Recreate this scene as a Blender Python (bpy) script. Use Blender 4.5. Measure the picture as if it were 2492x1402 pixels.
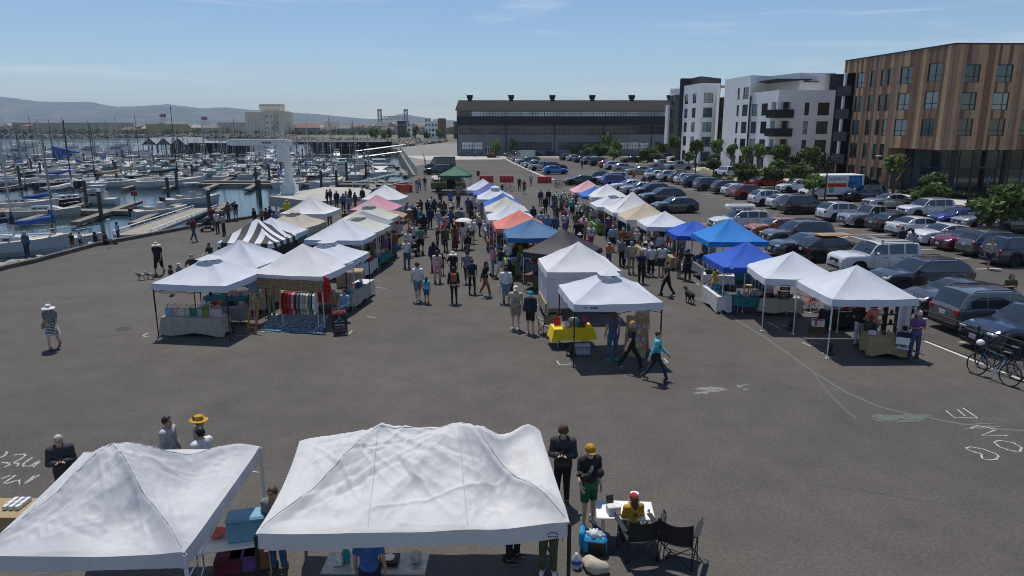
import bpy,bmesh,math,random
import numpy as np
from mathutils import Vector,Matrix,noise
random.seed(7);RNG=np.random.default_rng(7)
for o in list(bpy.data.objects):bpy.data.objects.remove(o)
S=bpy.context.scene;COL=S.collection
# ---- camera
CAM_H=8.0;FPX=1720.0;PITCH=math.atan((701-306)/FPX)
cam=bpy.data.cameras.new('camera');camo=bpy.data.objects.new('camera',cam);COL.objects.link(camo)
cam.sensor_width=36.0;cam.lens=36.0*FPX/2492.0;cam.clip_end=30000;cam.clip_start=0.2
camo.location=(0,0,CAM_H);camo.rotation_euler=(math.pi/2-PITCH,0,0);S.camera=camo
# ---- light
SUND=Vector((-0.10,0.35,0.93)).normalized()
sun=bpy.data.lights.new('sun','SUN');sun.energy=3.55;sun.angle=math.radians(0.55);sun.color=(1.0,0.955,0.89)
suno=bpy.data.objects.new('sun',sun);COL.objects.link(suno)
suno.rotation_euler=(-SUND).to_track_quat('-Z','Y').to_euler();suno.location=(-25,90,240)
W=bpy.data.worlds.new('World');S.world=W;W.use_nodes=True
nt=W.node_tree;nt.nodes.clear()
N=nt.nodes.new;L=nt.links.new
out=N('ShaderNodeOutputWorld');bg=N('ShaderNodeBackground');sky=N('ShaderNodeTexSky')
sky.sky_type='NISHITA';sky.sun_disc=False;sky.sun_elevation=math.asin(SUND.z);sky.sun_rotation=math.atan2(SUND.x,SUND.y)
sky.altitude=10;sky.air_density=1.0;sky.dust_density=0.1;sky.ozone_density=3.5
bg.inputs['Strength'].default_value=0.079
tc=N('ShaderNodeTexCoord');mp=N('ShaderNodeMapping');mp.inputs['Scale'].default_value=(1.3,1.3,17.0);mp.inputs['Rotation'].default_value=(0,0.14,0.2)
ns=N('ShaderNodeTexNoise');ns.inputs['Scale'].default_value=2.1;ns.inputs['Detail'].default_value=7;ns.inputs['Roughness'].default_value=0.62;ns.inputs['Distortion'].default_value=0.6
rp=N('ShaderNodeValToRGB');rp.color_ramp.elements[0].position=0.52;rp.color_ramp.elements[0].color=(0,0,0,1)
rp.color_ramp.elements[1].position=0.72;rp.color_ramp.elements[1].color=(0.42,0.42,0.42,1)
mx=N('ShaderNodeMix');mx.data_type='RGBA';mx.inputs[7].default_value=(9.0,9.4,10.0,1)
L(tc.outputs['Generated'],mp.inputs[0]);L(mp.outputs[0],ns.inputs[0]);L(ns.outputs[0],rp.inputs[0])
L(rp.outputs[0],mx.inputs[0]);tn=N('ShaderNodeMix');tn.data_type='RGBA';tn.blend_type='MULTIPLY';tn.inputs[0].default_value=1;tn.inputs[7].default_value=(0.93,0.99,1.10,1);L(sky.outputs[0],tn.inputs[6]);L(tn.outputs[2],mx.inputs[6]);L(mx.outputs[2],bg.inputs[0]);L(bg.outputs[0],out.inputs[0])
S.view_settings.view_transform='Standard';S.view_settings.look='None';S.view_settings.gamma=1.0;S.view_settings.exposure=0.20
S.view_settings.use_curve_mapping=False
S.render.engine='CYCLES';S.cycles.max_bounces=6;S.cycles.transparent_max_bounces=12;S.cycles.volume_bounces=0;S.cycles.filter_width=1.0
# ---- helpers
def G(px,py,z=0.0):
 """ground point (height z) seen at a photograph pixel"""
 x=(px-1246)/FPX;y=-(py-701)/FPX
 d=Vector((x,math.cos(PITCH)+y*math.sin(PITCH),-math.sin(PITCH)+y*math.cos(PITCH)))
 t=(z-CAM_H)/d.z
 return Vector((d.x*t,d.y*t,z))
def AT(px,py,Y):
 """point on the vertical plane y = Y seen at a photograph pixel"""
 x=(px-1246)/FPX;y=-(py-701)/FPX
 d=Vector((x,math.cos(PITCH)+y*math.sin(PITCH),-math.sin(PITCH)+y*math.cos(PITCH)))
 t=Y/d.y
 return Vector((d.x*t,Y,CAM_H+d.z*t))
def R(a):return math.radians(a)
def srgb(r,g=None,b=None):
 if g is None:r,g,b=r
 f=lambda c:(c/255/12.92)if c/255<=0.04045 else((c/255+0.055)/1.055)**2.4
 return(f(r),f(g),f(b))
class MB:
 """collects shapes of one mesh"""
 def __init__(s):s.v=[];s.f=[];s.m=[];s.M=Matrix.Identity(4)
 def add(s,vs,fs,mi=0):
  k=len(s.v);M=s.M
  s.v.extend((M@Vector(p))[:]for p in vs);s.f.extend(tuple(i+k for i in f)for f in fs)
  s.m.extend([mi]*len(fs));return s
 def box(s,c,d,rz=0,mi=0,rx=0,ry=0,taper=1.0):
  x,y,z=d[0]/2,d[1]/2,d[2]/2;t=taper
  vs=[(-x,-y,-z),(x,-y,-z),(x,y,-z),(-x,y,-z),(-x*t,-y*t,z),(x*t,-y*t,z),(x*t,y*t,z),(-x*t,y*t,z)]
  if rz or rx or ry:
   Q=Matrix.Rotation(rz,3,'Z')@Matrix.Rotation(ry,3,'Y')@Matrix.Rotation(rx,3,'X');vs=[Q@Vector(p)for p in vs]
  c=Vector(c)
  return s.add([Vector(p)+c for p in vs],[(3,2,1,0),(4,5,6,7),(0,1,5,4),(1,2,6,5),(2,3,7,6),(3,0,4,7)],mi)
 def bbox(s,c,d,b=0.02,rz=0,mi=0):
  """box with bevelled edges"""
  x,y,z=d[0]/2,d[1]/2,d[2]/2;b=min(b,x*.9,y*.9,z*.9);vs=[]
  for sx,sy,sz in[(i,j,k)for i in(-1,1)for j in(-1,1)for k in(-1,1)]:
   vs+=[(sx*(x-b),sy*(y-b),sz*z),(sx*(x-b),sy*y,sz*(z-b)),(sx*x,sy*(y-b),sz*(z-b))]
  bm=bmesh.new();[bm.verts.new(p)for p in vs];bmesh.ops.convex_hull(bm,input=bm.verts)
  bm.verts.ensure_lookup_table();Q=Matrix.Rotation(rz,3,'Z');c=Vector(c)
  for i,v in enumerate(bm.verts):v.index=i
  s.add([Q@v.co+c for v in bm.verts],[tuple(v.index for v in f.verts)for f in bm.faces],mi);bm.free();return s
 def tube(s,a,b,r0,r1=None,n=6,mi=0,cap=True):
  a=Vector(a);b=Vector(b);r1=r0 if r1 is None else r1;d=(b-a)
  if d.length<1e-6:return s
  q=d.to_track_quat('Z','X');vs=[]
  for p,r in((a,r0),(b,r1)):
   for i in range(n):
    t=2*math.pi*i/n;vs.append(p+q@Vector((r*math.cos(t),r*math.sin(t),0)))
  fs=[(i,(i+1)%n,n+(i+1)%n,n+i)for i in range(n)]
  if cap:fs+=[tuple(range(n-1,-1,-1)),tuple(range(n,2*n))]
  return s.add(vs,fs,mi)
 def path(s,pts,r,n=6,mi=0):
  pts=[Vector(p)for p in pts];k=len(pts);vs=[]
  rr=r if isinstance(r,(list,tuple))else[r]*k
  for i,p in enumerate(pts):
   d=pts[min(i+1,k-1)]-pts[max(i-1,0)];q=d.to_track_quat('Z','X')
   for j in range(n):
    t=2*math.pi*j/n;vs.append(p+q@Vector((rr[i]*math.cos(t),rr[i]*math.sin(t),0)))
  fs=[(i*n+j,i*n+(j+1)%n,(i+1)*n+(j+1)%n,(i+1)*n+j)for i in range(k-1)for j in range(n)]
  fs+=[tuple(range(n-1,-1,-1)),tuple(range((k-1)*n,k*n))]
  return s.add(vs,fs,mi)
 def lathe(s,prof,n=16,c=(0,0,0),mi=0,axis='Z'):
  vs=[];k=len(prof)
  for r,z in prof:
   for i in range(n):
    t=2*math.pi*i/n;p=(r*math.cos(t),r*math.sin(t),z)
    if axis=='Y':p=(p[0],p[2],-p[1])
    if axis=='X':p=(p[2],p[0],p[1])
    vs.append((p[0]+c[0],p[1]+c[1],p[2]+c[2]))
  fs=[(i*n+j,i*n+(j+1)%n,(i+1)*n+(j+1)%n,(i+1)*n+j)for i in range(k-1)for j in range(n)]
  if prof[0][0]>1e-5:fs.append(tuple(range(n-1,-1,-1)))
  if prof[-1][0]>1e-5:fs.append(tuple(range((k-1)*n,k*n)))
  return s.add(vs,fs,mi)
 def prism(s,poly,z0,z1,mi=0):
  n=len(poly);a=sum(poly[i][0]*poly[(i+1)%n][1]-poly[(i+1)%n][0]*poly[i][1]for i in range(n))
  if a<0:poly=poly[::-1]
  vs=[(p[0],p[1],z0)for p in poly]+[(p[0],p[1],z1)for p in poly]
  return s.add(vs,[tuple(range(n-1,-1,-1)),tuple(range(n,2*n))]+[(i,(i+1)%n,n+(i+1)%n,n+i)for i in range(n)],mi)
 def grid(s,P,mi=0,flip=False,cyc=False):
  """P[i][j] grid of points"""
  a=len(P);b=len(P[0]);vs=[p for r in P for p in r];fs=[]
  for i in range(a-1):
   for j in range(b if cyc else b-1):
    k=(j+1)%b;q=(i*b+j,i*b+k,(i+1)*b+k,(i+1)*b+j);fs.append(q[::-1]if flip else q)
  return s.add(vs,fs,mi)
 def mesh(s,name,mats=(),smooth=False,ang=None):
  me=bpy.data.meshes.new(name);me.from_pydata(s.v,[],s.f)
  for m in(mats if isinstance(mats,(list,tuple))else[mats]):me.materials.append(m)
  if len(set(s.m))>1:me.polygons.foreach_set('material_index',s.m)
  if smooth or ang:
   me.polygons.foreach_set('use_smooth',[True]*len(me.polygons))
   if ang:me.set_sharp_from_angle(angle=R(ang))
  me.update();return me
 def ob(s,name,mats=(),parent=None,smooth=False,ang=None,**k):
  return OB(name,s.mesh(name,mats,smooth,ang),parent,**k)
def OB(name,me=None,parent=None,loc=None,rz=None,label=None,cat=None,group=None,kind=None,mats=None,scale=None,rot=None):
 o=bpy.data.objects.new(name,me);COL.objects.link(o)
 if parent is not None:o.parent=parent
 if loc is not None:o.location=loc
 if rot is not None:o.rotation_euler=rot
 elif rz is not None:o.rotation_euler=(0,0,rz)
 if scale is not None:o.scale=(scale,)*3 if not hasattr(scale,'__len__')else scale
 if label:o['label']=label
 if cat:o['category']=cat
 if group:o['group']=group
 if kind:o['kind']=kind
 if mats:
  for i,m in mats.items():
   o.material_slots[i].link='OBJECT';o.material_slots[i].material=m
 return o
def EMPTY(name,loc=(0,0,0),rz=0,label=None,cat=None,group=None,**k):return OB(name,None,None,loc,rz,label,cat,group,**k)
def raw_mesh(name,V,F,mats,mi=None,smooth=True,ang=None):
 me=bpy.data.meshes.new(name);me.from_pydata([tuple(map(float,v))for v in V],[],[tuple(map(int,f))for f in F])
 for m in mats:me.materials.append(m)
 if mi is not None:me.polygons.foreach_set('material_index',[int(i)for i in mi])
 if smooth:
  me.polygons.foreach_set('use_smooth',[True]*len(me.polygons))
  if ang:me.set_sharp_from_angle(angle=R(ang))
 me.update();return me
# ---- materials
_M={}
def mat(name,color=(0.5,0.5,0.5),rough=0.8,metal=0.0,var=0.12,scale=4.0,bump=0.0,bscale=None,spec=0.4,coat=0.0,trans=0.0,detail=4.0):
 if name in _M:return _M[name]
 m=bpy.data.materials.new(name);m.use_nodes=True;nt=m.node_tree;b=nt.nodes['Principled BSDF'];Ln=nt.links.new
 b.inputs['Roughness'].default_value=rough;b.inputs['Metallic'].default_value=metal;b.inputs['Specular IOR Level'].default_value=spec
 b.inputs['Coat Weight'].default_value=coat;b.inputs['Coat Roughness'].default_value=0.06
 b.inputs['Base Color'].default_value=(*color,1);m.diffuse_color=(*color,1)
 if var or bump:
  t=nt.nodes.new('ShaderNodeTexCoord');n=nt.nodes.new('ShaderNodeTexNoise')
  n.inputs['Scale'].default_value=scale;n.inputs['Detail'].default_value=detail;Ln(t.outputs['Object'],n.inputs['Vector'])
  if var:
   r=nt.nodes.new('ShaderNodeMapRange');r.inputs['From Min'].default_value=0.3;r.inputs['From Max'].default_value=0.7
   r.inputs['To Min'].default_value=1-var;r.inputs['To Max'].default_value=1+var
   h=nt.nodes.new('ShaderNodeHueSaturation');h.inputs['Color'].default_value=(*color,1)
   Ln(n.outputs['Fac'],r.inputs['Value']);Ln(r.outputs[0],h.inputs['Value']);Ln(h.outputs[0],b.inputs['Base Color'])
  if bump:
   n2=nt.nodes.new('ShaderNodeTexNoise');n2.inputs['Scale'].default_value=bscale or scale*3;n2.inputs['Detail'].default_value=5
   Ln(t.outputs['Object'],n2.inputs['Vector'])
   bp=nt.nodes.new('ShaderNodeBump');bp.inputs['Strength'].default_value=bump;bp.inputs['Distance'].default_value=0.03
   Ln(n2.outputs['Fac'],bp.inputs['Height']);Ln(bp.outputs[0],b.inputs['Normal'])
 if trans:
  tr=nt.nodes.new('ShaderNodeBsdfTranslucent');tr.inputs[0].default_value=(*color,1);ms=nt.nodes.new('ShaderNodeMixShader')
  ms.inputs[0].default_value=trans;o=nt.nodes['Material Output']
  Ln(b.outputs[0],ms.inputs[1]);Ln(tr.outputs[0],ms.inputs[2]);Ln(ms.outputs[0],o.inputs[0])
 _M[name]=m;return m
def nodes_of(name):
 m=bpy.data.materials.new(name);m.use_nodes=True;_M[name]=m
 return m,m.node_tree,m.node_tree.nodes['Principled BSDF'],m.node_tree.nodes.new,m.node_tree.links.new
def noise_n(N_,L_,src,scale,detail=4,rough=0.5,dist=0.0):
 n=N_('ShaderNodeTexNoise');n.inputs['Scale'].default_value=scale;n.inputs['Detail'].default_value=detail;n.inputs['Roughness'].default_value=rough
 n.inputs['Distortion'].default_value=dist;L_(src,n.inputs['Vector']);return n.outputs['Fac']
def rng_n(N_,L_,src,a,b,c,d):
 r=N_('ShaderNodeMapRange');L_(src,r.inputs[0])
 for i,v in enumerate((a,b,c,d)):r.inputs[i+1].default_value=v
 return r.outputs[0]
def mix_n(N_,L_,fac,a,b,mode='MIX'):
 x=N_('ShaderNodeMix');x.data_type='RGBA';x.blend_type=mode
 if isinstance(fac,(int,float)):x.inputs[0].default_value=fac
 else:L_(fac,x.inputs[0])
 for i,c in((6,a),(7,b)):
  if isinstance(c,tuple):x.inputs[i].default_value=(*c,1)
  else:L_(c,x.inputs[i])
 return x.outputs[2]
def math_n(N_,L_,op,a,b=0.5):
 x=N_('ShaderNodeMath');x.operation=op
 for i,c in((0,a),(1,b)):
  if isinstance(c,(int,float)):x.inputs[i].default_value=c
  else:L_(c,x.inputs[i])
 return x.outputs[0]
def asphalt_mat():
 m,t,b,N_,L_=nodes_of('asphalt');g=N_('ShaderNodeNewGeometry').outputs['Position']
 big=noise_n(N_,L_,g,0.09,5,0.6,0.4);mid=noise_n(N_,L_,g,0.9,5,0.62);fine=noise_n(N_,L_,g,13,4,0.75)
 v=math_n(N_,L_,'MULTIPLY',rng_n(N_,L_,big,0.3,0.7,0.82,1.18),rng_n(N_,L_,mid,0.3,0.7,0.88,1.12))
 v=math_n(N_,L_,'MULTIPLY',v,rng_n(N_,L_,fine,0.3,0.7,0.70,1.30))
 h=N_('ShaderNodeHueSaturation');h.inputs['Color'].default_value=(0.092,0.0835,0.0735,1);L_(v,h.inputs['Value'])
 vo=N_('ShaderNodeTexVoronoi');vo.inputs['Scale'].default_value=11;L_(g,vo.inputs['Vector'])
 chip=rng_n(N_,L_,vo.outputs['Distance'],0.05,0.09,1,0);rare=rng_n(N_,L_,noise_n(N_,L_,g,5.3,2),0.60,0.66,0,0.55)
 c=mix_n(N_,L_,math_n(N_,L_,'MULTIPLY',chip,rare),h.outputs[0],(0.32,0.31,0.29))
 st=rng_n(N_,L_,noise_n(N_,L_,g,0.55,3,0.5,1.5),0.66,0.78,0,0.35)
 c=mix_n(N_,L_,st,c,(0.045,0.043,0.04))
 wp=N_('ShaderNodeMix');wp.data_type='VECTOR';wp.inputs[0].default_value=.5;nc=N_('ShaderNodeTexNoise');nc.inputs['Scale'].default_value=.5;nc.inputs['Detail'].default_value=5;L_(g,nc.inputs['Vector']);sc=N_('ShaderNodeVectorMath');sc.operation='MULTIPLY_ADD';sc.inputs[1].default_value=(1.6,1.6,1.6);L_(nc.outputs['Color'],sc.inputs[0]);L_(g,sc.inputs[2])
 ck=N_('ShaderNodeTexVoronoi');ck.feature='DISTANCE_TO_EDGE';ck.inputs['Scale'].default_value=.16;L_(sc.outputs[0],ck.inputs['Vector'])
 c=mix_n(N_,L_,math_n(N_,L_,'MULTIPLY',rng_n(N_,L_,ck.outputs['Distance'],.0,.004,.4,0),rng_n(N_,L_,big,.42,.55,0,1)),c,(.05,.047,.043))
 L_(c,b.inputs['Base Color']);b.inputs['Roughness'].default_value=0.92;b.inputs['Specular IOR Level'].default_value=0.25
 bp=N_('ShaderNodeBump');bp.inputs['Strength'].default_value=0.25;bp.inputs['Distance'].default_value=0.01;L_(fine,bp.inputs['Height']);L_(bp.outputs[0],b.inputs['Normal'])
 return m
ASPH=asphalt_mat()
def water_mat():
 m,t,b,N_,L_=nodes_of('water');g=N_('ShaderNodeNewGeometry').outputs['Position']
 mp=N_('ShaderNodeMapping');mp.inputs['Scale'].default_value=(0.7,1.5,1);L_(g,mp.inputs[0])
 a=noise_n(N_,L_,mp.outputs[0],1.3,4,0.55,0.3);big=noise_n(N_,L_,g,0.03,3,0.5)
 b.inputs['Base Color'].default_value=(0.022,0.045,0.055,1);b.inputs['Roughness'].default_value=0.06;b.inputs['IOR'].default_value=1.33
 L_(rng_n(N_,L_,big,0.35,0.65,0.05,0.16),b.inputs['Roughness'])
 bp=N_('ShaderNodeBump');bp.inputs['Strength'].default_value=0.12;bp.inputs['Distance'].default_value=0.12;L_(a,bp.inputs['Height']);L_(bp.outputs[0],b.inputs['Normal'])
 return m
WATER=water_mat()
def fabric(name,col,trans=0.17,dirt=0.0,rough=0.65):
 if name in _M:return _M[name]
 m,t,b,N_,L_=nodes_of(name);g=N_('ShaderNodeTexCoord').outputs['Object']
 n1=noise_n(N_,L_,g,1.4,5,0.6,0.8);n2=noise_n(N_,L_,g,7,5,0.65,1.2)
 h=N_('ShaderNodeHueSaturation');h.inputs['Color'].default_value=(*col,1);L_(rng_n(N_,L_,n1,0.3,0.7,0.94,1.06),h.inputs['Value'])
 c=h.outputs[0]
 if dirt:c=mix_n(N_,L_,math_n(N_,L_,'MULTIPLY',rng_n(N_,L_,n2,0.60,0.78,0,dirt),rng_n(N_,L_,n1,0.45,0.6,0,1)),c,(0.22,0.19,0.13))
 L_(c,b.inputs['Base Color']);b.inputs['Roughness'].default_value=rough;b.inputs['Specular IOR Level'].default_value=0.3
 bp=N_('ShaderNodeBump');bp.inputs['Strength'].default_value=0.2;bp.inputs['Distance'].default_value=0.03;L_(n2,bp.inputs['Height']);L_(bp.outputs[0],b.inputs['Normal'])
 if dirt:
  vo=N_('ShaderNodeTexVoronoi');vo.inputs['Scale'].default_value=3.2;ad=N_('ShaderNodeMix');ad.data_type='VECTOR';ad.inputs[0].default_value=.25;nc=N_('ShaderNodeTexNoise');nc.inputs['Scale'].default_value=2.5;L_(g,nc.inputs['Vector']);L_(g,ad.inputs[4]);L_(nc.outputs['Color'],ad.inputs[5]);L_(ad.outputs[1],vo.inputs['Vector'])
  b2=N_('ShaderNodeBump');b2.inputs['Strength'].default_value=.15;b2.inputs['Distance'].default_value=.04;L_(vo.outputs['Distance'],b2.inputs['Height']);L_(b2.outputs[0],bp.inputs['Normal'])
 tr=N_('ShaderNodeBsdfTranslucent');L_(c,tr.inputs[0]);ms=N_('ShaderNodeMixShader');ms.inputs[0].default_value=trans
 L_(b.outputs[0],ms.inputs[1]);L_(tr.outputs[0],ms.inputs[2]);L_(ms.outputs[0],t.nodes['Material Output'].inputs[0])
 return m
BLACK=mat('black_plastic',(0.018,0.018,0.02),0.5,var=0)
STEEL=mat('galvanised_steel',(0.5,0.51,0.52),0.4,0.8,var=0.08)
ALU=mat('white_aluminium',(0.68,0.69,0.70),0.35,0.2,var=0.05)
WHITE=mat('white_paint',(0.74,0.74,0.72),0.5,var=0.06,scale=2)
CONC=mat('concrete',(0.40,0.385,0.35),0.9,var=0.16,scale=0.8,bump=0.2,bscale=6)
SIDEWALK=mat('pale_sidewalk_concrete',(0.42,0.40,0.365),0.9,var=0.12,scale=0.7)
WOOD=mat('weathered_dock_wood',(0.19,0.165,0.135),0.9,var=0.35,scale=2.2,bump=0.3,bscale=12)
TIMBER=mat('dark_pile_timber',(0.085,0.075,0.06),0.9,var=0.3,scale=3,bump=0.3)
PINE=mat('pale_pine_wood',(0.42,0.27,0.13),0.7,var=0.2,scale=6)
GLASS=mat('dark_window_glass',(0.016,0.022,0.026),0.06,var=0.0,spec=0.9)
SKIN=[mat('skin_%s'%n,c,0.55,var=0.05,scale=20)for n,c in(('pale',(0.56,0.36,0.27)),('fair',(0.47,0.28,0.19)),('olive',(0.36,0.21,0.13)),('brown',(0.20,0.105,0.06)),('dark',(0.09,0.05,0.032)))]
def paintline(name,col=(0.62,0.62,0.6),cover=0.55):
 """worn paint or chalk lying on the asphalt"""
 if name in _M:return _M[name]
 m,t,b,N_,L_=nodes_of(name);g=N_('ShaderNodeNewGeometry').outputs['Position']
 f=rng_n(N_,L_,noise_n(N_,L_,g,24,4,0.75),0.62-cover*.4,0.82-cover*.4,0,min(1,cover*1.5))
 L_(mix_n(N_,L_,f,(0.088,0.082,0.074),col),b.inputs['Base Color']);b.inputs['Roughness'].default_value=0.9
 return m
LINE=paintline('road_marking_paint',(0.60,0.60,0.57),0.8);CHALK=paintline('white_chalk',(0.50,0.49,0.47),0.62);CHALKG=paintline('green_chalk',(0.25,0.40,0.36),0.35)
# ==== SETTING
WZ=-2.1
SHORE=[Vector((-52,-60,0))]+[G(*p)for p in((-60,676),(0,656),(73,640),(225,599),(285,588),(488,550),(607,531),(700,511),(880,478),(985,440),(1010,428),(970,364))]
FAR_SHORE=[Vector(p)for p in((-44,262,0),(-36,330,0),(-34,372,0),(-60,392,0),(-96,408,0),(-128,430,0),(-150,480,0),(-168,560,0),(-200,612,0),(-300,622,0),(-450,610,0),(-650,628,0),(-1200,640,0),(-9000,900,0))]
def sheet(name,poly,z,m,parent=None,kind='structure'):
 bm=bmesh.new();f=bm.faces.new([bm.verts.new((p[0],p[1],z))for p in poly]);bm.normal_update()
 if f.normal.z<0:f.normal_flip()
 bmesh.ops.triangulate(bm,faces=bm.faces[:]);me=bpy.data.meshes.new(name);bm.to_mesh(me);bm.free();me.materials.append(m)
 return OB(name,me,parent,kind=None if parent else kind)
EARTH=mat('dry_earth_and_scrub',(0.13,0.12,0.075),1.0,var=0.4,scale=0.02,detail=8)
sheet('ground',SHORE+FAR_SHORE+[Vector((-9000,9000,0)),Vector((9000,9000,0)),Vector((9000,-60,0))],-0.012,EARTH)
sheet('water',[(-9000,-60),(60,-60),(60,1200),(-9000,1200)],WZ,WATER)
lot=sheet('parking_lot',SHORE[:-1]+[G(1001,405),Vector((-20,178,0)),Vector((60,176,0)),Vector((45,150,0)),Vector((49,96,0)),Vector((90,74,0)),Vector((90,-60,0))],0.0,ASPH)
m=MB();A=SHORE+FAR_SHORE
m.grid([[(p.x,p.y,-0.012)for p in A],[(p.x,p.y,-6)for p in A]],flip=True)
m.ob('seawall',mat('seawall_concrete',(0.20,0.19,0.17),0.95,var=0.3,scale=0.6),kind='structure')
def strip(mb,pts,w,z0,z1,off=0.0):
 """upright band of width w along a line of points, w to the left of travel"""
 P=[Vector(p)for p in pts];n=len(P);a=[];b=[]
 for i,p in enumerate(P):
  d=(P[min(i+1,n-1)]-P[max(i-1,0)]);d.z=0;d.normalize();q=Vector((-d.y,d.x,0));a.append(p+q*off);b.append(p+q*(off+w))
 mb.grid([[(v.x,v.y,z0 if k in(0,3)else z1)for v in(a if k<2 else b)]for k in range(4)])
 for v,e in((0,1),(n-1,-1)):
  f=[(a[v].x,a[v].y,z0),(a[v].x,a[v].y,z1),(b[v].x,b[v].y,z1),(b[v].x,b[v].y,z0)];mb.add(f[::e],[(0,1,2,3)])
m=MB();strip(m,SHORE[1:9],0.34,-0.3,0.24,-0.36)
m.ob('kerb',mat('dark_kerb_concrete',(0.105,0.10,0.088),0.95,var=0.3,scale=1.2),kind='structure')
rock_meshes=[]
for k in range(5):
 bm=bmesh.new();bmesh.ops.create_icosphere(bm,subdivisions=2,radius=0.5)
 for v in bm.verts:
  n_=noise.noise(v.co*2.2+Vector((k*7,0,0)));v.co*=1+0.45*n_;v.co.z*=0.62;v.co.x*=1.25
 me=bpy.data.meshes.new('stone');bm.to_mesh(me);bm.free();me.materials.append(mat('riprap_rock',(0.33,0.31,0.28),0.95,var=0.35,scale=3,bump=0.3));rock_meshes.append(me)
m=MB();P0=[];P1=[]
for i,p in enumerate(SHORE[1:9]):
 a=SHORE[1:9];d=(a[min(i+1,7)]-a[max(i-1,0)]).normalized();q=Vector((-d.y,d.x,0));P0.append((p.x,p.y,-0.05));P1.append((p.x+q.x*3.4,p.y+q.y*3.4,WZ-.4))
m.grid([P0,P1],flip=True);bank=m.ob('rock_bank',mat('riprap_bed',(0.12,0.11,0.095),1,var=0.4,scale=2),kind='structure')
for i in range(150):
 t=random.random()*5.2;k=int(t);u=t-k;v=random.random()**1.6;a=Vector(P0[k]).lerp(Vector(P0[k+1]),u);b=Vector(P1[k]).lerp(Vector(P1[k+1]),u)
 p=a.lerp(b,0.06+v*.7);OB('stone',random.choice(rock_meshes),bank,loc=p+Vector((0,0,.06)),rot=(random.random(),random.random(),random.random()*6),scale=random.uniform(.45,1.1))
def rock_mass(name,pts,h0,h1,n,smin,smax,label,depth=8):
 mb=MB()
 for i in range(n):
  t=random.random()*(len(pts)-1);k=int(t);p=pts[k].lerp(pts[k+1],t-k);v=random.random()
  d=(pts[k+1]-pts[k]).normalized();q=Vector((-d.y,d.x,0));s=random.uniform(smin,smax);c=p+q*(v*depth-.5)
  mb.box((c.x,c.y,h0+(h1-h0)*v),(s*1.5,s,s),random.random()*3,rx=random.random(),ry=random.random())
 return mb.ob(name,mat('pale_riprap',(0.22,0.20,0.165),1,var=0.4,scale=0.3),label=label,cat='rocks',kind='stuff')
rock_mass('rock_bank_stones',FAR_SHORE[1:7],0.6,WZ,1500,.7,1.7,'bank of grey riprap stones below the white townhouses',9)
rock_mass('far_shore_stones',FAR_SHORE[7:12],0.8,WZ,700,.7,1.7,'pale rocks along the far shore of the channel',8)
sheet('quay_paving',[G(970,364)+Vector((.5,0,0)),G(1001,405)+Vector((.6,0,0)),Vector((-14,178,0)),Vector((-14,196,0)),Vector((-10,330,0)),Vector((-35,330,0)),Vector((-43,262,0))],0.006,mat('dark_quay_concrete',(.20,.19,.17),.9,var=.2,scale=.3))
sheet('concrete_apron',[G(1035,389),G(1222,388),G(1236,382),Vector((60,172,0)),Vector((60,196,0)),Vector((-30,196,0))],0.010,SIDEWALK)
SW=[(36.0,172),(37.0,150),(40.5,122),(43.5,100),(46.5,82),(50,74),(64,70.5),(95,69)]
m=MB();strip(m,[Vector((x,y,0))for x,y in SW],-5.5,-0.1,0.13,0);m.ob('sidewalk',SIDEWALK,kind='structure')
# ---- paint and chalk on the lot (parts of the lot)
def ribbon(name,pts,w,m_,z=0.004,taper=False):
 P=[Vector((p[0],p[1],0))for p in pts];n=len(P);a=[];b=[]
 for i,p in enumerate(P):
  d=(P[min(i+1,n-1)]-P[max(i-1,0)]).normalized();q=Vector((-d.y,d.x,0))*(w/2*(math.sin(math.pi*(i+.15)/(n-.7))**.8*random.uniform(.6,1.3)if taper else 1));a.append((p.x+q.x,p.y+q.y,z));b.append((p.x-q.x,p.y-q.y,z))
 mb=MB();mb.grid([a,b],flip=True);return mb.ob(name,m_,lot)
def pxr(name,pxs,w,m_,z=0.004,taper=False):return ribbon(name,[G(*p)for p in pxs],w,m_,z,taper)
for s in[((1356,878),(1361,888),(1390,886)),((1615,872),(1625,882),(1612,883)),((347,818),(360,810)),((349,819),(362,819)),((573,817),(604,816),(614,808)),((832,815),(850,812),(857,805)),((1868,784),(1898,800)),((1902,792),(1920,794)),((1952,833),(1974,843)),((1970,833),(1990,836)),((2000,858),(2018,869),(2036,870)),((1771,730),(1790,741)),((1690,685),(1702,694)),((893,771),(915,773)),((917,700),(940,702)),((1230,605),(1246,606)),((1196,626),(1212,627))]:
 pxr('chalk_mark',s,0.07,CHALK)
pxr('chalk_mark',[(1832,762),(1840,765),(1853,765),(1862,762),(1855,759),(1840,759)],0.06,CHALK)
for s in[((2302,1000),(2323,1017),(2379,1018)),((2330,997),(2349,1013)),((2343,993),(2378,1017)),((2362,1043),(2380,1036),(2424,1046)),((2424,1046),(2388,1060),(2452,1060)),((2350,1091),(2362,1088),(2392,1093),(2424,1105),(2430,1110),(2425,1118),(2408,1120),(2390,1116),(2388,1107)),((2350,1091),(2362,1098),(2392,1106)),((2419,1076),(2432,1072),(2466,1078),(2486,1090),(2482,1099),(2462,1098),(2432,1088),(2419,1076))]:
 pxr('chalk_letter',s,0.055,CHALK,0.006)
for s in[((-4,1116),(10,1110),(17,1103),(14,1100)),((34,1108),(58,1105),(62,1109),(50,1118),(10,1138)),((3,1126),(24,1128),(46,1128),(42,1134)),((80,1113),(58,1128),(57,1135),(72,1135),(104,1118)),((104,1118),(80,1137)),((3,1166),(26,1157)),((38,1157),(8,1177)),((14,1178),(44,1169)),((46,1168),(50,1184),(84,1158)),((50,1184),(96,1156))]:
 pxr('chalk_letter',s,0.06,CHALK,0.006)
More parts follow.
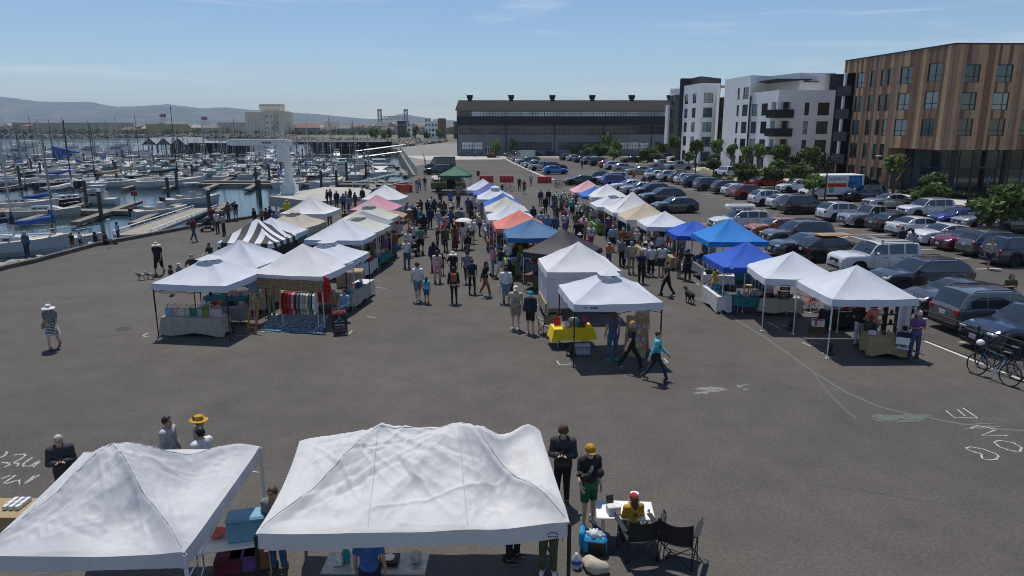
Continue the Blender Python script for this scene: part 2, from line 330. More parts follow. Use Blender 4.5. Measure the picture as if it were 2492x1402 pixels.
WASH=paintline('faint_worn_line',(0.20,0.19,0.17),0.5)
pxr('worn_line',[(1680,720),(1760,760),(1860,820),(1945,880),(1990,912),(2060,955),(2140,990),(2230,1012),(2330,1030),(2420,1043),(2520,1050)],0.10,WASH,.0016)
pxr('worn_line',[(1975,900),(2010,950),(2060,1000),(2085,1020)],0.10,paintline('fainter_worn_line',(0.16,0.15,0.135),0.4),.0024)
def smear(pxs,m_):
 P=[G(*p)for p in pxs];sheet('chalk_smear',P,0.005,m_,lot)
SM=paintline('chalk_smear',(0.36,0.35,0.33),0.52)
def smears(x0,x1,y0,y1,n,w,m_):
 for i in range(n):
  y=random.uniform(y0,y1);a=random.uniform(x0,x0+(x1-x0)*.5);b=a+random.uniform(.3,.55)*(x1-x0);pxr('chalk_smear',[(a+(b-a)*t/5,y+random.uniform(-1.5,1.5)-(b-a)*t/5*.06)for t in range(6)],random.uniform(.6,1.4)*w,m_,.004+.0006*i,True)
smears(1672,1800,946,958,7,.16,SM);smears(1790,1828,935,952,4,.14,SM);smears(2110,2290,1013,1034,9,.2,CHALKG);smears(2290,2490,1034,1056,3,.12,WASH)
TAR=paintline('tar_sealed_crack',(.045,.042,.039),.5);PATCH=paintline('repair_patch',(.07,.065,.058),.6);TYM=paintline('tyre_mark',(.045,.042,.039),.42);rc_=random.Random(3)
for a,b in(((2000,1180),(2492,1250)),((560,900),(640,1060)),((1780,880),(1980,980))):
 A_,B_=G(*a),G(*b);n_=int((B_-A_).length/.35)+2;off=0;pts=[]
 for i in range(n_):off=off*.93+rc_.uniform(-.06,.06);t=i/(n_-1);d_=(B_-A_).normalized();p=A_.lerp(B_,t);pts.append((p.x-d_.y*off,p.y+d_.x*off))
 ribbon('sealed_crack',pts,rc_.uniform(.02,.045),TAR,.003+.0001*rc_.randrange(9))
for q in((300,800),):p=G(*q);m=MB();m.lathe([(0,.004),(.30,.004),(.30,.0035)],20,(p.x,p.y,.002));m.ob('manhole_cover',mat('cast_iron',(.05,.046,.042),.7,.4,var=.4,scale=14),lot)
def bays(p0,p1,n,dx,dy,ln,label='painted_line'):
 for i in range(n):
  a=Vector(p0).lerp(Vector(p1),i/(n-1));ribbon('painted_line',[a,a+Vector((dx,dy,0))*ln],0.10,LINE)
# ---- far land: hills
ridge=[(-900,215),(-500,225),(-200,236),(0,238),(60,242),(130,251),(200,254),(250,252),(300,262),(370,261),(440,256),(480,261),(520,266),(560,264),(640,270),(700,274),(790,279),(860,287),(930,291),(965,283),(985,277),(1005,282),(1050,289),(1110,294),(1200,297),(1500,298),(2200,299),(3400,300)]
def ridge_h(px):
 for(a,b),(c,d)in zip(ridge,ridge[1:]):
  if a<=px<=c:return b+(d-b)*(px-a)/(c-a)
 return 300
rows=[]
Ds=[4200,4600,5000,5500,6000,6500,7200,8200];sh=[0,.10,.26,.48,.74,1,.8,0.1]
for D,k in zip(Ds,sh):
 r=[]
 for px in np.arange(-900,3401,14):
  h=(306-ridge_h(px))/1720*6500+8;x=(px-1246)/1720*(6500*.6+D*.4)
  nz=noise.fractal(Vector((x/700,D/700,0)),1.0,2.0,5);r.append((x,D,max(0,h*k*(1+.30*nz*(1.1-k))+(6*nz if k>.2 else 0))+(h*.035*noise.noise(Vector((x/60,D,1)))if k>.4 else 0)))
 rows.append(r)
m=MB();m.grid(rows)
hm,t_,b_,N_,L_=nodes_of('hill_woodland');g_=N_('ShaderNodeNewGeometry').outputs['Position']
L_(mix_n(N_,L_,rng_n(N_,L_,noise_n(N_,L_,g_,0.004,7,0.65),0.44,0.60,0,1),(0.018,0.028,0.02),(0.09,0.085,0.055)),b_.inputs['Base Color']);b_.inputs['Roughness'].default_value=1
m.ob('hills',hm,kind='structure',smooth=True)
# ==== BUILDINGS
class Face:
 """one upright wall plane from P to Q (ground corners), outward normal on the right-hand side of travel"""
 def __init__(s,P,Q):s.P=Vector((P[0],P[1],0));s.Q=Vector((Q[0],Q[1],0));s.u=(s.Q-s.P).normalized();s.n=Vector((s.u.y,-s.u.x,0));s.W=(s.Q-s.P).length;s.rz=math.atan2(s.u.y,s.u.x)
 def at(s,a,z,o=0.0):p=s.P+s.u*a+s.n*o;return Vector((p.x,p.y,z))
 def px(s,px,py):
  x=(px-1246)/FPX;y=-(py-701)/FPX;d=Vector((x,math.cos(PITCH)+y*math.sin(PITCH),-math.sin(PITCH)+y*math.cos(PITCH)))
  det=-d.x*s.u.y+s.u.x*d.y;t=(-s.P.x*s.u.y+s.u.x*s.P.y)/det;a=(d.x*s.P.y-d.y*s.P.x)/det*1.0
  a=(d.x*t-s.P.x)*s.u.x+(d.y*t-s.P.y)*s.u.y
  return a,CAM_H+d.z*t
 def wall(s,mb,z0,z1,holes=(),a0=0.0,a1=None,depth=0.16,mi=0):
  a1=s.W if a1 is None else a1;hs=[(max(a0,h[0]),min(a1,h[1]),max(z0,h[2]),min(z1,h[3]))for h in holes if h[1]>a0 and h[0]<a1 and h[3]>z0 and h[2]<z1]
  A_=sorted({a0,a1,*[h[0]for h in hs],*[h[1]for h in hs]});Z_=sorted({z0,z1,*[h[2]for h in hs],*[h[3]for h in hs]})
  for i in range(len(A_)-1):
   for j in range(len(Z_)-1):
    ca=(A_[i]+A_[i+1])/2;cz=(Z_[j]+Z_[j+1])/2
    if any(h[0]<ca<h[1]and h[2]<cz<h[3]for h in hs):continue
    mb.add([s.at(A_[i],Z_[j]),s.at(A_[i+1],Z_[j]),s.at(A_[i+1],Z_[j+1]),s.at(A_[i],Z_[j+1])],[(0,1,2,3)],mi)
  for h in hs:
   c=[s.at(h[0],h[2]),s.at(h[1],h[2]),s.at(h[1],h[3]),s.at(h[0],h[3])];d=[p-s.n*depth for p in c]
   mb.add(c+d,[(i,4+i,4+(i+1)%4,(i+1)%4)for i in range(4)],mi)
 def box(s,mb,a0,a1,z0,z1,o0,o1,mi=0):
  c=s.at((a0+a1)/2,(z0+z1)/2,(o0+o1)/2);mb.box(c,(abs(a1-a0),abs(o1-o0),z1-z0),s.rz,mi)
FRAME=mat('dark_window_frame',(0.02,0.028,0.03),0.4,var=0)
PANES=[GLASS,mat('green_tinted_glass',(0.05,0.085,0.085),0.06,var=0.0,spec=0.9),mat('glass_with_pale_blind',(0.30,0.36,0.34),0.18,var=0.12,scale=0.4,spec=0.7)]
def window(face,parent,a0,a1,z0,z1,split=None,trans=None,pane=None,depth=0.13,fr=0.07):
 mb=MB()
 for b in((a0,a0+fr,z0,z1),(a1-fr,a1,z0,z1),(a0+fr,a1-fr,z0,z0+fr),(a0+fr,a1-fr,z1-fr,z1)):face.box(mb,*b,-depth,-depth+.07)
 if split:c=a0+(a1-a0)*split;face.box(mb,c-.035,c+.035,z0+fr,z1-fr,-depth,-depth+.065)
 if trans:
  c=z0+(z1-z0)*trans;e=a0+(a1-a0)*split-.035 if split else a1-fr
  face.box(mb,a0+fr,e,c-.035,c+.035,-depth,-depth+.06)
  if split:face.box(mb,e+.07,a1-fr,c-.035,c+.035,-depth,-depth+.06)
 w=mb.ob('window',FRAME,parent);mb=MB();o=-depth+.02;pm=PANES[pane if pane is not None else random.choice((0,0,1,1,2))]
 mb.add([face.at(a0,z0,o),face.at(a1,z0,o),face.at(a1,z1,o),face.at(a0,z1,o)],[(0,1,2,3)]);mb.ob('pane',pm,w);return w
STUCCO=mat('pale_grey_stucco',(0.86,0.85,0.83),0.9,var=0.05,scale=0.5,bump=0.1,bscale=20)
DARKP=mat('black_cladding',(0.022,0.022,0.026),0.6,var=0.1,scale=0.5)
CHAR=mat('charcoal_stucco',(0.075,0.07,0.07),0.8,var=0.1,scale=0.5)
BROWNS=[mat('cladding_%s'%n,c,0.65,var=0.1,scale=0.9)for n,c in(('dark_brown',(0.175,0.10,0.06)),('brown',(0.275,0.16,0.09)),('tan',(0.50,0.29,0.16)),('taupe',(0.33,0.215,0.15)),('russet',(0.24,0.115,0.064)),('sand',(0.46,0.305,0.16)))]
def g2(px,py,z):p=G(px,py,z);return Vector((p.x,p.y,0))
FT=[14.72,11.72,8.70,5.70,2.62]
# ---- white block of flats, right wing
RZ=16.7;A0=g2(1765.5,193.7,RZ);A1=g2(1828.7,183,RZ);A3=g2(2035,177.6,RZ)
LZ=13.7;b0=g2(1829,226.2,LZ);b1=g2(1896,219.2,LZ);b2=g2(2034.4,219.2,LZ)
flatA=EMPTY('apartment_building',(b1.x,b1.y,0),label='pale grey apartment block with black corner balconies and roof terrace',cat='building')
flatA_inv=Matrix.Translation(-Vector((b1.x,b1.y,0)))
def under(o,root):
 o.parent=root;o.matrix_parent_inverse=root.matrix_basis.inverted()if root.matrix_basis else Matrix.Identity(4);return o
def blk(name,root,mb,mats,**k):o=mb.ob(name,mats,**k);under(o,root);return o
z2=lambda x,y:(1600+x/4.984,170+y/4.984);z1=lambda x,y:(2000+x/3.337,90+y/3.337)
def cols(face,zf,pairs):return[(face.px(*zf(a,y))[0],face.px(*zf(b,y))[0])for a,b,y in pairs]
def win(face,root,a0,a1,z0,z1,**k):w=window(face,None,a0,a1,z0,z1,**k);under(w,root);return w
def windows(face,root,C,rows,hgt=2.05,**k):
 H=[]
 for zt in rows:
  for a0,a1 in C:H.append((a0,a1,zt-hgt,zt))
 for h in H:win(face,root,*h,**k)
 return H
fL=Face(A0,A1);back=Vector((A0.x+16,A0.y+5,0))
cU=cols(fL,z2,[(958,985,500),(1027,1092,490)]);fB=Face(b0,b1);fF=Face(b1,b2)
H1=windows(fL,flatA,cU,FT[1:],split=None,trans=.3);H1+=windows(fL,flatA,cU,FT[:1],trans=.3)
cB=cols(fB,z2,[(1145,1210,480),(1262,1335,480)]);H2=windows(fB,flatA,cB,FT[1:],trans=.3)
cF=cols(fF,z2,[(1785,1840,470)]);H3=windows(fF,flatA,cF,FT[1:4],trans=.3);cF2=cols(fF,z2,[(1945,2085,470)]);H3+=windows(fF,flatA,cF2,FT[1:4],split=.66,trans=.35)
mb=MB();fL.wall(mb,-0.2,RZ,H1)
bz=[(1.9,4.5)]
sB=fB.px(*z2(1385,440))[0];sF=fF.px(*z2(1620,440))[0]
DO=[(sB,fB.W-.55,z-2.15,z+.1)for z in FT[1:4]];DF=[(.5,sF,z-2.15,z+.1)for z in FT[1:4]]
fB.wall(mb,-0.2,LZ,H2+DO,depth=1.2);fF.wall(mb,-0.2,LZ,H3+DF,depth=1.2)
n2=Vector((-fF.n.x,-fF.n.y,0))
T0=Vector((A1.x,A1.y,0));T1=T0+Vector((4.2,2.2,0));T2=b2+Vector((-4.5,4.0,0));T3=Vector((A3.x,A3.y,0));T4=b2+Vector((0.2,14,0));bk=A0+Vector((14,8,0))
up=MB()
for P_,Q_ in((T0,T1),(T1,T2),(T2,T3)):Face(P_,Q_).wall(up,LZ-.6,RZ)
Face(b2,b2+Vector((3,16,0))).wall(mb,-.2,LZ)
up.add([(p.x,p.y,RZ-.35)for p in(A0,T0,T1,T2,T3,T4,bk)],[(0,1,2,3,4,5,6)]);Face(T3,T4).wall(up,LZ-.6,RZ);Face(bk,A0).wall(up,0,RZ);Face(T4,bk).wall(up,0,RZ)
mb.add([(p.x,p.y,LZ-.9)for p in(b0,b1,b2,T4,bk)],[(0,1,2,3,4)])
for P_,Q_,z in((b0,b1,LZ),(b1,b2,LZ)):f=Face(P_,Q_);f.box(mb,0,f.W,z-.9,z-.01,-.25,-.02)
blk('wall',flatA,mb,STUCCO);blk('upper_storey',flatA,up,STUCCO)
cn=MB();cn.prism([(T0.x+1.2,T0.y-.4),(b1.x+.2,b1.y+2.0),(b1.x+6.2,b1.y+2.4),(b1.x+6.4,T2.y+1),(T1.x,T1.y+.5)],15.45,15.62);blk('terrace_roof',flatA,cn,DARKP)
cn=MB();cn.box((b2.x-2.6,T2.y+.2,15.2),(2.4,2.2,.1));blk('door_canopy',flatA,cn,DARKP)
for zt in FT[1:4]:
 mb=MB();zf=zt-2.25;o=.75
 poly=[fB.at(sB-.3,0),fB.at(sB-.3,0,o),fB.at(fB.W,0,0)+fB.n*o+fF.n*o,fF.at(sF+.3,0,o),fF.at(sF+.3,0),Vector((b1.x,b1.y,0))]
 mb.prism([(p.x,p.y)for p in poly],zf-.2,zf);ba=blk('balcony',flatA,mb,DARKP)
 mb=MB();pl=[poly[0],poly[1],poly[2],poly[3],poly[4]]
 for P_,Q_ in zip(pl,pl[1:]):
  f=Face(P_,Q_);f.box(mb,0,f.W,zf,zf+1.12,-.06,.0)
  for k in range(int(f.W/.22)):f.box(mb,k*.22+.05,k*.22+.1,zf+.02,zf+1.1,.0,.03)
 q=mb.ob('balustrade',DARKP);q.parent=ba
 mb=MB();f=fB;f.box(mb,sB+.02,fB.W-.56,zt-2.14,zt+.09,-1.19,-1.15);fF.box(mb,.5,sF-.02,zt-2.14,zt+.09,-1.19,-1.15);blk('balcony_door',flatA,mb,GLASS)
mb=MB()
for i in range(4):
 p=fF.at(4.3+0*i,FT[min(i,3)]+.55,.12)
for zt in FT[1:4]:
 mb=MB();a=cF[0][1]+.9;fF.box(mb,a,a+.42,zt+.12,zt+.3,.0,.22);blk('wall_lamp',flatA,mb,WHITE)
mb=MB();ff=Face(b1,b2);ff.box(mb,1.2,ff.W+2.5,0,2.0,1.4,1.8);blk('patio_wall',flatA,mb,CHAR)
rc=EMPTY('apartment_building',(b2.x+1,b2.y+3,0),label='black clad link wall between the pale and the brown flats',cat='building')
mb=MB();r0=b2+Vector((.05,2.8,0));r1=b2+Vector((9,1.8,0));Face(r0,r1).wall(mb,0,16.4);mb.add([(r0.x,r0.y,16.4),(r1.x,r1.y,16.4),(r1.x,r1.y+10,16.4),(r0.x,r0.y+10,16.4)],[(0,1,2,3)]);blk('wall',rc,mb,DARKP)
# ---- white block, left wing (with black tower and wood bay)
B0=g2(1664.8,209.1,16.65);B1=g2(1709.4,202.1,16.65);B2=g2(1753.5,203.1,16.65)
flatB=EMPTY('apartment_building',(B1.x,B1.y,0),label='narrow pale grey apartment wing before the black tower',cat='building')
fb=Face(B0,B1);fc=Face(B1,B2)
c1=cols(fb,z2,[(333,372,360),(427,470,350)]);c2=cols(fc,z2,[(562,675,350)])
HB=windows(fb,flatB,c1,FT,trans=.3);HC=windows(fc,flatB,c2,FT,split=.6,trans=.3)
mb=MB();fb.wall(mb,-.2,16.65,HB);fc.wall(mb,-.2,16.65,HC);e=[B0,B1,B2,B2+Vector((5,6,0)),B0+Vector((9,2,0))]
Face(B2,A0+Vector((0,5,0))).wall(mb,-.2,16.0);mb.add([(p.x,p.y,16.3)for p in e],[tuple(range(5))]);blk('wall',flatB,mb,STUCCO)
bw=EMPTY('wood_bay',(B2.x,B2.y,0),label='narrow wood-clad bay between the two pale apartment wings',cat='building bay')
w0=g2(1752,236,14.0);w1=g2(1766,235,14.0);w2=g2(1780,235,14.0);fw=Face(w0,w1);fw2=Face(w1,w2)
mb=MB();fw.wall(mb,0,13.9);fw2.wall(mb,0,13.9);mb.add([(p.x,p.y,13.9)for p in(w0,w1,w2,w2+Vector((0,6,0)),w0+Vector((0,6,0)))],[(0,1,2,3,4)]);blk('wall',bw,mb,BROWNS[1])
for f in(fw,fw2):
 k=0.0
 while k<f.W-.1:
  w_=min(random.uniform(.4,.8),f.W-k);mb=MB();f.box(mb,k+.01,k+w_-.01,.1,13.85,0,.05);blk('cladding_panel',bw,mb,random.choice(BROWNS));k+=w_
for zt in FT[1:4]:win(fw,bw,.35*fw.W,.95*fw.W,zt-2,zt,depth=-.08)
tw=EMPTY('black_tower',(B0.x,B0.y,0),label='black clad stair tower rising above the narrow pale wing',cat='building')
t0=g2(1657,191,18.3);t1=g2(1672,189.5,18.3);t2=g2(1753,190.5,18.3)
mb=MB();mb.prism([(t0.x-.1,t0.y),(B0.x-.15,B0.y+.4),(B0.x+1.5,B0.y+.7),(B1.x+.8,B1.y+4.5),(t2.x+.5,t2.y+1),(t2.x,t2.y+9),(t0.x+1,t0.y+5)],0,18.3);blk('wall',tw,mb,DARKP)
gw=EMPTY('apartment_building',(B0.x-1,B0.y+14,0),label='charcoal and white apartment wing furthest left, beside the warehouse',cat='building')
g0=g2(1631,216,16.5);g1=g2(1655,212,16.5);fg=Face(g0,g1+Vector((.3,-.5,0)));cg=[(1.5,3.3),(fg.W-6.5,fg.W-4.6)]
HG=windows(fg,gw,cg,FT[:4],trans=.3);mb=MB();fg.wall(mb,-.2,14.9,HG);blk('wall',gw,mb,CHAR);mb=MB();fg.wall(mb,14.9,16.5)
mb.add([(g0.x,g0.y,16.2),(g1.x,g1.y,16.2),(g1.x+10,g1.y+6,16.2),(g0.x+10,g0.y+6,16.2)],[(0,1,2,3)]);fg.box(mb,fg.W-9,fg.W-7.2,3.8,12.8,.02,.5);blk('white_band',gw,mb,STUCCO)
mb=MB();Face(g0+Vector((10,6,0)),g0).wall(mb,0,16.5);blk('end_wall',gw,mb,CHAR)
# ---- brown clad building
C0=g2(2058.4,147,17.05);C1=g2(2328.1,104.4,17.05);C2=g2(2492,105.2,17.05);C2=C1+(C2-C1)*3.2
br=EMPTY('apartment_building',(C1.x,C1.y,0),label='large building clad in brown, tan and taupe vertical panels over a dark glass ground floor',cat='building')
bl=Face(C0,C1);bR=Face(C1,C2)
cl=cols(bl,z1,[(270,325,540),(375,410,540),(460,492,535),(515,550,530),(615,712,525),(835,942,520)]);cr=cols(bR,z1,[(1132,1252,510),(1385,1515,510)]);st_=cr[1][0]-cr[0][0];cr+=[(cr[1][0]+st_*k,cr[1][1]+st_*k)for k in(1,2,3)]
ovl=bl.px(*z1(555,903))[0];OZ=5.22
LX=cl[0][0]-.45;HL=[(.25,LX,.2,15.2)];
for i,(a0,a1)in enumerate(cl):
 for r,zt in enumerate((15.12,11.96,8.80,5.66,2.6)):
  if i>=4 and r>2:continue
  HL.append((a0,a1,zt-2.06,zt));win(bl,br,a0,a1,zt-2.06,zt,split=.55 if i>=4 or i==0 else None,trans=.32,depth=.1)
HR=[]
for a0,a1 in cr:
 for zt in(14.75,11.7,8.80):HR.append((a0,a1,zt-1.96,zt));win(bR,br,a0,a1,zt-1.96,zt,split=.66,trans=.33,depth=.1)
mb=MB();bl.wall(mb,0,17.0,HL[:1],a1=LX+.01,depth=2.5);bl.wall(mb,0,17.0,HL[1:],a0=LX+.01,a1=ovl);bl.wall(mb,OZ,17.0,HL,a0=ovl);bR.wall(mb,OZ,17.0,HR)
c3=C2+Vector((2,20,0));c4=C0+Vector((12,12,0));Face(c4,C0).wall(mb,0,17.0);mb.add([(p.x,p.y,16.8)for p in(C0,C1,C2,c3,c4)],[tuple(range(5))]);pO=bl.at(ovl,0);mb.add([(p.x,p.y,OZ)for p in(pO,pO+Vector((6,1,0)),C2+Vector((0,6,0)),C2,C1)],[tuple(range(5))])
blk('wall',br,mb,BROWNS[0])
mb=MB();bl.box(mb,.2,LX,.2,15.2,-2.6,-2.5);bl.box(mb,.2,.3,.2,15.2,-2.5,-.2);blk('balcony_recess',br,mb,DARKP)
for zt in(15.12,11.96,8.80,5.66):
 zf=zt-2.75;mb=MB();bl.box(mb,-.5,LX-.05,zf-.22,zf,-2.4,.5);ba=blk('balcony',br,mb,DARKP);mb=MB();bl.box(mb,-.5,LX-.05,zf,zf+1.1,.44,.5);bl.box(mb,-.5,-.44,zf,zf+1.1,-1.5,.44);mb.ob('balustrade',DARKP).parent=ba;mb=MB();bl.box(mb,.5,.85,zf+.02,zf+2.9,.02,.32);blk('column',br,mb,STUCCO);mb=MB();bl.box(mb,LX-1.7,LX-.1,zf+.02,zf+2.6,-2.48,-2.3);blk('balcony_wall',br,mb,STUCCO)
mb=MB()
for f in(bl,bR):f.box(mb,0,f.W,16.9,17.06,-.1,.08)
blk('coping',br,mb,mat('dark_metal_coping',(0.03,0.03,0.03),0.5,var=0))
def clad(f,holes,zlow):
 edges=sorted({0.0,f.W,*[h[0]for h in holes],*[h[1]for h in holes]});k=0;prev=-1
 for e0,e1 in zip(edges,edges[1:]):
  n_=max(1,round((e1-e0)/random.uniform(.4,.7)));ws=[random.uniform(.6,1.4)for _ in range(n_)];tot=sum(ws);a=e0
  for w_ in ws:
   w_=w_/tot*(e1-e0);c=a+w_/2;zs=[zlow(c)]+[z for h in sorted(holes,key=lambda h:h[2])if h[0]<c<h[1]for z in(h[2],h[3])]+[16.9]
   col=random.choice([i for i in(0,0,1,1,2,3,4,5,2)if i!=prev]);prev=col
   for zb,zt in zip(zs[::2],zs[1::2]):
    if zt-zb>.1:mb=MB();f.box(mb,a+.008,a+w_-.008,zb+.01,zt-.01,.0,.05);blk('cladding_panel',br,mb,BROWNS[col])
   a+=w_
random.seed(21);clad(bl,HL,lambda c:0.1 if c<ovl else OZ);clad(bR,HR,lambda c:OZ)
gl=[pO+bl.u*0-bl.n*.05,pO-bl.n*2.2,C1-bl.n*2.4-bR.n*2.4,C2-bR.n*2.4]
for i,(P_,Q_)in enumerate(zip(gl[1:],gl[2:])):
 f=Face(P_,Q_);mb=MB();k=0.0
 while k<f.W:f.box(mb,k,k+.1,0,OZ,-.05,.06);k+=1.55
 for z in(.0,2.9,OZ-.16):f.box(mb,0,f.W,z,z+.16,-.04,.05)
 fr=blk('shopfront_frame',br,mb,FRAME);k=0.0
 while k<f.W-.2:
  e=min(k+1.55,f.W)
  for za,zb in((.16,2.9),(3.06,OZ-.16)):mb=MB();mb.add([f.at(k+.1,za),f.at(e,za),f.at(e,zb),f.at(k+.1,zb)],[(0,1,2,3)]);q=mb.ob('pane',PANES[0 if random.random()<.6 else 1],None);q.parent=fr
  k+=1.55
mb=MB();Face(pO,gl[1]).wall(mb,0,OZ);blk('return_wall',br,mb,BROWNS[1])
for i in range(4):
 p=C1+bR.u*(2+i*6.2)-bR.n*.7;mb=MB();mb.tube((p.x,p.y,0),(p.x,p.y,OZ),.3,n=12);blk('column',br,mb,DARKP)
# ---- warehouse
w0=G(1113,379,0);wy=w0.y;x0=w0.x;x1=62.0
wh=EMPTY('warehouse',(x0,wy,0),label='long dark grey steel warehouse with glazed bands and roof vents',cat='warehouse')
GREY=mat('grey_corrugated_steel',(0.19,0.195,0.205),0.7,var=0.07,scale=0.3);ROOFG=mat('grey_metal_roof',(0.036,0.034,0.033),0.9,spec=.05,var=0.06,scale=0.2);NAVY=mat('black_blue_metal_band',(0.014,0.016,0.023),0.55,var=0.1,scale=0.3)
fw=Face((x0,wy),(x1,wy));EZ=fw.px(1121,267)[1];e=lambda y:fw.px(1124,160+y/3.894)[1]
zs=dict(t1=e(432),b1=e(482),t2=e(568),b2=e(646),t3=e(722),b3=e(797));RD=13.0;RH=AT(1117,244,wy+RD).z
mb=MB();dx0,dx1=fw.px(1179,370)[0],fw.px(1199,370)[0];DZ=e(768)
HW=[(.6,fw.W-.5,zs['b1'],zs['t1']),(.6,fw.W-.5,zs['b2'],zs['t2'])]+[(a,a+11.4,zs['b3'],zs['t3'])for a in np.arange(1.2,fw.W-12,13.2)]
HW2=[h for h in HW]+[(dx0,dx1,.05,DZ)]
HW2=[h if not(h[0]<dx1 and h[1]>dx0 and h[3]<5 and h[2]>1)else(h[0],dx0-.3,h[2],h[3])for h in HW2]
fw.wall(mb,0,zs['b1'],HW2,depth=.3);fw.wall(mb,zs['t1'],EZ);fw.wall(mb,zs['b1'],zs['t1'],HW2);n=int(fw.W/.6)
fs=Face((x0,wy+2*RD),(x0,wy));fs.wall(mb,0,EZ,[(2,24,zs['b1'],zs['t1']),(2,24,zs['b2'],zs['t2'])]);mb.add([(x0,wy+2*RD,EZ),(x0,wy,EZ),(x0,wy+RD,RH)],[(0,1,2)]);Face((x1,wy),(x1,wy+2*RD)).wall(mb,0,EZ);Face((x1,wy+2*RD),(x0,wy+2*RD)).wall(mb,0,EZ)
blk('wall',wh,mb,GREY)
mb=MB();mb.add([(x0-.4,wy-.7,EZ-.25),(x1,wy-.7,EZ-.25),(x1,wy+RD,RH),(x0-.4,wy+RD,RH),(x1,wy+2*RD+.7,EZ-.25),(x0-.4,wy+2*RD+.7,EZ-.25)],[(0,1,2,3),(3,2,4,5)])
blk('roof',wh,mb,ROOFG)
mb=MB();fw.box(mb,.3,fw.W,zs['t2']+.1,zs['b1']-.05,.05,.5);[fw.box(mb,k,k+.12,zs['t2']+.12,zs['b1']-.07,.5,.56)for k in np.arange(.5,fw.W,1.2)];blk('metal_band',wh,mb,NAVY)
mb=MB();fw.box(mb,0,fw.W,zs['b2']-.1,zs['b2'],.01,.12);[fw.box(mb,k,k+.25,0,zs['b1'],.02,.10)for k in np.arange(0,fw.W,13.2)];blk('rail',wh,mb,NAVY)
PALEG=mat('glass_painted_sky_bright',(0.72,0.76,0.78),0.25,var=0.35,scale=0.25,spec=0.6);DUSTG=mat('dark_dusty_glass',(0.06,0.066,0.072),0.15,var=0.7,scale=0.35,spec=0.7)  # PALEG: bright sky seen through the panes is painted in as pale colour
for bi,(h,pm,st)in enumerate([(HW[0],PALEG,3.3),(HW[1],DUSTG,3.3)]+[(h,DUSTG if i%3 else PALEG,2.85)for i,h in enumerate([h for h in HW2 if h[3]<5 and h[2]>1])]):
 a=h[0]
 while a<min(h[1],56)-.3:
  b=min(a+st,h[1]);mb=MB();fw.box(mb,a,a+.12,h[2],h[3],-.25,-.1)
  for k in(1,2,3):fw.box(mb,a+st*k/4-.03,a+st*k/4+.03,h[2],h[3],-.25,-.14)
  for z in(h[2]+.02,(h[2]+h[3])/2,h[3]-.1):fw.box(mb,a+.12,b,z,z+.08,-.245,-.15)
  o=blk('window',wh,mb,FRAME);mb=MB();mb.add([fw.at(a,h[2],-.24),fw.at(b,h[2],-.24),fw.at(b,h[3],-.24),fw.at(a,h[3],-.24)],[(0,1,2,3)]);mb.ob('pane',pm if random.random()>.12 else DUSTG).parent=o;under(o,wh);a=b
mb=MB();fw.box(mb,dx0,dx1,.05,DZ,-.3,-.27);d_=blk('door',wh,mb,GLASS);mb=MB()
for k in range(4):a=dx0+(dx1-dx0-.16)*k/3;fw.box(mb,a,a+.16,.05,DZ,-.26,-.12)
fw.box(mb,dx0,dx1,DZ-.16,DZ,-.26,-.125);mb.ob('door_frame',WHITE).parent=d_
for px in(1143.5,1244,1344,1441,1537,1630):
 p=AT(px,245,wy+RD);mb=MB();mb.box((p.x,p.y,RH+.1),(1.1,1.1,.8));mb.box((p.x,p.y,RH+.85),(1.5,1.5,.9),taper=1.12);mb.box((p.x,p.y,RH+1.35),(1.75,1.75,.12));v=blk('roof_vent',wh,mb,NAVY)
 if px<1300:mb=MB();mb.tube((p.x-.8,p.y,RH+1.2),(p.x-1.25,p.y,RH+1.95),.05);mb.ob('vent_arm',NAVY).parent=v
# ==== MARKET TENTS
FW=fabric('white_tent_fabric',(0.68,0.685,0.70));FW2=fabric('cool_white_tent_fabric',(0.61,0.64,0.70));CREAM=fabric('cream_tent_fabric',(0.58,0.57,0.50));BEIGE=fabric('beige_tent_fabric',(0.47,0.42,0.345));TANF=fabric('tan_tent_fabric',(0.52,0.44,0.31))
GRY=fabric('grey_tent_fabric',(0.30,0.33,0.34));PINKF=fabric('pink_tent_fabric',(0.62,0.30,0.37));LPINK=fabric('light_pink_tent_fabric',(0.68,0.40,0.43));CORAL=fabric('coral_tent_fabric',(0.72,0.22,0.17));STEELB=fabric('steel_blue_tent_fabric',(0.055,0.16,0.33));BLUEF=fabric('blue_tent_fabric',(0.045,0.15,0.50));PURPF=fabric('violet_blue_tent_fabric',(0.10,0.12,0.42))
BRIGHT=fabric('bright_blue_tent_fabric',(0.02,0.21,0.60));ROYAL=fabric('royal_blue_tent_fabric',(0.02,0.10,0.50));BLACKF=fabric('black_tent_fabric',(0.045,0.042,0.05),0.03);GREENF=fabric('green_tent_fabric',(0.02,0.13,0.075))
def stripe_mat():
 m,t,b,N_,L_=nodes_of('striped_tent_fabric');g=N_('ShaderNodeTexCoord').outputs['Object'];sp=N_('ShaderNodeSeparateXYZ');L_(g,sp.inputs[0])
 ax=math_n(N_,L_,'ABSOLUTE',sp.outputs[0]);ay=math_n(N_,L_,'ABSOLUTE',sp.outputs[1]);side=math_n(N_,L_,'GREATER_THAN',ax,ay)
 mx=N_('ShaderNodeMix');L_(side,mx.inputs[0]);L_(sp.outputs[0],mx.inputs[2]);L_(sp.outputs[1],mx.inputs[3])
 f=math_n(N_,L_,'FRACT',math_n(N_,L_,'ADD',math_n(N_,L_,'MULTIPLY',mx.outputs[0],1.36),10.25));s=math_n(N_,L_,'GREATER_THAN',f,0.5)
 L_(mix_n(N_,L_,s,(0.66,0.67,0.70),(0.035,0.035,0.042)),b.inputs['Base Color']);b.inputs['Roughness'].default_value=.7;return m
STRIPE=stripe_mat()
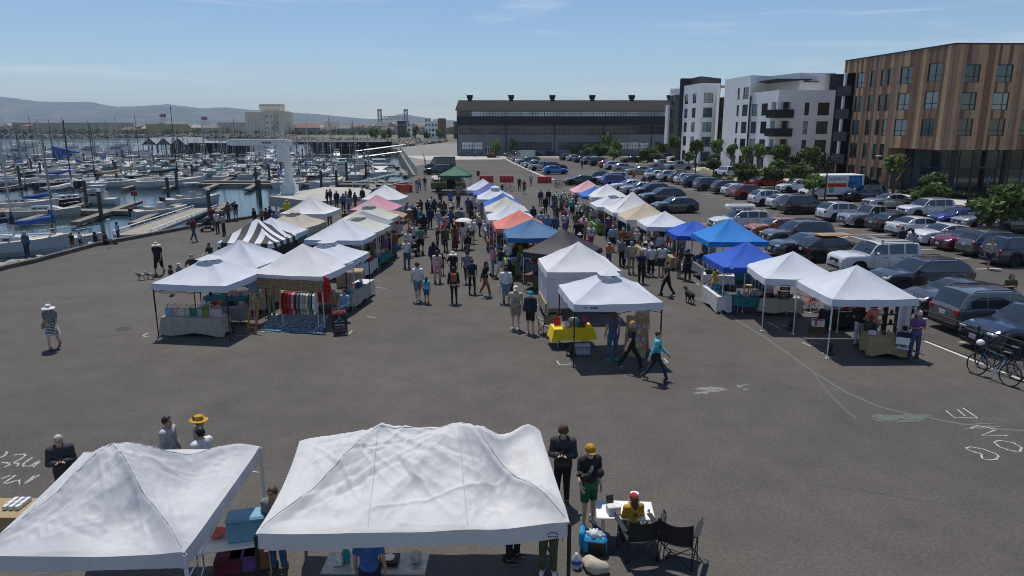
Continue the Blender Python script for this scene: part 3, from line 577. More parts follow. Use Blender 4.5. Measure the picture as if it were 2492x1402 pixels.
LEGW=mat('white_tent_leg',(0.6,0.61,0.62),0.4,0.1,var=0);LEGB=mat('black_tent_leg',(0.02,0.02,0.022),0.45,0.1,var=0)
leg_me={}
def leg_mesh(h,m):
 k=(round(h,2),m.name)
 if k not in leg_me:
  b=MB();b.box((0,0,h*.28),(.032,.032,h*.56));b.box((0,0,h*.75),(.042,.042,h*.5));b.box((0,0,.012),(.11,.11,.02));b.box((0,0,h*.5),(.058,.058,.07));leg_me[k]=b.mesh('leg',m)
 return leg_me[k]
def canopy(s,ze,zp,vent=False,seed=0,wr=0.03,sag=0.07,rings=9,per=10,conc=1.12):
 """pyramid cloth; rings from eave to peak, per points per side"""
 h=s/2;n=4*per;P=[];hub=0.16 if vent else 0.012
 for i in range(rings+1):
  r=1-(1-hub)*i/rings;row=[]
  for j in range(n):
   sd=j//per;t=(j%per)/per*2-1;x,y=((t,-1),(1,t),(-t,1),(-1,-t))[sd]
   mid=1-abs(t)**2;z=ze+(zp-ze)*(1-r)**conc-sag*mid*4*r*(1-r)-(.025*mid if i==0 else 0)
   w=noise.noise(Vector((x*r*2.2+seed*5.1,y*r*2.2,seed)))*wr+math.sin(t*17+seed)*wr*.35*r*abs(t)**2+noise.noise(Vector((t*6+seed,r*1.5,sd*3.3)))*wr*.5*r
   row.append((x*r*h,y*r*h,z+w*(1 if 0<i else.3)))
  P.append(row)
 m=MB();m.grid(P,cyc=True)
 if not vent:m.add([(0,0,zp+.01)]+P[-1],[(0,1+j,1+(j+1)%n)for j in range(n)])
 return m,P[0]
def valance(edge,drop,seed,out=.02):
 rows=[]
 for k in range(4):
  f=k/3;row=[]
  for j,p in enumerate(edge):
   w=1+out*f+.012*f*math.sin(j*1.7+seed)+.01*f*noise.noise(Vector((j*.5,seed,f)));row.append((p[0]*w,p[1]*w,p[2]-.002-drop*f+(.012*math.sin(j*.9+seed)if k==3 else 0)))
  rows.append(row)
 m=MB();m.grid(rows,cyc=True,flip=True);return m
tent_id=0
def tent(px,label,fab,rz=-6,s=3.0,ze=2.2,zp=3.1,legm=LEGW,vent=False,val=None,vcap=None,drop=.24,c=None,wall=None,conc=1.12,wr=.045,sag=.08,loc=None):
 global tent_id;tent_id+=1;i=tent_id
 p=G(px[0],px[1],zp)if loc is None else Vector(loc);root=EMPTY('market_tent',(p.x,p.y,0),R(rz),label,'tent','market tents')
 near=p.y<45;m,edge=canopy(s,ze,zp,vent,i,wr,sag,10 if near else 7,12 if near else 8,conc);can=m.ob('canopy',fab,root,smooth=True,ang=38)
 valance(edge,drop,i).ob('valance',val or fab,can,smooth=True,ang=60)
 if vent:
  m2,e2=canopy(s*.24,zp-.06,zp+.09,False,i,.005,.01,3,4);m2.ob('vent_cap',vcap or fab,can,smooth=True,ang=38)
 h=s/2-.03
 for sx in(-1,1):
  for sy in(-1,1):OB('leg',leg_mesh(ze,legm),root,loc=(sx*h,sy*h,0))
 b=MB()
 for a,q in(((-h,-h),(h,-h)),((h,-h),(h,h)),((h,h),(-h,h)),((-h,h),(-h,-h))):
  A=Vector((*a,0));B=Vector((*q,0));M_=(A+B)/2
  for P_,Q_ in((A,M_),(M_,B)):b.tube(P_+Vector((0,0,ze-.08)),Q_+Vector((0,0,ze-.36)),.012,n=4);b.tube(P_+Vector((0,0,ze-.36)),Q_+Vector((0,0,ze-.08)),.012,n=4)
 for sx in(-1,1):
  for sy in(-1,1):b.tube((sx*h,sy*h,ze-.05),(0,0,zp-.12),.013,n=4)
 b.ob('truss',legm,root)
 for wdef in(wall or[]):
  side,wm,z0=wdef;m=MB();A,B={'left':((-h,h),(-h,-h)),'right':((h,-h),(h,h)),'front':((-h,-h),(h,-h)),'back':((h,h),(-h,h))}[side];rows=[]
  for k in range(5):
   z=z0+(ze-.03-z0)*k/4;rows.append([(A[0]+(B[0]-A[0])*t/14+.03*math.sin(t*2.1+k*.4),A[1]+(B[1]-A[1])*t/14+.03*math.sin(t*1.7),z)for t in range(15)])
  m.grid(rows);m.ob('sidewall',wm,root,smooth=True)
 return root
T={}
T['L1']=tent(None,'white tent with a vented peak over the table of tote bags',FW2,-8.5,3.05,2.15,2.95,LEGB,True,loc=(-12.0,27.55),wr=.03)
T['L2']=tent(None,'sharp-peaked white tent over the rail of vintage clothes',FW,-11,3.15,2.12,3.15,LEGW,loc=(-8.85,29.5),wr=.045)
T['L3']=tent((581,583),'saggy white tent behind the tote bag tent',FW2,-8,3.0,2.1,3.05,LEGB,conc=.9,sag=.2,wr=.06)
T['L4']=tent((795,585),'white tent with a vented peak behind the clothes tent',FW2,-9,2.9,2.2,2.95,LEGB,True)
T['L5']=tent((624,533),'black and white striped tent with a black side wall',STRIPE,-8,3.0,2.1,3.15,LEGB,wall=[('right',BLACKF,.4),('left',BLACKF,.9)])
T['L6']=tent((659,529),'plain white tent tucked behind the striped tent',FW2,-7,3.0,2.15,3.0)
T['L7']=tent((832,531),'large plain white tent in the middle of the left block',FW2,-5,3.15,2.15,3.1)
T['L8']=tent((712,513),'beige tent with beige side wall in the left block',BEIGE,-7,3.0,2.2,3.0,vent=True,wall=[('right',BEIGE,1.1)],drop=.34)
T['L9']=tent((872,524),'cream tent with a beige vent cap in the left block',CREAM,-6,3.0,2.2,2.95,vent=True,vcap=BEIGE)
T['L10']=tent((883,513),'grey tent between the cream tent and the pale green tent',GRY,-6,3.0,2.15,2.95)
T['L11']=tent((898,496),'pale greenish white tent with a grey vent cap behind the grey tent',CREAM,-6,3.2,2.15,3.05,vent=True,vcap=GRY)
T['L12']=tent((916,474),'pink tent in the left block',PINKF,-6,3.1,2.1,3.05)
T['L13']=tent((936,449),'white tent behind the pink tent of the left block',FW,-6,3.2,2.1,3.2)
T['L14']=tent((755,477),'white tent with curled up eaves near the harbour crane',FW,-6,3.2,2.15,3.2,conc=1.3,sag=.15)
T['C1']=tent((1175,435),'white tent furthest back in the centre row',FW2,3,3.0,2.15,3.1)
T['C2']=tent((1191,445),'violet blue tent at the back of the centre row',PURPF,4,2.9,2.1,3.0)
T['C3']=tent((1205,454),'white vented tent between the violet and the blue tent',FW2,4,3.0,2.15,3.05,vent=True)
T['C4']=tent((1224,469),'medium blue tent in the middle of the centre row',BLUEF,5,2.9,2.1,3.0)
T['C5']=tent((1231,478),'cream white tent right in front of the medium blue tent',CREAM,5,3.0,2.15,3.05)
T['C6']=tent((1242,495),'white tent behind the coral tent',FW2,5,3.0,2.15,3.05)
T['C7']=tent((1264,511),'coral red tent in the centre row',CORAL,5,3.05,2.15,3.05)
T['C8']=tent((1297,531),'steel blue tent in front of the coral tent',STEELB,5,3.05,2.2,3.05)
T['C9']=tent((1371,557),'black tent in the centre row',BLACKF,-28,3.0,1.95,3.0)
T['C10']=tent((1408,588),'large white tent with white side walls behind the front tent of the centre row',FW,5,3.1,2.15,3.15,wall=[('left',FW,.12),('front',FW,.6)])
T['C11']=tent(None,'pale blue white tent at the front of the centre row, yellow table below',FW2,6,3.05,2.2,2.98,LEGB,True,loc=(3.42,24.45),wr=.04)
T['R1']=tent((1432,438),'light pink tent at the far end of the right row',LPINK,4,3.1,2.1,3.1)
T['R2']=tent((1450,452),'small deep blue tent beside the light pink tent',BLUEF,4,2.7,2.05,2.85)
T['R3']=tent((1478,447),'peaked white tent beside the small deep blue tent',FW,4,3.1,2.15,3.15)
T['R4']=tent((1492,471),'pale blue white vented tent in the right row',FW2,4,3.0,2.1,2.95,vent=True)
T['R5']=tent((1540,466),'tall peaked white tent with a steep curved roof in the right row',FW,3,3.4,2.15,3.45,conc=1.3)
T['R6']=tent((1571,494),'tan topped tent with a white valance',TANF,3,3.1,2.15,3.05,val=FW)
T['R7']=tent((1619,514),'small flat white tent beside the tan topped tent',FW2,2,2.8,2.2,2.95)
T['R8']=tent((1690,536),'low royal blue tent behind the bright blue tent',ROYAL,2,2.7,2.0,2.7)
T['R9']=tent((1777,531),'bright sky blue tent in the right row',BRIGHT,2,3.1,2.25,3.25)
T['R10']=tent((1818,589),'royal blue tent next to the bright sky blue tent',ROYAL,2,2.95,2.1,2.95)
T['R11']=tent((1931,611),'white tent second from the front of the right row',FW2,-3,3.0,2.15,3.0)
T['R12']=tent(None,'white tent at the front of the right row beside the chain link fence',FW2,1.2,3.0,2.15,3.08,loc=(12.55,25.25),wr=.05)
T['G1']=tent((1108,404),'dark green tent behind the camper van',GREENF,0,3.8,2.3,3.3,LEGB)
ap=G(965,522,2.1);m=MB();m.grid([[(-.9+.3*k+.0,-.9+j*.5,.28*(1-(k/5)**2))for j in range(5)]for k in range(6)]);m.ob('awning',mat('rust_awning',(0.30,0.19,0.12),.8),loc=(ap.x,ap.y,2.0),smooth=True,label='curved brown awning on the side of the pale greenish tent',cat='awning')
def weight(px,label):
 p=G(*px);r=EMPTY('tent_weight',p,0,label,'weight','tent leg weights');m=MB();m.lathe([(.0,0),(.15,.0),(.17,.04),(.14,.1),(.05,.14),(.0,.15)],12);m.ob('base',BLACK,r)
 m=MB();m.lathe([(.05,.1),(.10,.2),(.10,.34),(.04,.42),(.0,.43)],10,(.05,.03,0));m.ob('sandbag',BLACK,r)
for q,l in(((2016,862),'black weight bag on the front leg of the white tent by the fence'),((1922,802),'black weight bag between the two front white tents of the right row'),((899,700),'white topped weight at the corner of the vented left tent'),((1388,866),'black weight at the leg beside the yellow table'),((562,808),'black weight at the corner of the tote bag tent')):weight(q,l)
# ---- the two big canopies in the foreground
DIRTY=fabric('worn_white_canopy_fabric',(0.60,0.605,0.62),0.2,dirt=.45);DIRTY2=fabric('stained_white_canopy_fabric',(0.66,0.66,0.655),0.2,dirt=.65)
SEAM=mat('canopy_seam',(.50,.50,.50),.8,var=.1)
def field(x,y,fr,seed,n=26):
 """smooth random field of about unit size, feature length 1 / fr"""
 r=np.random.default_rng(seed);z=np.zeros_like(x)
 for _ in range(n):t=r.random()*6.283;k=fr*6.283*r.uniform(.5,1.4);z+=np.sin(k*(x*math.cos(t)+y*math.sin(t))+r.random()*6.283)
 return z/math.sqrt(n/2)
def cloth(nx,ny,c00,c10,c11,c01,hfun,drop,name,fm,root,sagf,seams=()):
 """sheet between four eave corners (near-left, near-right, far-right, far-left)"""
 u,v=np.meshgrid(np.linspace(0,1,nx+1),np.linspace(0,1,ny+1));C=[np.array(c)for c in(c00,c10,c11,c01)];P=((1-u)*(1-v))[...,None]*C[0]+(u*(1-v))[...,None]*C[1]+(u*v)[...,None]*C[2]+((1-u)*v)[...,None]*C[3]
 P[...,2]+=hfun(u,v);bow=sagf*4;n1=np.array([c10.y-c00.y,-(c10.x-c00.x),0]);n1/=np.linalg.norm(n1)
 P+=(bow*u*(1-u)*(1-v)**4)[...,None]*n1*.35;P+=(bow*v*(1-v)*(1-u)**4)[...,None]*np.array([.3,0,0]);P=P.tolist()
 m=MB();m.grid(P);can=m.ob(name,fm,root,smooth=True)
 ring=[P[0][i]for i in range(nx)]+[P[j][nx]for j in range(ny)]+[P[ny][i]for i in range(nx,0,-1)]+[P[j][0]for j in range(ny,0,-1)];c=(c00+c10+c11+c01)/4;rows=[]
 for k in range(5):
  f=k/4;rows.append([((p[0]-c.x)*(1+.010*f+.006*f*math.sin(q*.21))+c.x,(p[1]-c.y)*(1+.010*f+.006*f*math.sin(q*.17))+c.y,p[2]-.003-drop*f*(1+.10*math.sin(q*.045))+.02*f*noise.noise(Vector((q*.13,f*2,3))))for q,p in enumerate(ring)])
 m=MB();m.grid(rows,cyc=True,flip=True);m.ob('valance',fm,can,smooth=True)
 for line in seams:
  pts=[]
  for(a,b),(c_,d_)in zip(line,line[1:]):
   for t in np.linspace(0,1,26)[:-1]:i=min(nx-1,(a+(c_-a)*t)*nx);j=min(ny-1,(b+(d_-b)*t)*ny);i0,j0=int(i),int(j);fi,fj=i-i0,j-j0;q=[np.array(P[j0+y][i0+x])*((fi if x else 1-fi)*(fj if y else 1-fj))for x in(0,1)for y in(0,1)];pts.append(Vector(sum(q))+Vector((0,0,.004)))
  m=MB();m.path(pts,.007,4);m.ob('seam',SEAM,can)
 return can
def seg(u,v,a,b,sx,sy):
 ax,ay,bx,by=a[0]*sx,a[1]*sy,b[0]*sx,b[1]*sy;L2=(bx-ax)**2+(by-ay)**2;t=np.clip(((u*sx-ax)*(bx-ax)+(v*sy-ay)*(by-ay))/L2,0,1);return np.hypot(u*sx-ax-t*(bx-ax),v*sy-ay-t*(by-ay)),t
def G2(u,v,cu,cv,wu,wv):return np.exp(-(((u-cu)/wu)**2+((v-cv)/wv)**2))
def folds(u,v,peaks,n,seed,sx,sy,amp):
 """soft ridges fanning from the poles and corners, as slack cloth makes"""
 r=random.Random(seed);z=np.zeros_like(u);src=peaks+[(0,0),(1,0),(1,1),(0,1)]
 for _ in range(n):
  a=r.choice(src);b=(r.random(),r.choice((0,0,0,1))*1.0)if r.random()<.7 else(r.choice((0,1))*1.0,r.random());t0,t1=r.uniform(.02,.45),r.uniform(.5,.95);p=(a[0]+(b[0]-a[0])*t0,a[1]+(b[1]-a[1])*t0);q=(a[0]+(b[0]-a[0])*t1+r.uniform(-.06,.06),a[1]+(b[1]-a[1])*t1+r.uniform(-.06,.06))
  d,t=seg(u,v,p,q,sx,sy);w=r.uniform(.02,.07);z+=r.choice((1,1,-.8))*amp*r.uniform(.4,1.2)*np.exp(-(d/w))*np.sin(np.pi*np.clip(t,0,1))**.7
 return z
def h2(u,v):
 x,y=u*4.5,v*3;ev=np.minimum(v/.64,(1-v)/.35);eu=np.minimum(u/.35,(1-u)/.34);base=np.minimum(np.minimum(ev,eu),1);z=.70*base**.9
 z-=.50*G2(u,v,.845,.62,.085,.30)*np.minimum(1,(1-u)/.06)+.24*G2(u,v,.77,.20,.07,.15)+.15*G2(u,v,.52,.22,.10,.15)+.10*G2(u,v,.15,.42,.09,.2)+.05*G2(u,v,.3,.25,.1,.12)
 for a,b,amp,w in(((.655,.64),(.79,.0),.10,.16),((.655,.64),(1,.03),.17,.20),((.35,.63),(.0,.0),.07,.12),((.66,.60),(.90,.26),.10,.13),((1,1),(.70,.76),.16,.14),((.655,.64),(.45,.02),.05,.2),((.655,.64),(.30,.02),.05,.16)):
  d,t=seg(u,v,a,b,4.5,3);z+=amp*np.exp(-(d/w)**1.4)*np.minimum(1,6*t*(1-t)+.1)
 ed=np.minimum(1,10*np.minimum(np.minimum(v,1-v),np.minimum(u,1-u)));return z+ed*(folds(u,v,[(.35,.63),(.655,.64)],95,4,4.5,3,.034)+.022*field(x,y,.45,3)-.012*np.abs(field(x,y,1.1,5))-.007*np.abs(field(x*1.3,y,2.6,6))-.002*np.abs(field(x,y,6,7)))
def h1(u,v):
 x,y=u*3.6,v*3.2;du=np.where(u<.43,u/.43,(1-u)/.57);base=np.minimum(np.minimum(du,np.where(v<.5,v/.5,(1-v)/.5)),1);z=.92*base**1.05
 z-=.36*G2(u,v,.76,.58,.15,.24)*np.minimum(1,8*(1-u))+.24*G2(u,v,.60,.20,.15,.12)+.10*G2(u,v,.25,.25,.12,.12)
 for a,b,amp,w in(((.43,.5),(1,0),.12,.12),((.43,.5),(1,1),.07,.12),((.43,.5),(.0,.0),.06,.12),((1,1),(.62,.60),.05,.14)):
  d,t=seg(u,v,a,b,3.6,3.2);z+=amp*np.exp(-(d/w)**1.4)*np.minimum(1,6*t*(1-t)+.1)
 ed=np.minimum(1,10*np.minimum(np.minimum(v,1-v),np.minimum(u,1-u)));return z+ed*(folds(u,v,[(.43,.5)],85,9,3.6,3.2,.027)+.016*field(x,y,.5,13)-.010*np.abs(field(x,y,1.3,15))-.007*np.abs(field(x,y*1.3,3,16))-.002*np.abs(field(x,y,6,17)))
EZ2=2.05
k=[G(622,1300,EZ2),G(1386,1272,EZ2),G(1314,1050,EZ2+.15),G(728,1074,EZ2)]
cb=EMPTY('canopy_tent',(k[0]+k[2])/2*Vector((1,1,0)).x if False else Vector(((k[0].x+k[2].x)/2,(k[0].y+k[2].y)/2,0)),0,'large wrinkled stained white canopy with two peaks in the foreground','tent')
def put(o,root):o.location-=root.location if o.parent is root else Vector((0,0,0));return o
put(cloth(210,140,*k,h2,.24,'canopy',DIRTY2,cb,.25,[[(.35,.635),(.0,.0)],[(.35,.635),(.352,.0)],[(.655,.645),(.67,.0)],[(.655,.645),(1,.0)],[(.35,.635),(.655,.645)]]),cb)
def bigleg(root,p,z,lean=(0,0),mm=LEGB):
 m=MB();m.tube((0,0,0),(lean[0],lean[1],z),.024,n=8);m.tube((lean[0]*.48,lean[1]*.48,z*.48),(lean[0],lean[1],z),.032,n=8);m.box((0,0,.01),(.12,.12,.02));o=m.ob('leg',mm,root,loc=Vector((p.x,p.y,0))-root.location)
for p in k:bigleg(cb,p,EZ2-.02)
m=MB()
kc=(k[0]+k[1]+k[2]+k[3])/4;ki=[p.lerp(kc,.05)+Vector((0,0,-.1))for p in k]
for i in range(4):m.tube(ki[i],ki[(i+1)%4],.016)
put(m.ob('eave_bar',LEGB,cb),cb)
lg=MB();a=G(1345,1304,1.93)
for dx0,dz0,dx1,dz1 in((-.085,.0,-.02,.05),(-.02,.05,.01,.032),(.01,.032,.03,.045),(.03,.045,.085,.0)):lg.box((a.x+(dx0+dx1)/2,a.y-.03,1.96+(dz0+dz1)/2),(math.hypot(dx1-dx0,dz1-dz0),.004,.014),ry=-math.atan2(dz1-dz0,dx1-dx0))
for i in range(6):lg.box((a.x-.07+i*.028,a.y-.03,1.935),(.02,.004,.024))
put(lg.ob('printed_mark',BLACK,cb),cb)
k1=[G(-60,1352,2.05),G(449,1347,2.05),G(633,1088,2.05),G(205,1100,2.05)]
ca=EMPTY('canopy_tent',Vector(((k1[0].x+k1[2].x)/2,(k1[0].y+k1[2].y)/2,0)),0,'wrinkled white canopy with one peak at the bottom left','tent')
put(cloth(160,140,*k1,h1,.22,'canopy',DIRTY,ca,.12,[[(.43,.5),(1,0)],[(.43,.5),(0,0)],[(.43,.5),(1,1)],[(.43,.5),(.0,1)]]),ca)
for p in k1:bigleg(ca,p,2.03,mm=LEGW)
m=MB()
kc=(k1[0]+k1[1]+k1[2]+k1[3])/4;k1=[p.lerp(kc,.03)for p in k1]
for i in range(4):m.tube(k1[i]+Vector((0,0,-.24)),k1[(i+1)%4]+Vector((0,0,-.24)),.015);m.tube(k1[i]+Vector((0,0,-.5)),(k1[i]+k1[(i+1)%4])/2+Vector((0,0,-.26)),.013)
put(m.ob('eave_bar',LEGW,ca),ca)
for key,x,col,l in(('C11',-1.15,BLACK,'black'),('R9',-1.2,WHITE,'white'),('R10',-1.15,WHITE,'white'),('L7',1.2,mat('red_print',(.5,.05,.04),.6),'red')):
 r=T[key];h=1.53;m=MB();z=2.08;m.add([(x-.11,-h-.012,z-.03),(x+.11,-h-.012,z-.03),(x,-h-.012,z+.05)],[(0,1,2)]);[m.box((x+.2+.07*i,-h-.012,z-.005),(.05,.004,.05))for i in range(4 if key=='C11' else 0)];m.ob('printed_mark',col,r)
# ==== PEOPLE
def surf_nets(fn,lo,hi,h):
 """polygonise the zero level of fn on a grid (naive surface nets)"""
 lo=np.array(lo,float);n=np.maximum(2,np.ceil((np.array(hi)-lo)/h).astype(int)+1)
 ax=[lo[i]+h*np.arange(n[i])for i in range(3)];X,Y,Z=np.meshgrid(*ax,indexing='ij');V=fn(np.stack([X,Y,Z],-1).reshape(-1,3)).reshape(n)
 V[0]=V[-1]=np.maximum(V[0],1e-3);V[0]=np.maximum(V[0],1e-3);V[-1]=np.maximum(V[-1],1e-3);V[:,0]=np.maximum(V[:,0],1e-3);V[:,-1]=np.maximum(V[:,-1],1e-3);V[:,:,0]=np.maximum(V[:,:,0],1e-3);V[:,:,-1]=np.maximum(V[:,:,-1],1e-3)
 ins=V<0;c=n-1;acc=np.zeros((*c,3));cnt=np.zeros(c)
 for a in range(3):
  o=[i for i in range(3)if i!=a]
  for d0 in(0,1):
   for d1 in(0,1):
    s0=[slice(0,c[i])for i in range(3)];s0[o[0]]=slice(d0,d0+c[o[0]]);s0[o[1]]=slice(d1,d1+c[o[1]]);s1=list(s0);s1[a]=slice(1,c[a]+1)
    v0=V[tuple(s0)];v1=V[tuple(s1)];cr=(v0<0)!=(v1<0);t=np.where(cr,v0/np.where(cr,v0-v1,1),0)
    p=np.zeros((*c,3));p[...,a]=t;p[...,o[0]]=d0;p[...,o[1]]=d1;acc+=p*cr[...,None];cnt+=cr
 act=cnt>0;idx=-np.ones(c,int);idx[act]=np.arange(act.sum());cell=np.argwhere(act);P=lo+h*(cell+acc[act]/cnt[act][:,None]);F=[]
 for a in range(3):
  o1,o2=[(1,2),(2,0),(0,1)][a];s0=[slice(1,c[i])for i in range(3)];s0[a]=slice(0,c[a]);s1=list(s0);s1[a]=slice(1,c[a]+1);A_=ins[tuple(s0)];B_=ins[tuple(s1)]
  e=np.argwhere(A_!=B_);
  if not len(e):continue
  sg=A_[tuple(e.T)];e=e.copy();
  for i in range(3):
   if i!=a:e[:,i]+=1
  def ci(d1,d2):q=e.copy();q[:,o1]-=d1;q[:,o2]-=d2;return idx[tuple(q.T)]
  q=np.stack([ci(1,1),ci(0,1),ci(0,0),ci(1,0)],1);q[~sg]=q[~sg][:,::-1];F.append(q)
 F=np.concatenate(F)if F else np.zeros((0,4),int);F=F[(F>=0).all(1)]
 return P,F
def cone(p,a,b,ra,rb,sq=None):
 a=np.array(a,float);b=np.array(b,float);d=b-a;t=np.clip(((p-a)@d)/max(d@d,1e-9),0,1);q=p-a-t[:,None]*d
 if sq is not None:q=q*np.array(sq)
 return np.sqrt((q*q).sum(1))-(ra+(rb-ra)*t)
def ell(p,c,r):r=np.array(r);q=(p-np.array(c))/r;k=np.sqrt((q*q).sum(1));return(k-1)*r.min()
def smin(a,b,k):h=np.clip(.5+.5*(b-a)/k,0,1);return b+(a-b)*h-k*h*(1-h)
def head_sdf(p):
 d=ell(p,(0,-.005,.02),(.076,.095,.105));d=smin(d,ell(p,(0,.03,-.055),(.056,.062,.062)),.035)
 d=smin(d,cone(p,(0,.088,.01),(0,.112,-.022),.009,.016),.014);d=smin(d,ell(p,(0,.082,-.06),(.026,.014,.011)),.012);d=smin(d,ell(p,(0,.075,-.098),(.024,.02,.018)),.02)
 for s in(-1,1):
  d=np.maximum(d,-(ell(p,(s*.032,.098,.018),(.019,.016,.012))));d=smin(d,ell(p,(s*.032,.082,.018),(.014,.012,.012)),.006);d=smin(d,ell(p,(s*.078,-.005,.0),(.012,.022,.03)),.01);d=smin(d,cone(p,(s*.015,.092,.038),(s*.05,.08,.038),.008,.006),.01)
 return d
HV,HF=surf_nets(head_sdf,(-.11,-.12,-.14),(.11,.14,.15),.0135)
hc=HV[HF].mean(1);HM=np.zeros(len(HF),int)
HM[(np.abs(np.abs(hc[:,0])-.032)<.013)&(np.abs(hc[:,2]-.018)<.009)&(hc[:,1]>.06)]=1;HM[(np.abs(np.abs(hc[:,0])-.032)<.02)&(np.abs(hc[:,2]-.042)<.007)&(hc[:,1]>.06)]=1
HM[(np.abs(hc[:,0])<.026)&(np.abs(hc[:,2]+.06)<.008)&(hc[:,1]>.07)]=2
def hand_sdf(p):
 d=ell(p,(0,0,-.045),(.018,.042,.05))
 for i,(y,l)in enumerate(((.03,.068),(.010,.078),(-.011,.072),(-.030,.056))):
  k1=(-.006,y,-.085);k2=(-.014,y*1.05,-.085-l*.5);k3=(-.032,y*1.05,-.085-l*.95);d=np.minimum(d,np.minimum(cone(p,k1,k2,.0105,.0095),cone(p,k2,k3,.0095,.008)))
 d=smin(d,np.minimum(cone(p,(0,.03,-.03),(-.012,.062,-.065),.014,.0115),cone(p,(-.012,.062,-.065),(-.022,.068,-.095),.0115,.009)),.008);return d
NV,NF=surf_nets(hand_sdf,(-.06,-.06,-.19),(.04,.09,.02),.0095)
LIP=mat('lips',(0.32,0.11,0.09),.5,var=0);EYE=mat('eyes_and_brows',(0.02,0.014,0.01),.4,var=0)
_hat={}
def hat_mesh(kind,m):
 k=(kind,m.name)
 if k in _hat:return _hat[k]
 b=MB()
 if kind=='sun':b.lathe([(.0,.09),(.06,.088),(.088,.06),(.098,-.005),(.15,-.03),(.215,-.055),(.218,-.06),(.15,-.038),(.098,-.014)],20)
 elif kind=='boater':b.lathe([(.0,.085),(.085,.082),(.092,.075),(.1,.0),(.19,-.012),(.19,-.02),(.1,-.01)],20)
 elif kind=='beanie':b.lathe([(.0,.125),(.05,.115),(.085,.075),(.1,.02),(.103,-.03),(.098,-.035)],16)
 else:
  b.lathe([(.0,.088),(.045,.082),(.085,.05),(.1,.0),(.101,-.03)],16);rows=[]
  for r in(.9,1.0):rows.append([(math.sin(t)*.092*(1 if r<1 else.95),math.cos(t)*.088*r+(.0 if r<1 else.085*math.cos(t)),-.022-(.03 if r==1 else 0))for t in np.linspace(-1.25,1.25,9)])
  b.grid(rows);b.grid([[(x,y,z-.008)for x,y,z in q]for q in rows],flip=True)
  if kind=='flat':pass
 _hat[k]=b.mesh('hat',m,smooth=True,ang=50);return _hat[k]
_shoe={}
def shoe_mesh(m):
 if m.name in _shoe:return _shoe[m.name]
 V,F=surf_nets(lambda p:np.maximum(np.minimum(smin(cone(p,(0,-.07,.045),(0,.12,.03),.047,.04,(1,.8,1)),cone(p,(0,-.06,.05),(0,-.07,.11),.045,.048),.03),9),-p[:,2]),(-.08,-.15,-.02),(.08,.2,.15),.02)
 c=V[F].mean(1);_shoe[m.name]=raw_mesh('shoe',V,F,[m,mat('white_shoe_sole',(.6,.6,.58),.7,var=0)],(c[:,2]<.022).astype(int));return _shoe[m.name]
_cl={}
def cm(c,n=None):
 k=tuple(round(x,3)for x in c)
 if k not in _cl:_cl[k]=mat('cloth_%d'%len(_cl),c,.9,var=.3,scale=8,bump=.6,bscale=11)
 return _cl[k]
CL=dict(black=(.016,.016,.018),charcoal=(.045,.045,.05),grey=(.19,.19,.2),ltgrey=(.38,.38,.39),white=(.62,.62,.61),navy=(.018,.026,.06),denim=(.05,.095,.18),ltdenim=(.15,.235,.36),blue=(.05,.12,.35),ltblue=(.27,.40,.56),teal=(.03,.28,.33),aqua=(.1,.45,.52),green=(.012,.11,.045),olive=(.09,.09,.045),sage=(.10,.19,.15),khaki=(.30,.25,.165),beige=(.40,.345,.26),brown=(.10,.055,.035),rust=(.26,.09,.03),mustard=(.42,.23,.025),yellow=(.62,.48,.03),orange=(.6,.2,.03),red=(.42,.025,.025),magenta=(.5,.03,.14),pink=(.58,.26,.30),ltpink=(.6,.42,.42),purple=(.15,.07,.2),maroon=(.13,.02,.035),cream=(.55,.5,.4),coral=(.6,.16,.11))
HAIR=dict(black=(.012,.010,.010),dark=(.028,.018,.013),brown=(.07,.04,.022),auburn=(.12,.045,.02),blond=(.36,.24,.10),grey=(.30,.29,.28),silver=(.42,.40,.37),white=(.6,.59,.57))
CN=dict(ltgrey='light grey',ltdenim='light denim',ltblue='light blue',ltpink='pale pink',denim='denim',aqua='turquoise',sage='sage green')
used_labels={}
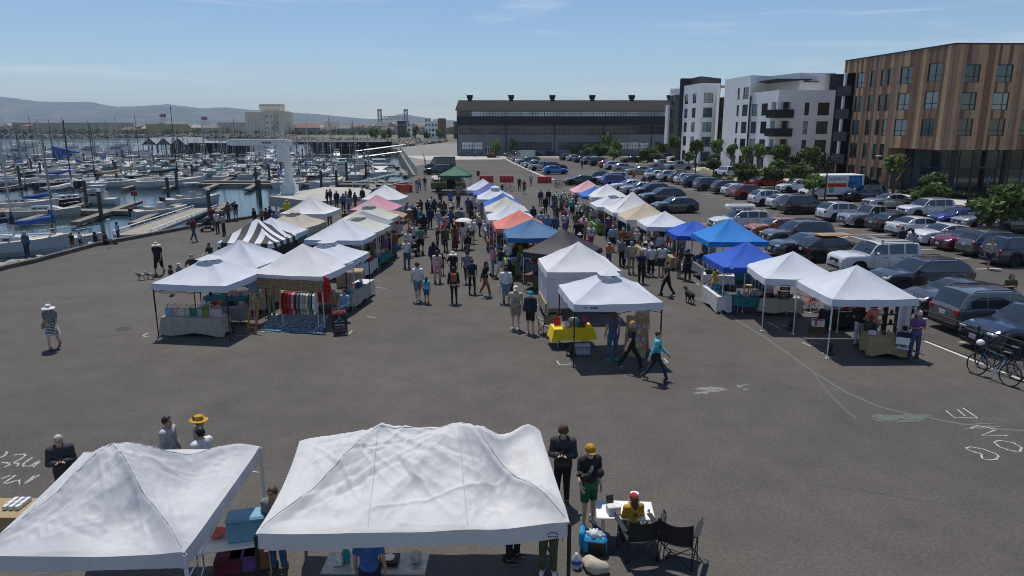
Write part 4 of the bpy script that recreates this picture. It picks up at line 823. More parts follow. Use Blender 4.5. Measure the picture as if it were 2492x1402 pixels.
def person(px,face=180,top='black',bot='navy',kind='pants',sleeve='short',hair='brown',hlen='short',hat=None,hcol='white',skin=1,pose='stand',h=1.70,at='head',extra=None,where='',shoes='charcoal',w=1.0,label=None,seat=.45,loc=None,hem=None,tilt=0,look=0):
 """px: photograph pixel of the top of the head (at='head') or of the feet; face: 0 looks away from the camera, 180 at it, 90 to the left, -90 to the right"""
 sc=h/1.72;seated=pose in('sit','ground')
 topz=(h+(.02 if hat else 0))if not seated else(h*.54+(seat if pose=='sit' else.02))
 p=Vector(loc)if loc is not None else(G(px[0],px[1],topz)if at=='head' else G(px[0],px[1],0));p.z=0 if loc is None else Vector(loc).z
 dist=max(10,p.y);hh=min(.036,max(.017,dist*.00085));rnd=random.Random(int(p.x*1000)^int(p.y*777));far=dist>48
 j=lambda a:rnd.uniform(-a,a)
 HZ=.90 if not seated else(seat+.12 if pose=='sit' else.13);dz=HZ-.90;hipw=.088*w
 J={}
 for s,n in((-1,'l'),(1,'r')):
  J['hip'+n]=(s*hipw,0,HZ)
  if pose in('walk','stride'):
   f=(.26 if pose=='walk' else.34)*s*(1 if rnd.random()<2 else 1);J['knee'+n]=(s*.085,f*.62+.03,.485);J['ank'+n]=(s*.075,f*1.05-(.05 if f<0 else 0),.09+(.07 if f<0 else 0))
  elif pose=='sit':J['knee'+n]=(s*(.12+.02*s*j(1)),.40,seat+.08);J['ank'+n]=(s*.11,.43+j(.06),.09)
  elif pose=='ground':J['knee'+n]=(s*.12,.36,.36 if s<0 else.20);J['ank'+n]=(s*.10,.70,.08)
  elif pose=='squat':J['hip'+n]=(s*hipw,-.1,.42);J['knee'+n]=(s*.15,.28,.48);J['ank'+n]=(s*.11,-.02,.09)
  else:a=.10+j(.03);fy=j(.05);J['knee'+n]=(s*a,fy+.015,.48);J['ank'+n]=(s*(a+.01),fy,.09)
 if pose=='squat':dz=-.48;HZ=.42
 lean={'walk':.03,'phone':.03,'browse':.10,'squat':.22}.get(pose,.0)+tilt;by=-.1 if pose=='squat' else 0
 J['pel']=(0,by,HZ+.03);J['waist']=(0,by+lean*.35,1.10+dz);J['chest']=(0,by+lean,1.32+dz);J['neck']=(0,by+lean*1.15+.005,1.47+dz);hd=(0,by+lean*1.3+.025,1.60+dz);J['head']=hd
 for s,n in((-1,'l'),(1,'r')):
  sh=(s*.172*w,by+lean*1.05,1.40+dz);J['sh'+n]=sh;ap=pose if pose in('phone','browse','reach','push','hip')else 'down'
  if ap=='down' and rnd.random()<.25 and pose=='stand':ap=rnd.choice(('phone1','hip'))
  if pose=='sit':ap='lap'
  if pose=='ground':ap='lap'
  if ap=='phone' or(ap=='phone1' and s>0):e=(s*.23,lean+.04,1.12+dz);wr=(s*.07,lean+.27,1.20+dz)
  elif ap=='browse':e=(s*.25,lean+.10,1.14+dz);wr=(s*.16,lean+.34,1.04+dz)
  elif ap=='reach' and s>0:e=(s*.26,lean+.10,1.16+dz);wr=(s*.30,lean+.32,1.04+dz)
  elif ap=='push':e=(s*.24,lean+.08,1.13+dz);wr=(s*.20,lean+.34,1.02+dz)
  elif ap=='hip' and s>0:e=(s*.34,lean-.04,1.15+dz);wr=(s*.19,lean+.06,1.0+dz)
  elif ap=='lap':e=(s*.24,lean+.04,1.14+dz);wr=(s*.10,lean+.28,1.02+dz)
  else:
   sw={'walk':-.20*s,'stride':-.26*s}.get(pose,.02+j(.03));e=(s*.225*w,lean*.9+sw*.4-.01,1.125+dz);wr=(s*(.24+j(.015))*w,lean*.7+sw+.05,.875+dz+abs(sw)*.1)
  J['el'+n]=e;J['wr'+n]=wr
 tr=1.0 if not far else 1.12
 def legs(p,g=0.0,z0=-9):
  d=None
  for n in 'lr':
   e=np.minimum(cone(p,J['hip'+n],J['knee'+n],(.082+g)*w,.056+g),cone(p,J['knee'+n],J['ank'+n],.055+g,.037+g*1.2));d=e if d is None else smin(d,e,.03)
  return smin(d,cone(p,(-.05*w,by,HZ+.02),(.05*w,by,HZ+.02),(.108+g)*w,(.108+g)*w,(1,1.12,1)),.05)
 def torso(p,g=0.0):
  d=cone(p,(-.045*w,by,HZ+.03),(.045*w,by,HZ+.03),.112*w+g,.112*w+g,(1,1.1,1));d=smin(d,ell(p,(0,J['waist'][1],J['waist'][2]),(.135*w+g,.098*w+g,.17)),.06)
  c=J['chest'];d=smin(d,ell(p,c,(.158*w+g,.112*w+g,.18+g)),.06);return smin(d,cone(p,J['shl'],J['shr'],.062+g,.062+g),.05)
 def arms(p,g=0.0,to=2.0,cut=False):
  d=None
  for n in 'lr':
   s,e,wr=(np.array(J[k+n])for k in('sh','el','wr'));u=cone(p,s,e,(.052+g)*tr,(.041+g)*tr)
   if to<=1:q=s+(e-s)*to;dr=(e-s)/np.linalg.norm(e-s);u=np.maximum(u,(p-q)@dr)
   else:u=np.minimum(u,cone(p,e,e+(wr-e)*(to-1),(.041+g)*tr,(.031+g)*tr))
   d=u if d is None else np.minimum(d,u)
  return d
 xs=[v[0]for v in J.values()];ys=[v[1]for v in J.values()];lo=np.array([min(xs)-.16,min(ys)-.2,-.02]);hi=np.array([max(xs)+.16,max(ys)+.24,hd[2]+.2])
 S_=lambda V:V*sc
 def body(p):
  d=smin(smin(legs(p),torso(p),.05),arms(p),.035);d=smin(d,cone(p,J['neck'],(hd[0],hd[1]-.02,hd[2]-.04),.055,.05),.03)
  for n in 'lr':
   a=J['ank'+n];fy=.0;d=smin(d,cone(p,(a[0],a[1]-.03,a[2]-.045),(a[0],a[1]+.12,a[2]-.06),.036,.03),.03)
   if far:wv=np.array(J['wr'+n]);dv=wv-np.array(J['el'+n]);dv/=np.linalg.norm(dv);d=smin(d,cone(p,wv,wv+dv*.12,.034,.03),.02)
  if far:d=smin(d,ell(p,(hd[0],hd[1],hd[2]),(.078,.095,.118)),.02);d=smin(d,cone(p,(0,hd[1]+.085,hd[2]),(0,hd[1]+.105,hd[2]-.03),.012,.015),.012)
  return d
 V,F=surf_nets(body,lo,hi,hh);MI=np.zeros(len(F),int);skm=SKIN[skin]
 fz=V[F].mean(1);bare=kind in('shorts','skirt','dress')
 if far:MI[fz[:,2]<.10]=3
 if not far:
  a=math.radians(-14 if pose in('phone','browse')else 0)+tilt*-.6;ca,sa=math.cos(a),math.sin(a);lk=math.radians(look);Q=np.array([[math.cos(lk),-math.sin(lk),0],[math.sin(lk),math.cos(lk),0],[0,0,1]])@np.array([[1,0,0],[0,ca,-sa],[0,sa,ca]]);V2=HV@Q.T+np.array(hd);parts=[(V2,HF,HM)]
  for n,s in(('l',-1),('r',1)):
   wv=np.array(J['wr'+n]);z=-(wv-np.array(J['el'+n]));z/=np.linalg.norm(z);y=np.array([0,1.0,0])if abs(z[1])<.9 else np.array([0,0,1.0]);
   y=y-z*(y@z);y/=np.linalg.norm(y);x=np.cross(y,z);B_=np.stack([x*s,y,z],1);V3=(NV*1.04)@B_.T+wv;parts.append((V3,NF if s>0 else NF[:,::-1],np.zeros(len(NF),int)))
  for v_,f_,m_ in parts:F=np.concatenate([F,f_+len(V)]);V=np.concatenate([V,v_]);MI=np.concatenate([MI,m_])
 cap=lambda c:CN.get(c,c)
 if label is None:
  tn={'long':'top','short':'shirt','none':'sleeveless top','jacket':'jacket'}[sleeve];bn=dict(pants='trousers',shorts='shorts',skirt='long skirt',dress='dress',leggings='leggings')[kind]
  label=('person in %s dress'%cap(top))if kind=='dress' else 'person in %s %s and %s %s'%(cap(top),tn,cap(bot),bn)
  if hat:label+=' with %s %s'%(cap(hcol),dict(sun='sun hat',cap='cap',beanie='beanie',boater='straw hat').get(hat,'hat'))
  elif hlen in('long','bald'):label+=' with long %s hair'%hair if hlen=='long' else ' with bald head'
  if where:label+=', '+where
 label=' '.join(label.split()[:16]);
 if label in used_labels:raise StopIteration(label)
 used_labels[label]=1
 root=EMPTY('person',p,R(face),label,'person','people at the market')
 raw=lambda name,V,F,mats,mi=None:OB(name,raw_mesh(name,S_(V),F,mats,mi),root)
 raw('body',V,F,[skm,EYE,LIP,cm(CL[shoes])],MI)
 tm=cm(CL[top]);bm_=cm(CL[bot]);neck=np.array(J['neck'])
 kz=J['kneel'][2]
 if kind in('pants','leggings','shorts'):
  g=.016 if kind=='pants' else(.006 if kind=='leggings' else.024);
  def low(p):
   d=legs(p,g);
   if seated or pose=='squat':
    if kind=='shorts':
     for n in 'lr':k_=np.array(J['knee'+n]);dr=k_-np.array(J['hip'+n]);dr/=np.linalg.norm(dr);d=np.maximum(d,np.where(np.sign(p[:,0])==(1 if n=='r' else-1),(p-(k_-dr*.08))@dr,-9))
    return np.maximum(d,p[:,2]-(HZ+.13))
   cutz={'pants':.085,'leggings':.11,'shorts':.53}[kind]if hem is None else hem;return np.maximum(np.maximum(d,p[:,2]-1.02),cutz-p[:,2])
  v,f=surf_nets(low,lo,[hi[0],hi[1],HZ+.2],hh);raw('trousers' if kind!='shorts' else 'shorts',v,f,[bm_])
 else:
  hz=(.12 if kind=='skirt' else.48)if hem is None else hem;r1=.23 if kind=='skirt' else.25
  def skirt(p):
   t=np.clip((1.03-p[:,2])/(1.03-hz),0,1);an=np.arctan2(p[:,1],p[:,0]);rr=.122*w+(r1-.122)*t**.75+.012*t*np.sin(an*9+2);my=J['kneel'][1]+J['kneer'][1]
   return np.maximum(np.maximum(np.sqrt(p[:,0]**2+(p[:,1]*1.1-.02*t)**2)-rr,p[:,2]-1.04),hz-p[:,2])*.8
  v,f=surf_nets(skirt,[-.32,-.32,hz-.05],[.32,.32,1.1],hh);raw('skirt',v,f,[tm if kind=='dress' else bm_])
 to={'short':.72,'long':1.94,'none':.12,'jacket':1.94}[sleeve];g={'short':.018,'long':.020,'none':.013,'jacket':.034}[sleeve];hemz=(HZ+.02)if not seated else HZ+.0
 if kind=='dress':hemz=HZ+.1
 if sleeve=='jacket' and not seated:hemz-=.06
 def shirt(p):
  d=smin(torso(p,g),arms(p,g,to),.03);d=np.maximum(d,hemz-p[:,2]);return np.maximum(d,-(ell(p,(0,neck[1]+.02,neck[2]+.02),(.075,.08,.055))))
 v,f=surf_nets(shirt,[lo[0],lo[1],hemz-.06],[hi[0],hi[1],neck[2]+.1],hh);raw('jacket' if sleeve=='jacket' else 'shirt',v,f,[tm])
 H=np.array(hd)+[0,0,.02]
 if hlen!='bald':
  def hairf(p):
   q=p-H;d=ell(q,(0,-.012,.012),(.090,.108,.112));d=np.maximum(d,np.minimum(q[:,1]-.035-.5*q[:,2],9));d=np.maximum(d,-.075-q[:,2])
   if hlen=='long':d=smin(d,cone(q,(0,-.075,-.02),(0,-.12-lean*.5,-.36),.075,.055,(.85,1.35,1)),.04)
   if hlen=='mid':d=smin(d,np.maximum(ell(q,(0,-.05,-.07),(.115,.085,.13)),q[:,1]-.03),.03)
   if hlen=='bun':d=smin(d,ell(q,(0,-.09,.08),(.045,.045,.045)),.012)
   if hlen=='curly':d=np.maximum(ell(q,(0,-.03,.0),(.15,.15,.16))+.012*np.sin(q[:,0]*60)*np.sin(q[:,1]*55)*np.sin(q[:,2]*50),q[:,1]-.03-.4*q[:,2])
   return d
  v,f=surf_nets(hairf,H-[.18,.22,.45],H+[.18,.15,.2],max(.016,hh*.75));raw('hair',v,f,[mat('hair_'+hair,HAIR[hair],.6,var=.25,scale=25)])
 if hat:OB('hat',hat_mesh(hat,cm(CL[hcol])),root,loc=(hd[0]*sc,(hd[1]-.005)*sc,(hd[2]+.055)*sc),scale=sc*1.06,rot=(R(-12 if pose in('phone','browse')else-3),0,R(look)))
 if not far:
  for n,s in(('l',-1),('r',1)):a=J['ank'+n];OB('shoe',shoe_mesh(cm(CL[shoes])),root,loc=(a[0]*sc,a[1]*sc,max(0,a[2]-.09)*sc),rot=(R(-25)if a[2]>.12 else(R(60)if pose=='ground' else 0),0,R(-6*s)),scale=sc)
 for e in(extra or[]):
  k,c=e;b=MB();m_=cm(CL[c])
  if k=='backpack':b.bbox((0,lean-.19+by,1.25+dz),(.28,.16,.42),.06);nm='backpack'
  elif k=='bag':
   b.bbox((.27,-.02,.93+dz),(.09,.30,.26),.04);a=np.array([.2,.0,1.45+dz]);b.path([(.25,-.1,1.03+dz),(.2,-.08,1.3+dz),(-.1,lean,1.46+dz),(.0,lean+.1,1.42+dz),(.22,.1,1.15+dz),(.26,.08,1.03+dz)],.012,5);nm='shoulder_bag'
  elif k=='tote':b.bbox((-.30,.02,.72+dz),(.07,.34,.36),.02);b.path([(-.3,-.1,.9+dz),(-.27,-.03,1.15+dz),(-.2,0,1.42+dz),(-.27,.05,1.15+dz),(-.3,.12,.9+dz)],.012,5);nm='tote_bag'
  elif k=='fanny':b.bbox((.03,lean+.145,1.16+dz),(.24,.09,.14),.04);b.path([(-.15,lean,1.42+dz),(-.08,lean+.13,1.3+dz),(.1,lean+.12,1.12+dz),(.16,lean,1.05+dz)],.012,5);nm='waist_bag'
  elif k=='phone':b.bbox((0,lean+.33,1.25+dz),(.08,.012,.15),.004);nm='phone';m_=BLACK
  elif k=='print':b.grid([[(x,lean+.118*w+g-.06*abs(x)/.1+(.01),z)for x in(-.1,-.05,0,.05,.1)]for z in(1.18+dz,1.26+dz,1.34+dz)],flip=True);nm='shirt_print'
  elif k=='stripes':
   for q in range(9):zz=.56+q*.055;t=min(1,(1.03-zz)/.55);rr=.122+.13*t**.75+.012;b.lathe([(rr,zz),(rr+.004,zz+.012),(rr,zz+.024)],18);
   nm='stripe_band'
  elif k=='umbrella':
   b.lathe([(.0,.16),(.25,.13),(.45,.06),(.58,-.03),(.57,-.035),(.44,.05),(.0,.14)],20,(.0,.12,1.92));b.tube((.0,.12,1.1),(.0,.12,2.06),.012);nm='parasol'
  elif k=='dogsling':b.bbox((-.12,lean+.15,1.16),(.26,.14,.20),.06);nm='sling'
  else:continue
  b.v=[tuple(x*sc for x in v)for v in b.v];b.ob(nm,m_,root,smooth=False)
 return root
# ---- everybody: (head pixel, facing, top, bottom, kind, sleeve, hair, hair length, where, options)
P_=person
P_((140,1058),-150,'charcoal','charcoal','pants','jacket','silver','long',pose='phone',h=1.68,skin=0,where='beside the bottom left canopy',extra=[('phone','black')])
P_((403,1014),-95,'ltgrey','navy',sleeve='long',hair='dark',h=1.78,where='behind the bottom left canopy',skin=1)
P_((480,1012),-60,'beige','brown','skirt','none','dark','bun','boater','mustard',h=1.72,skin=2,where='behind the bottom left canopy')
P_((487,1042),60,'white','charcoal',sleeve='short',hair='black',h=1.76,where='just behind the bottom left canopy',skin=1)
P_((1372,1034),172,'charcoal','black',sleeve='jacket',hair='dark',hat='beanie',hcol='brown',pose='phone',h=1.80,skin=0,where='beside the large canopy',extra=[('phone','black')])
g6=P_((1436,1080),196,'black','green','shorts','short','dark','short','cap','mustard',pose='reach',h=1.76,skin=0,where='',extra=[('dogsling','black'),('print','ltgrey')],shoes='ltgrey',label='person in black print shirt, green shorts and mustard cap with a puppy in a sling')
kid=P_(None,12,'mustard','denim','pants','long','auburn','long','cap','red',pose='sit',h=1.42,seat=.43,loc=G(1538,1332),label='child in mustard jumper and red cap sitting in a camp chair')
P_((1335,1398),175,'black','olive',h=1.78,at='foot',where='under the large canopy',shoes='white',skin=1)
P_((1250,1362),-110,'navy','black',h=1.75,at='foot',where='under the large canopy',shoes='black',skin=1)
P_((905,1500),5,'blue','navy',h=1.70,at='foot',where='at the metal table under the large canopy',skin=1,hlen='mid')
P_((680,1390),170,'grey','denim',h=1.70,at='foot',where='at the left leg of the large canopy',skin=1)
P_((117,740),195,'grey','navy','skirt','short','brown','mid','sun','white',pose='walk',h=1.68,skin=0,hem=.62,extra=[('bag','khaki'),('stripes','white')],label='person in grey top, striped navy skirt and white sun hat, walking alone at the left')
P_((380,589),178,'black','black','shorts','short','dark',hat='sun',hcol='cream',pose='walk',h=1.80,w=1.15,skin=2,hem=.38,where='walking the dogs')
P_((467,529),-105,'maroon','denim',sleeve='short',hair='black',pose='walk',h=1.74,skin=2,where='walking left of the striped tent')
P_((58,563),-8,'denim','navy',sleeve='long',hair='blond',hlen='mid',h=1.70,skin=0,where='standing on the kerb')
P_((172,566),190,'black','brown','shorts',hair='black',hat='cap',hcol='black',h=1.15,skin=2,where='child on the kerb rocks')
P_((192,562),160,'white','navy','shorts',hair='dark',hat='cap',hcol='blue',h=1.18,skin=2,where='child on the kerb rocks')
P_((229,564),-80,'black','magenta','leggings','long','black','mid',pose='ground',h=1.62,skin=3,where='seated on the kerb')
P_((252,562),-85,'charcoal','black',sleeve='long',hair='black',pose='ground',h=1.72,skin=3,where='seated on the kerb')
P_((283,541),-20,'ltblue','navy',sleeve='short',hair='black',hlen='curly',h=1.25,skin=3,where='child by the kerb post')
for a in[((513,503),-150,'maroon','charcoal','pants','short','black','bun'),((525,514),-120,'white','charcoal','pants','short','black','short'),((541,518),100,'ltgrey','black','pants','short','dark','long'),((553,491),160,'brown','charcoal','pants','long','black','long'),((571,490),175,'black','khaki','shorts','short','dark','short')]:
 P_(*a,skin=2,h=1.70,where='in the family group by the kerb')
for a in[((617,506),-100,'black','denim','pants','long','black','mid'),((634,503),-60,'sage','black','pants','jacket','black','short'),((646,506),-30,'maroon','navy','pants','long','dark','short'),((656,501),120,'navy','black','pants','jacket','dark','mid'),((672,504),-170,'ltpink','denim','pants','short','brown','long'),((665,512),60,'ltdenim','grey','pants','short','brown','mid')]:P_(*a,skin=1,where='at the quay behind the tents')
P_((697,487),40,'yellow','charcoal',sleeve='jacket',hat='cap',hcol='yellow',skin=2,where='at the quay')
P_((465,618),-150,'charcoal','olive',hat='cap',hcol='khaki',skin=1,where='behind the tote bag tent')
P_((433,640),-100,'grey','navy',hat='cap',hcol='white',skin=2,h=1.35,where='child behind the tote bag tent')
P_((413,645),-60,'navy','black',hair='black',skin=3,h=1.45,where='behind the tote bag tent')
P_((512,590),150,'navy','denim',hair='dark',skin=1,pose='browse',where='left of the saggy tent')
P_(None,200,'beige','khaki',sleeve='long',hair='grey',h=1.72,loc=(-10.4,29.6,0),where='between the two front left tents')
P_(None,150,'ltblue','denim',sleeve='long',hair='black',hlen='long',pose='sit',h=1.68,loc=(-7.0,28.7,0),where='seated beside the clothes rail',skin=1)
Ln='in the left lane'
P_((1015,639),12,'white','grey','shorts',hat='cap',hcol='navy',h=1.84,skin=1,pose='walk',where=Ln,shoes='white')
P_((1037,674),-10,'aqua','denim','shorts',hair='dark',hlen='long',h=1.25,skin=1,where='child '+Ln)
P_((1063,610),10,'ltpink','pink',sleeve='long',hair='black',hlen='long',skin=2,where=Ln)
P_((1075,617),20,'maroon','brown','shorts',hair='black',hlen='mid',h=1.2,skin=2,where='child '+Ln)
P_((1102,612),175,'black','charcoal',hat='sun',hcol='cream',skin=1,where=Ln)
P_((1103,650),8,'black','black','leggings','long','black','long',skin=1,where=Ln,extra=[('fanny','brown'),('backpack','rust')])
P_((1136,611),15,'grey','charcoal','leggings','short','dark','bun',w=1.2,where=Ln,shoes='white')
P_((1148,631),-5,'navy','black','leggings','short','dark','short',where=Ln)
P_((1181,636),-110,'black','rust',sleeve='long',hair='black',hlen='long',pose='walk',where=Ln,extra=[('fanny','white')],skin=2,shoes='white')
P_((1231,650),5,'white','ltdenim',sleeve='long',hair='dark',w=1.12,where=Ln,extra=[('tote','cream')])
P_((1240,631),10,'black','black','skirt','jacket','black','long',where=Ln)
P_((1255,695),168,'beige','khaki','shorts','short','grey',hat='cap',hcol='white',h=1.78,w=1.15,skin=0,where='left of the front centre tent',extra=[('fanny','grey')],shoes='white')
P_((1291,708),165,'navy','black','shorts','long','grey',hat='cap',hcol='teal',h=1.70,skin=0,where='left of the front centre tent',shoes='pink')
P_((1054,588),20,'navy','navy',sleeve='jacket',hair='black',hlen='mid',where='further up the left lane')
P_((988,582),30,'white','denim',sleeve='short',hair='blond',hlen='bun',where='pushing a pram beside the left block',pose='push')
L2_='halfway up the left lane'
P_((1023,551),0,'sage','black','shorts',hair='black',h=1.8,where=L2_)
P_((992,560),170,'white','ltgrey','pants','long','black','long',where=L2_)
P_((1064,551),100,'black','charcoal',hair='grey',hlen='bald',where=L2_,skin=1)
P_((1083,550),150,'olive','black','leggings','jacket','dark','mid',where=L2_,extra=[('backpack','black')])
P_((1106,546),5,'rust','maroon','skirt','short','black','long',where=L2_,skin=3)
P_((1127,544),-10,'white','cream','pants','short','black','mid',where='under the white parasol',extra=[('umbrella','white')])
P_((1138,570),10,'black','black','leggings','long','black','long',h=1.38,where='child '+L2_)
P_((1120,506),20,'white','navy','skirt','none','dark','mid',where=L2_,skin=3)
P_((1066,508),-60,'ltgrey','ltgrey','shorts','long','grey',hat='cap',hcol='white',where='holding a bicycle',pose='push',h=1.8)
C3_='in the crowd before the camper van'
for a in[((1046,505),10,'navy','navy','pants','jacket','dark','short'),((1031,520),0,'black','black','pants','long','black','mid'),((1017,498),20,'beige','black','pants','short','brown','short'),((1023,485),40,'maroon','black','pants','short','black','long'),((1040,486),-30,'black','navy','pants','short','black','short'),((1050,478),10,'white','black','pants','short','black','short'),((1057,483),0,'charcoal','black','pants','long','dark','mid'),((1070,487),-10,'olive','khaki','pants','short','grey','short'),((1080,488),10,'brown','beige','pants','long','brown','long'),((1096,466),5,'blue','charcoal','pants','short','dark','short'),((1115,471),150,'black','denim','pants','short','brown','short'),((1071,464),20,'black','charcoal','pants','short','black','short'),((1009,503),30,'charcoal','maroon','pants','long','black','long')]:P_(*a,where=C3_,skin=random.choice((1,2,3)))
P_((1098,490),-20,'white','maroon',sleeve='short',hair='black',hlen='long',pose='squat',where='crouching in the lane',at='foot',loc=G(1098,516))
P_((1033,430),175,'black','pink',hair='dark',hlen='mid',where='left of the camper van')
P_((1014,434),-160,'teal','ltpink','skirt',hat='sun',hcol='orange',where='left of the camper van')
P_((1020,430),170,'ltblue','maroon',hat='sun',hcol='coral',where='by the orange netting')
P_((990,492),150,'ltdenim','black','pants','long','brown','mid',where='at the right side of the left block')
P_((1000,498),30,'denim','denim','pants','long','blond','mid',where='at the right side of the left block')
P_((959,560),40,'rust','blue','pants','long','dark','bun',where='beside the wooden ladder shelf')
P_((952,567),60,'charcoal','olive','pants','short','dark','short',where='beside the wooden ladder shelf',pose='browse')
P_((937,572),55,'purple','ltgrey','pants','long','grey','mid',where='beside the wooden ladder shelf',extra=[('bag','black')])
P_((1166,518),-80,'ltgrey','charcoal','pants','long','silver','short',pose='reach',where='at the stalls of the centre row',extra=[('fanny','black')])
P_((1147,488),-60,'black','black','skirt','long','black','long',where='at the stalls of the centre row')
P_((1153,473),120,'ltpink','olive','pants','none','dark','bun',where='at the stalls of the centre row')
P_((1219,602),-40,'black','white','shorts','short','black','short',pose='walk',where='left of the black tent')
P_((1228,571),-20,'sage','charcoal','pants','short','brown','short',where='left of the black tent',extra=[('backpack','black')])
P_((1272,609),-60,'denim','black','shorts','jacket','blond',hat='cap',hcol='sage',pose='browse',where='left of the black tent',extra=[('fanny','white')])
P_((1254,590),130,'charcoal','ltgrey','pants','short','dark','long',where='behind the table left of the black tent')
P_((1222,445),120,'black','charcoal','pants','short','dark',hat='cap',hcol='white',where='wheeling a bicycle past the barriers',pose='push')
Rn='in the right lane'
P_((1264,432),175,'black','charcoal',sleeve='short',hair='grey',where='walking near the red barriers',pose='walk')
P_((1276,438),185,'red','olive','skirt','short','dark','mid',where='walking near the red barriers',hem=.5)
P_((1292,421),175,'white','grey',hair='dark',where='walking near the red barriers',pose='walk')
F_='at the far end of the right lane'
for a in[((1316,462),180,'charcoal','grey','pants','long','black','long'),((1335,461),170,'black','charcoal','leggings','long','dark','bun'),((1328,478),175,'black','black','pants','long','dark','mid'),((1349,470),-30,'olive','black','pants','jacket','grey','short'),((1356,465),150,'aqua','ltgrey','pants','short','brown','short'),((1366,474),-40,'grey','brown','skirt','long','dark','long'),((1379,470),100,'beige','olive','pants','long','grey','short'),((1386,462),-60,'cream','grey','pants','short','blond','mid'),((1374,462),30,'white','navy','pants','short','grey','short'),((1400,468),170,'charcoal','black','pants','short','black','long')]:P_(*a,where=F_,pose=random.choice(('stand','walk','browse')),skin=random.choice((0,1,2,3)))
P_((1393,483),-40,'teal','black','shorts','short','dark',hat='cap',hcol='white',where=Rn,w=1.2,extra=[('backpack','teal')])
P_((1405,493),-50,'white','white','shorts','long','brown',hat='cap',hcol='ltpink',where=Rn,pose='walk')
P_((1373,507),20,'red','denim','pants','long','black','short',where=Rn,h=1.5)
P_((1379,499),0,'white','maroon','leggings','short','black','mid',where=Rn)
P_((1355,499),30,'charcoal','black','shorts','short','dark','long',where=Rn)
P_((1444,503),-20,'ltgrey','denim','pants','long','black','long',where='standing before the lime green table')
P_((1334,522),160,'ltdenim','black','pants','jacket','brown','mid',where=Rn)
P_((1352,523),175,'denim','black','leggings','jacket','dark','short',where=Rn,extra=[('bag','black')])
P_((1409,535),178,'black','charcoal',hair='dark',hlen='bald',h=1.88,w=1.45,skin=2,where=Rn)
P_((1439,546),176,'white','magenta','pants','short','dark','bun',pose='walk',skin=2,w=1.1,where=Rn,extra=[('print','purple')])
P_((1411,566),180,'charcoal','navy','pants','short','dark',hat='sun',hcol='white',h=1.2,where='child '+Rn)
P_((1298,501),20,'black','brown','leggings','long','dark','long',where='behind the coral tent')
P_((1483,589),-30,'coral','denim','pants','short','brown',hat='cap',hcol='white',h=1.45,where='boy '+Rn)
P_((1482,527),10,'purple','navy','pants','short','brown',hat='sun',hcol='khaki',where=Rn,extra=[('bag','maroon')])
P_((1492,549),5,'ltblue','navy','shorts','short','grey','short',where=Rn)
P_((1517,555),-10,'rust','black','pants','long','grey','mid',where=Rn,extra=[('tote','white')])
P_((1509,530),-40,'navy','charcoal','pants','long','dark','short',where='facing the tan topped tent',pose='browse')
P_((1508,522),160,'white','grey','pants','long','grey',hat='sun',hcol='white',where='under the tan topped tent')
P_((1515,579),140,'grey','black','pants','long','black','long',where=Rn,extra=[('tote','ltgrey')])
P_((1528,572),-20,'black','black','pants','short','dark','short',h=1.82,where=Rn)
Q_='by the stalls of the right row'
P_((1567,549),-30,'charcoal','brown','pants','short','dark',hat='cap',hcol='khaki',where=Q_)
P_((1609,546),150,'black','charcoal','pants','long','black','curly',where=Q_,skin=3)
P_((1631,545),170,'coral','coral','dress','none','black','bun',where=Q_,skin=2)
P_((1662,550),100,'ltpink','denim','pants','short','blond','mid',where=Q_)
P_((1580,582),-20,'white','black','shorts','short','brown','short',where=Q_,extra=[('bag','navy')])
P_((1587,597),0,'white','black','pants','short','black','short',where=Q_,shoes='white')
P_((1562,611),172,'navy','black','pants','short','dark','mid',where=Q_)
P_((1612,593),178,'white','charcoal','shorts','none','dark',hat='cap',hcol='navy',where=Q_,skin=2,w=1.15,h=1.78)
P_((1626,636),95,'charcoal','black','pants','short','dark','bun',pose='walk',where='walking a black dog',w=1.1)
P_((1656,601),-60,'brown','brown','dress','none','dark','long',where=Q_,pose='browse',skin=2,shoes='white')
P_((1676,606),-10,'black','black','pants','none','dark','bun',where=Q_,extra=[('tote','white')],skin=1)
P_((1741,652),60,'yellow','yellow','dress','none','brown','long',h=1.22,pose='walk',where='girl beside the white table',shoes='white')
P_((1790,612),175,'black','navy','pants','short','dark','long',where='behind the table under the royal blue tent')
P_((1493,762),5,'denim','denim','pants','none','auburn','long',h=1.72,where='at the card stand',shoes='teal',label='person in blue denim overalls with coloured pompoms in long hair, at the card stand')
P_((1539,782),-85,'black','black','pants','short','blond','mid',pose='stride',h=1.70,where='walking past the card stand',skin=0)
P_((1602,806),-105,'aqua','navy','leggings','long','auburn','short',pose='stride',h=1.68,skin=0,where='',extra=[('bag','black')],label='person in turquoise top and navy leggings with a black shoulder bag, walking')
P_((1565,735),175,'beige','khaki','pants','short','grey','short',where='inside the front centre tent',h=1.74)
P_((2237,757),170,'purple','denim','pants','short','brown','mid',hat='beanie',hcol='ltpink',pose='phone',where='beside the front right tent',skin=2)
P_(None,-35,'navy','ltgrey','pants','short','black',hat='cap',hcol='black',pose='sit',h=1.5,seat=.44,loc=G(2193,875),where='seated on the white folding chair')
P_(None,-70,'charcoal','black','pants','long','brown','long',pose='sit',h=1.6,seat=.46,loc=G(2112,853),where='seated at the tan table')
P_((2134,740),20,'coral','denim','pants','short','dark','curly',where='under the front right tent',pose='browse')
P_((2098,735),10,'black','ltgrey','pants','long','black','short',where='under the front right tent',pose='browse')
P_((2415,583),165,'beige','navy','shorts','short','brown','long',pose='walk',where='walking among the parked cars',h=1.72,shoes='brown')
P_((2463,666),165,'olive','black','leggings','short','dark','mid',pose='phone',where='among the parked cars at the right edge',extra=[('bag','black')])
P_((2199,552),10,'navy','charcoal','pants','short','black','short',pose='walk',where='of the couple among the cars',h=1.76)
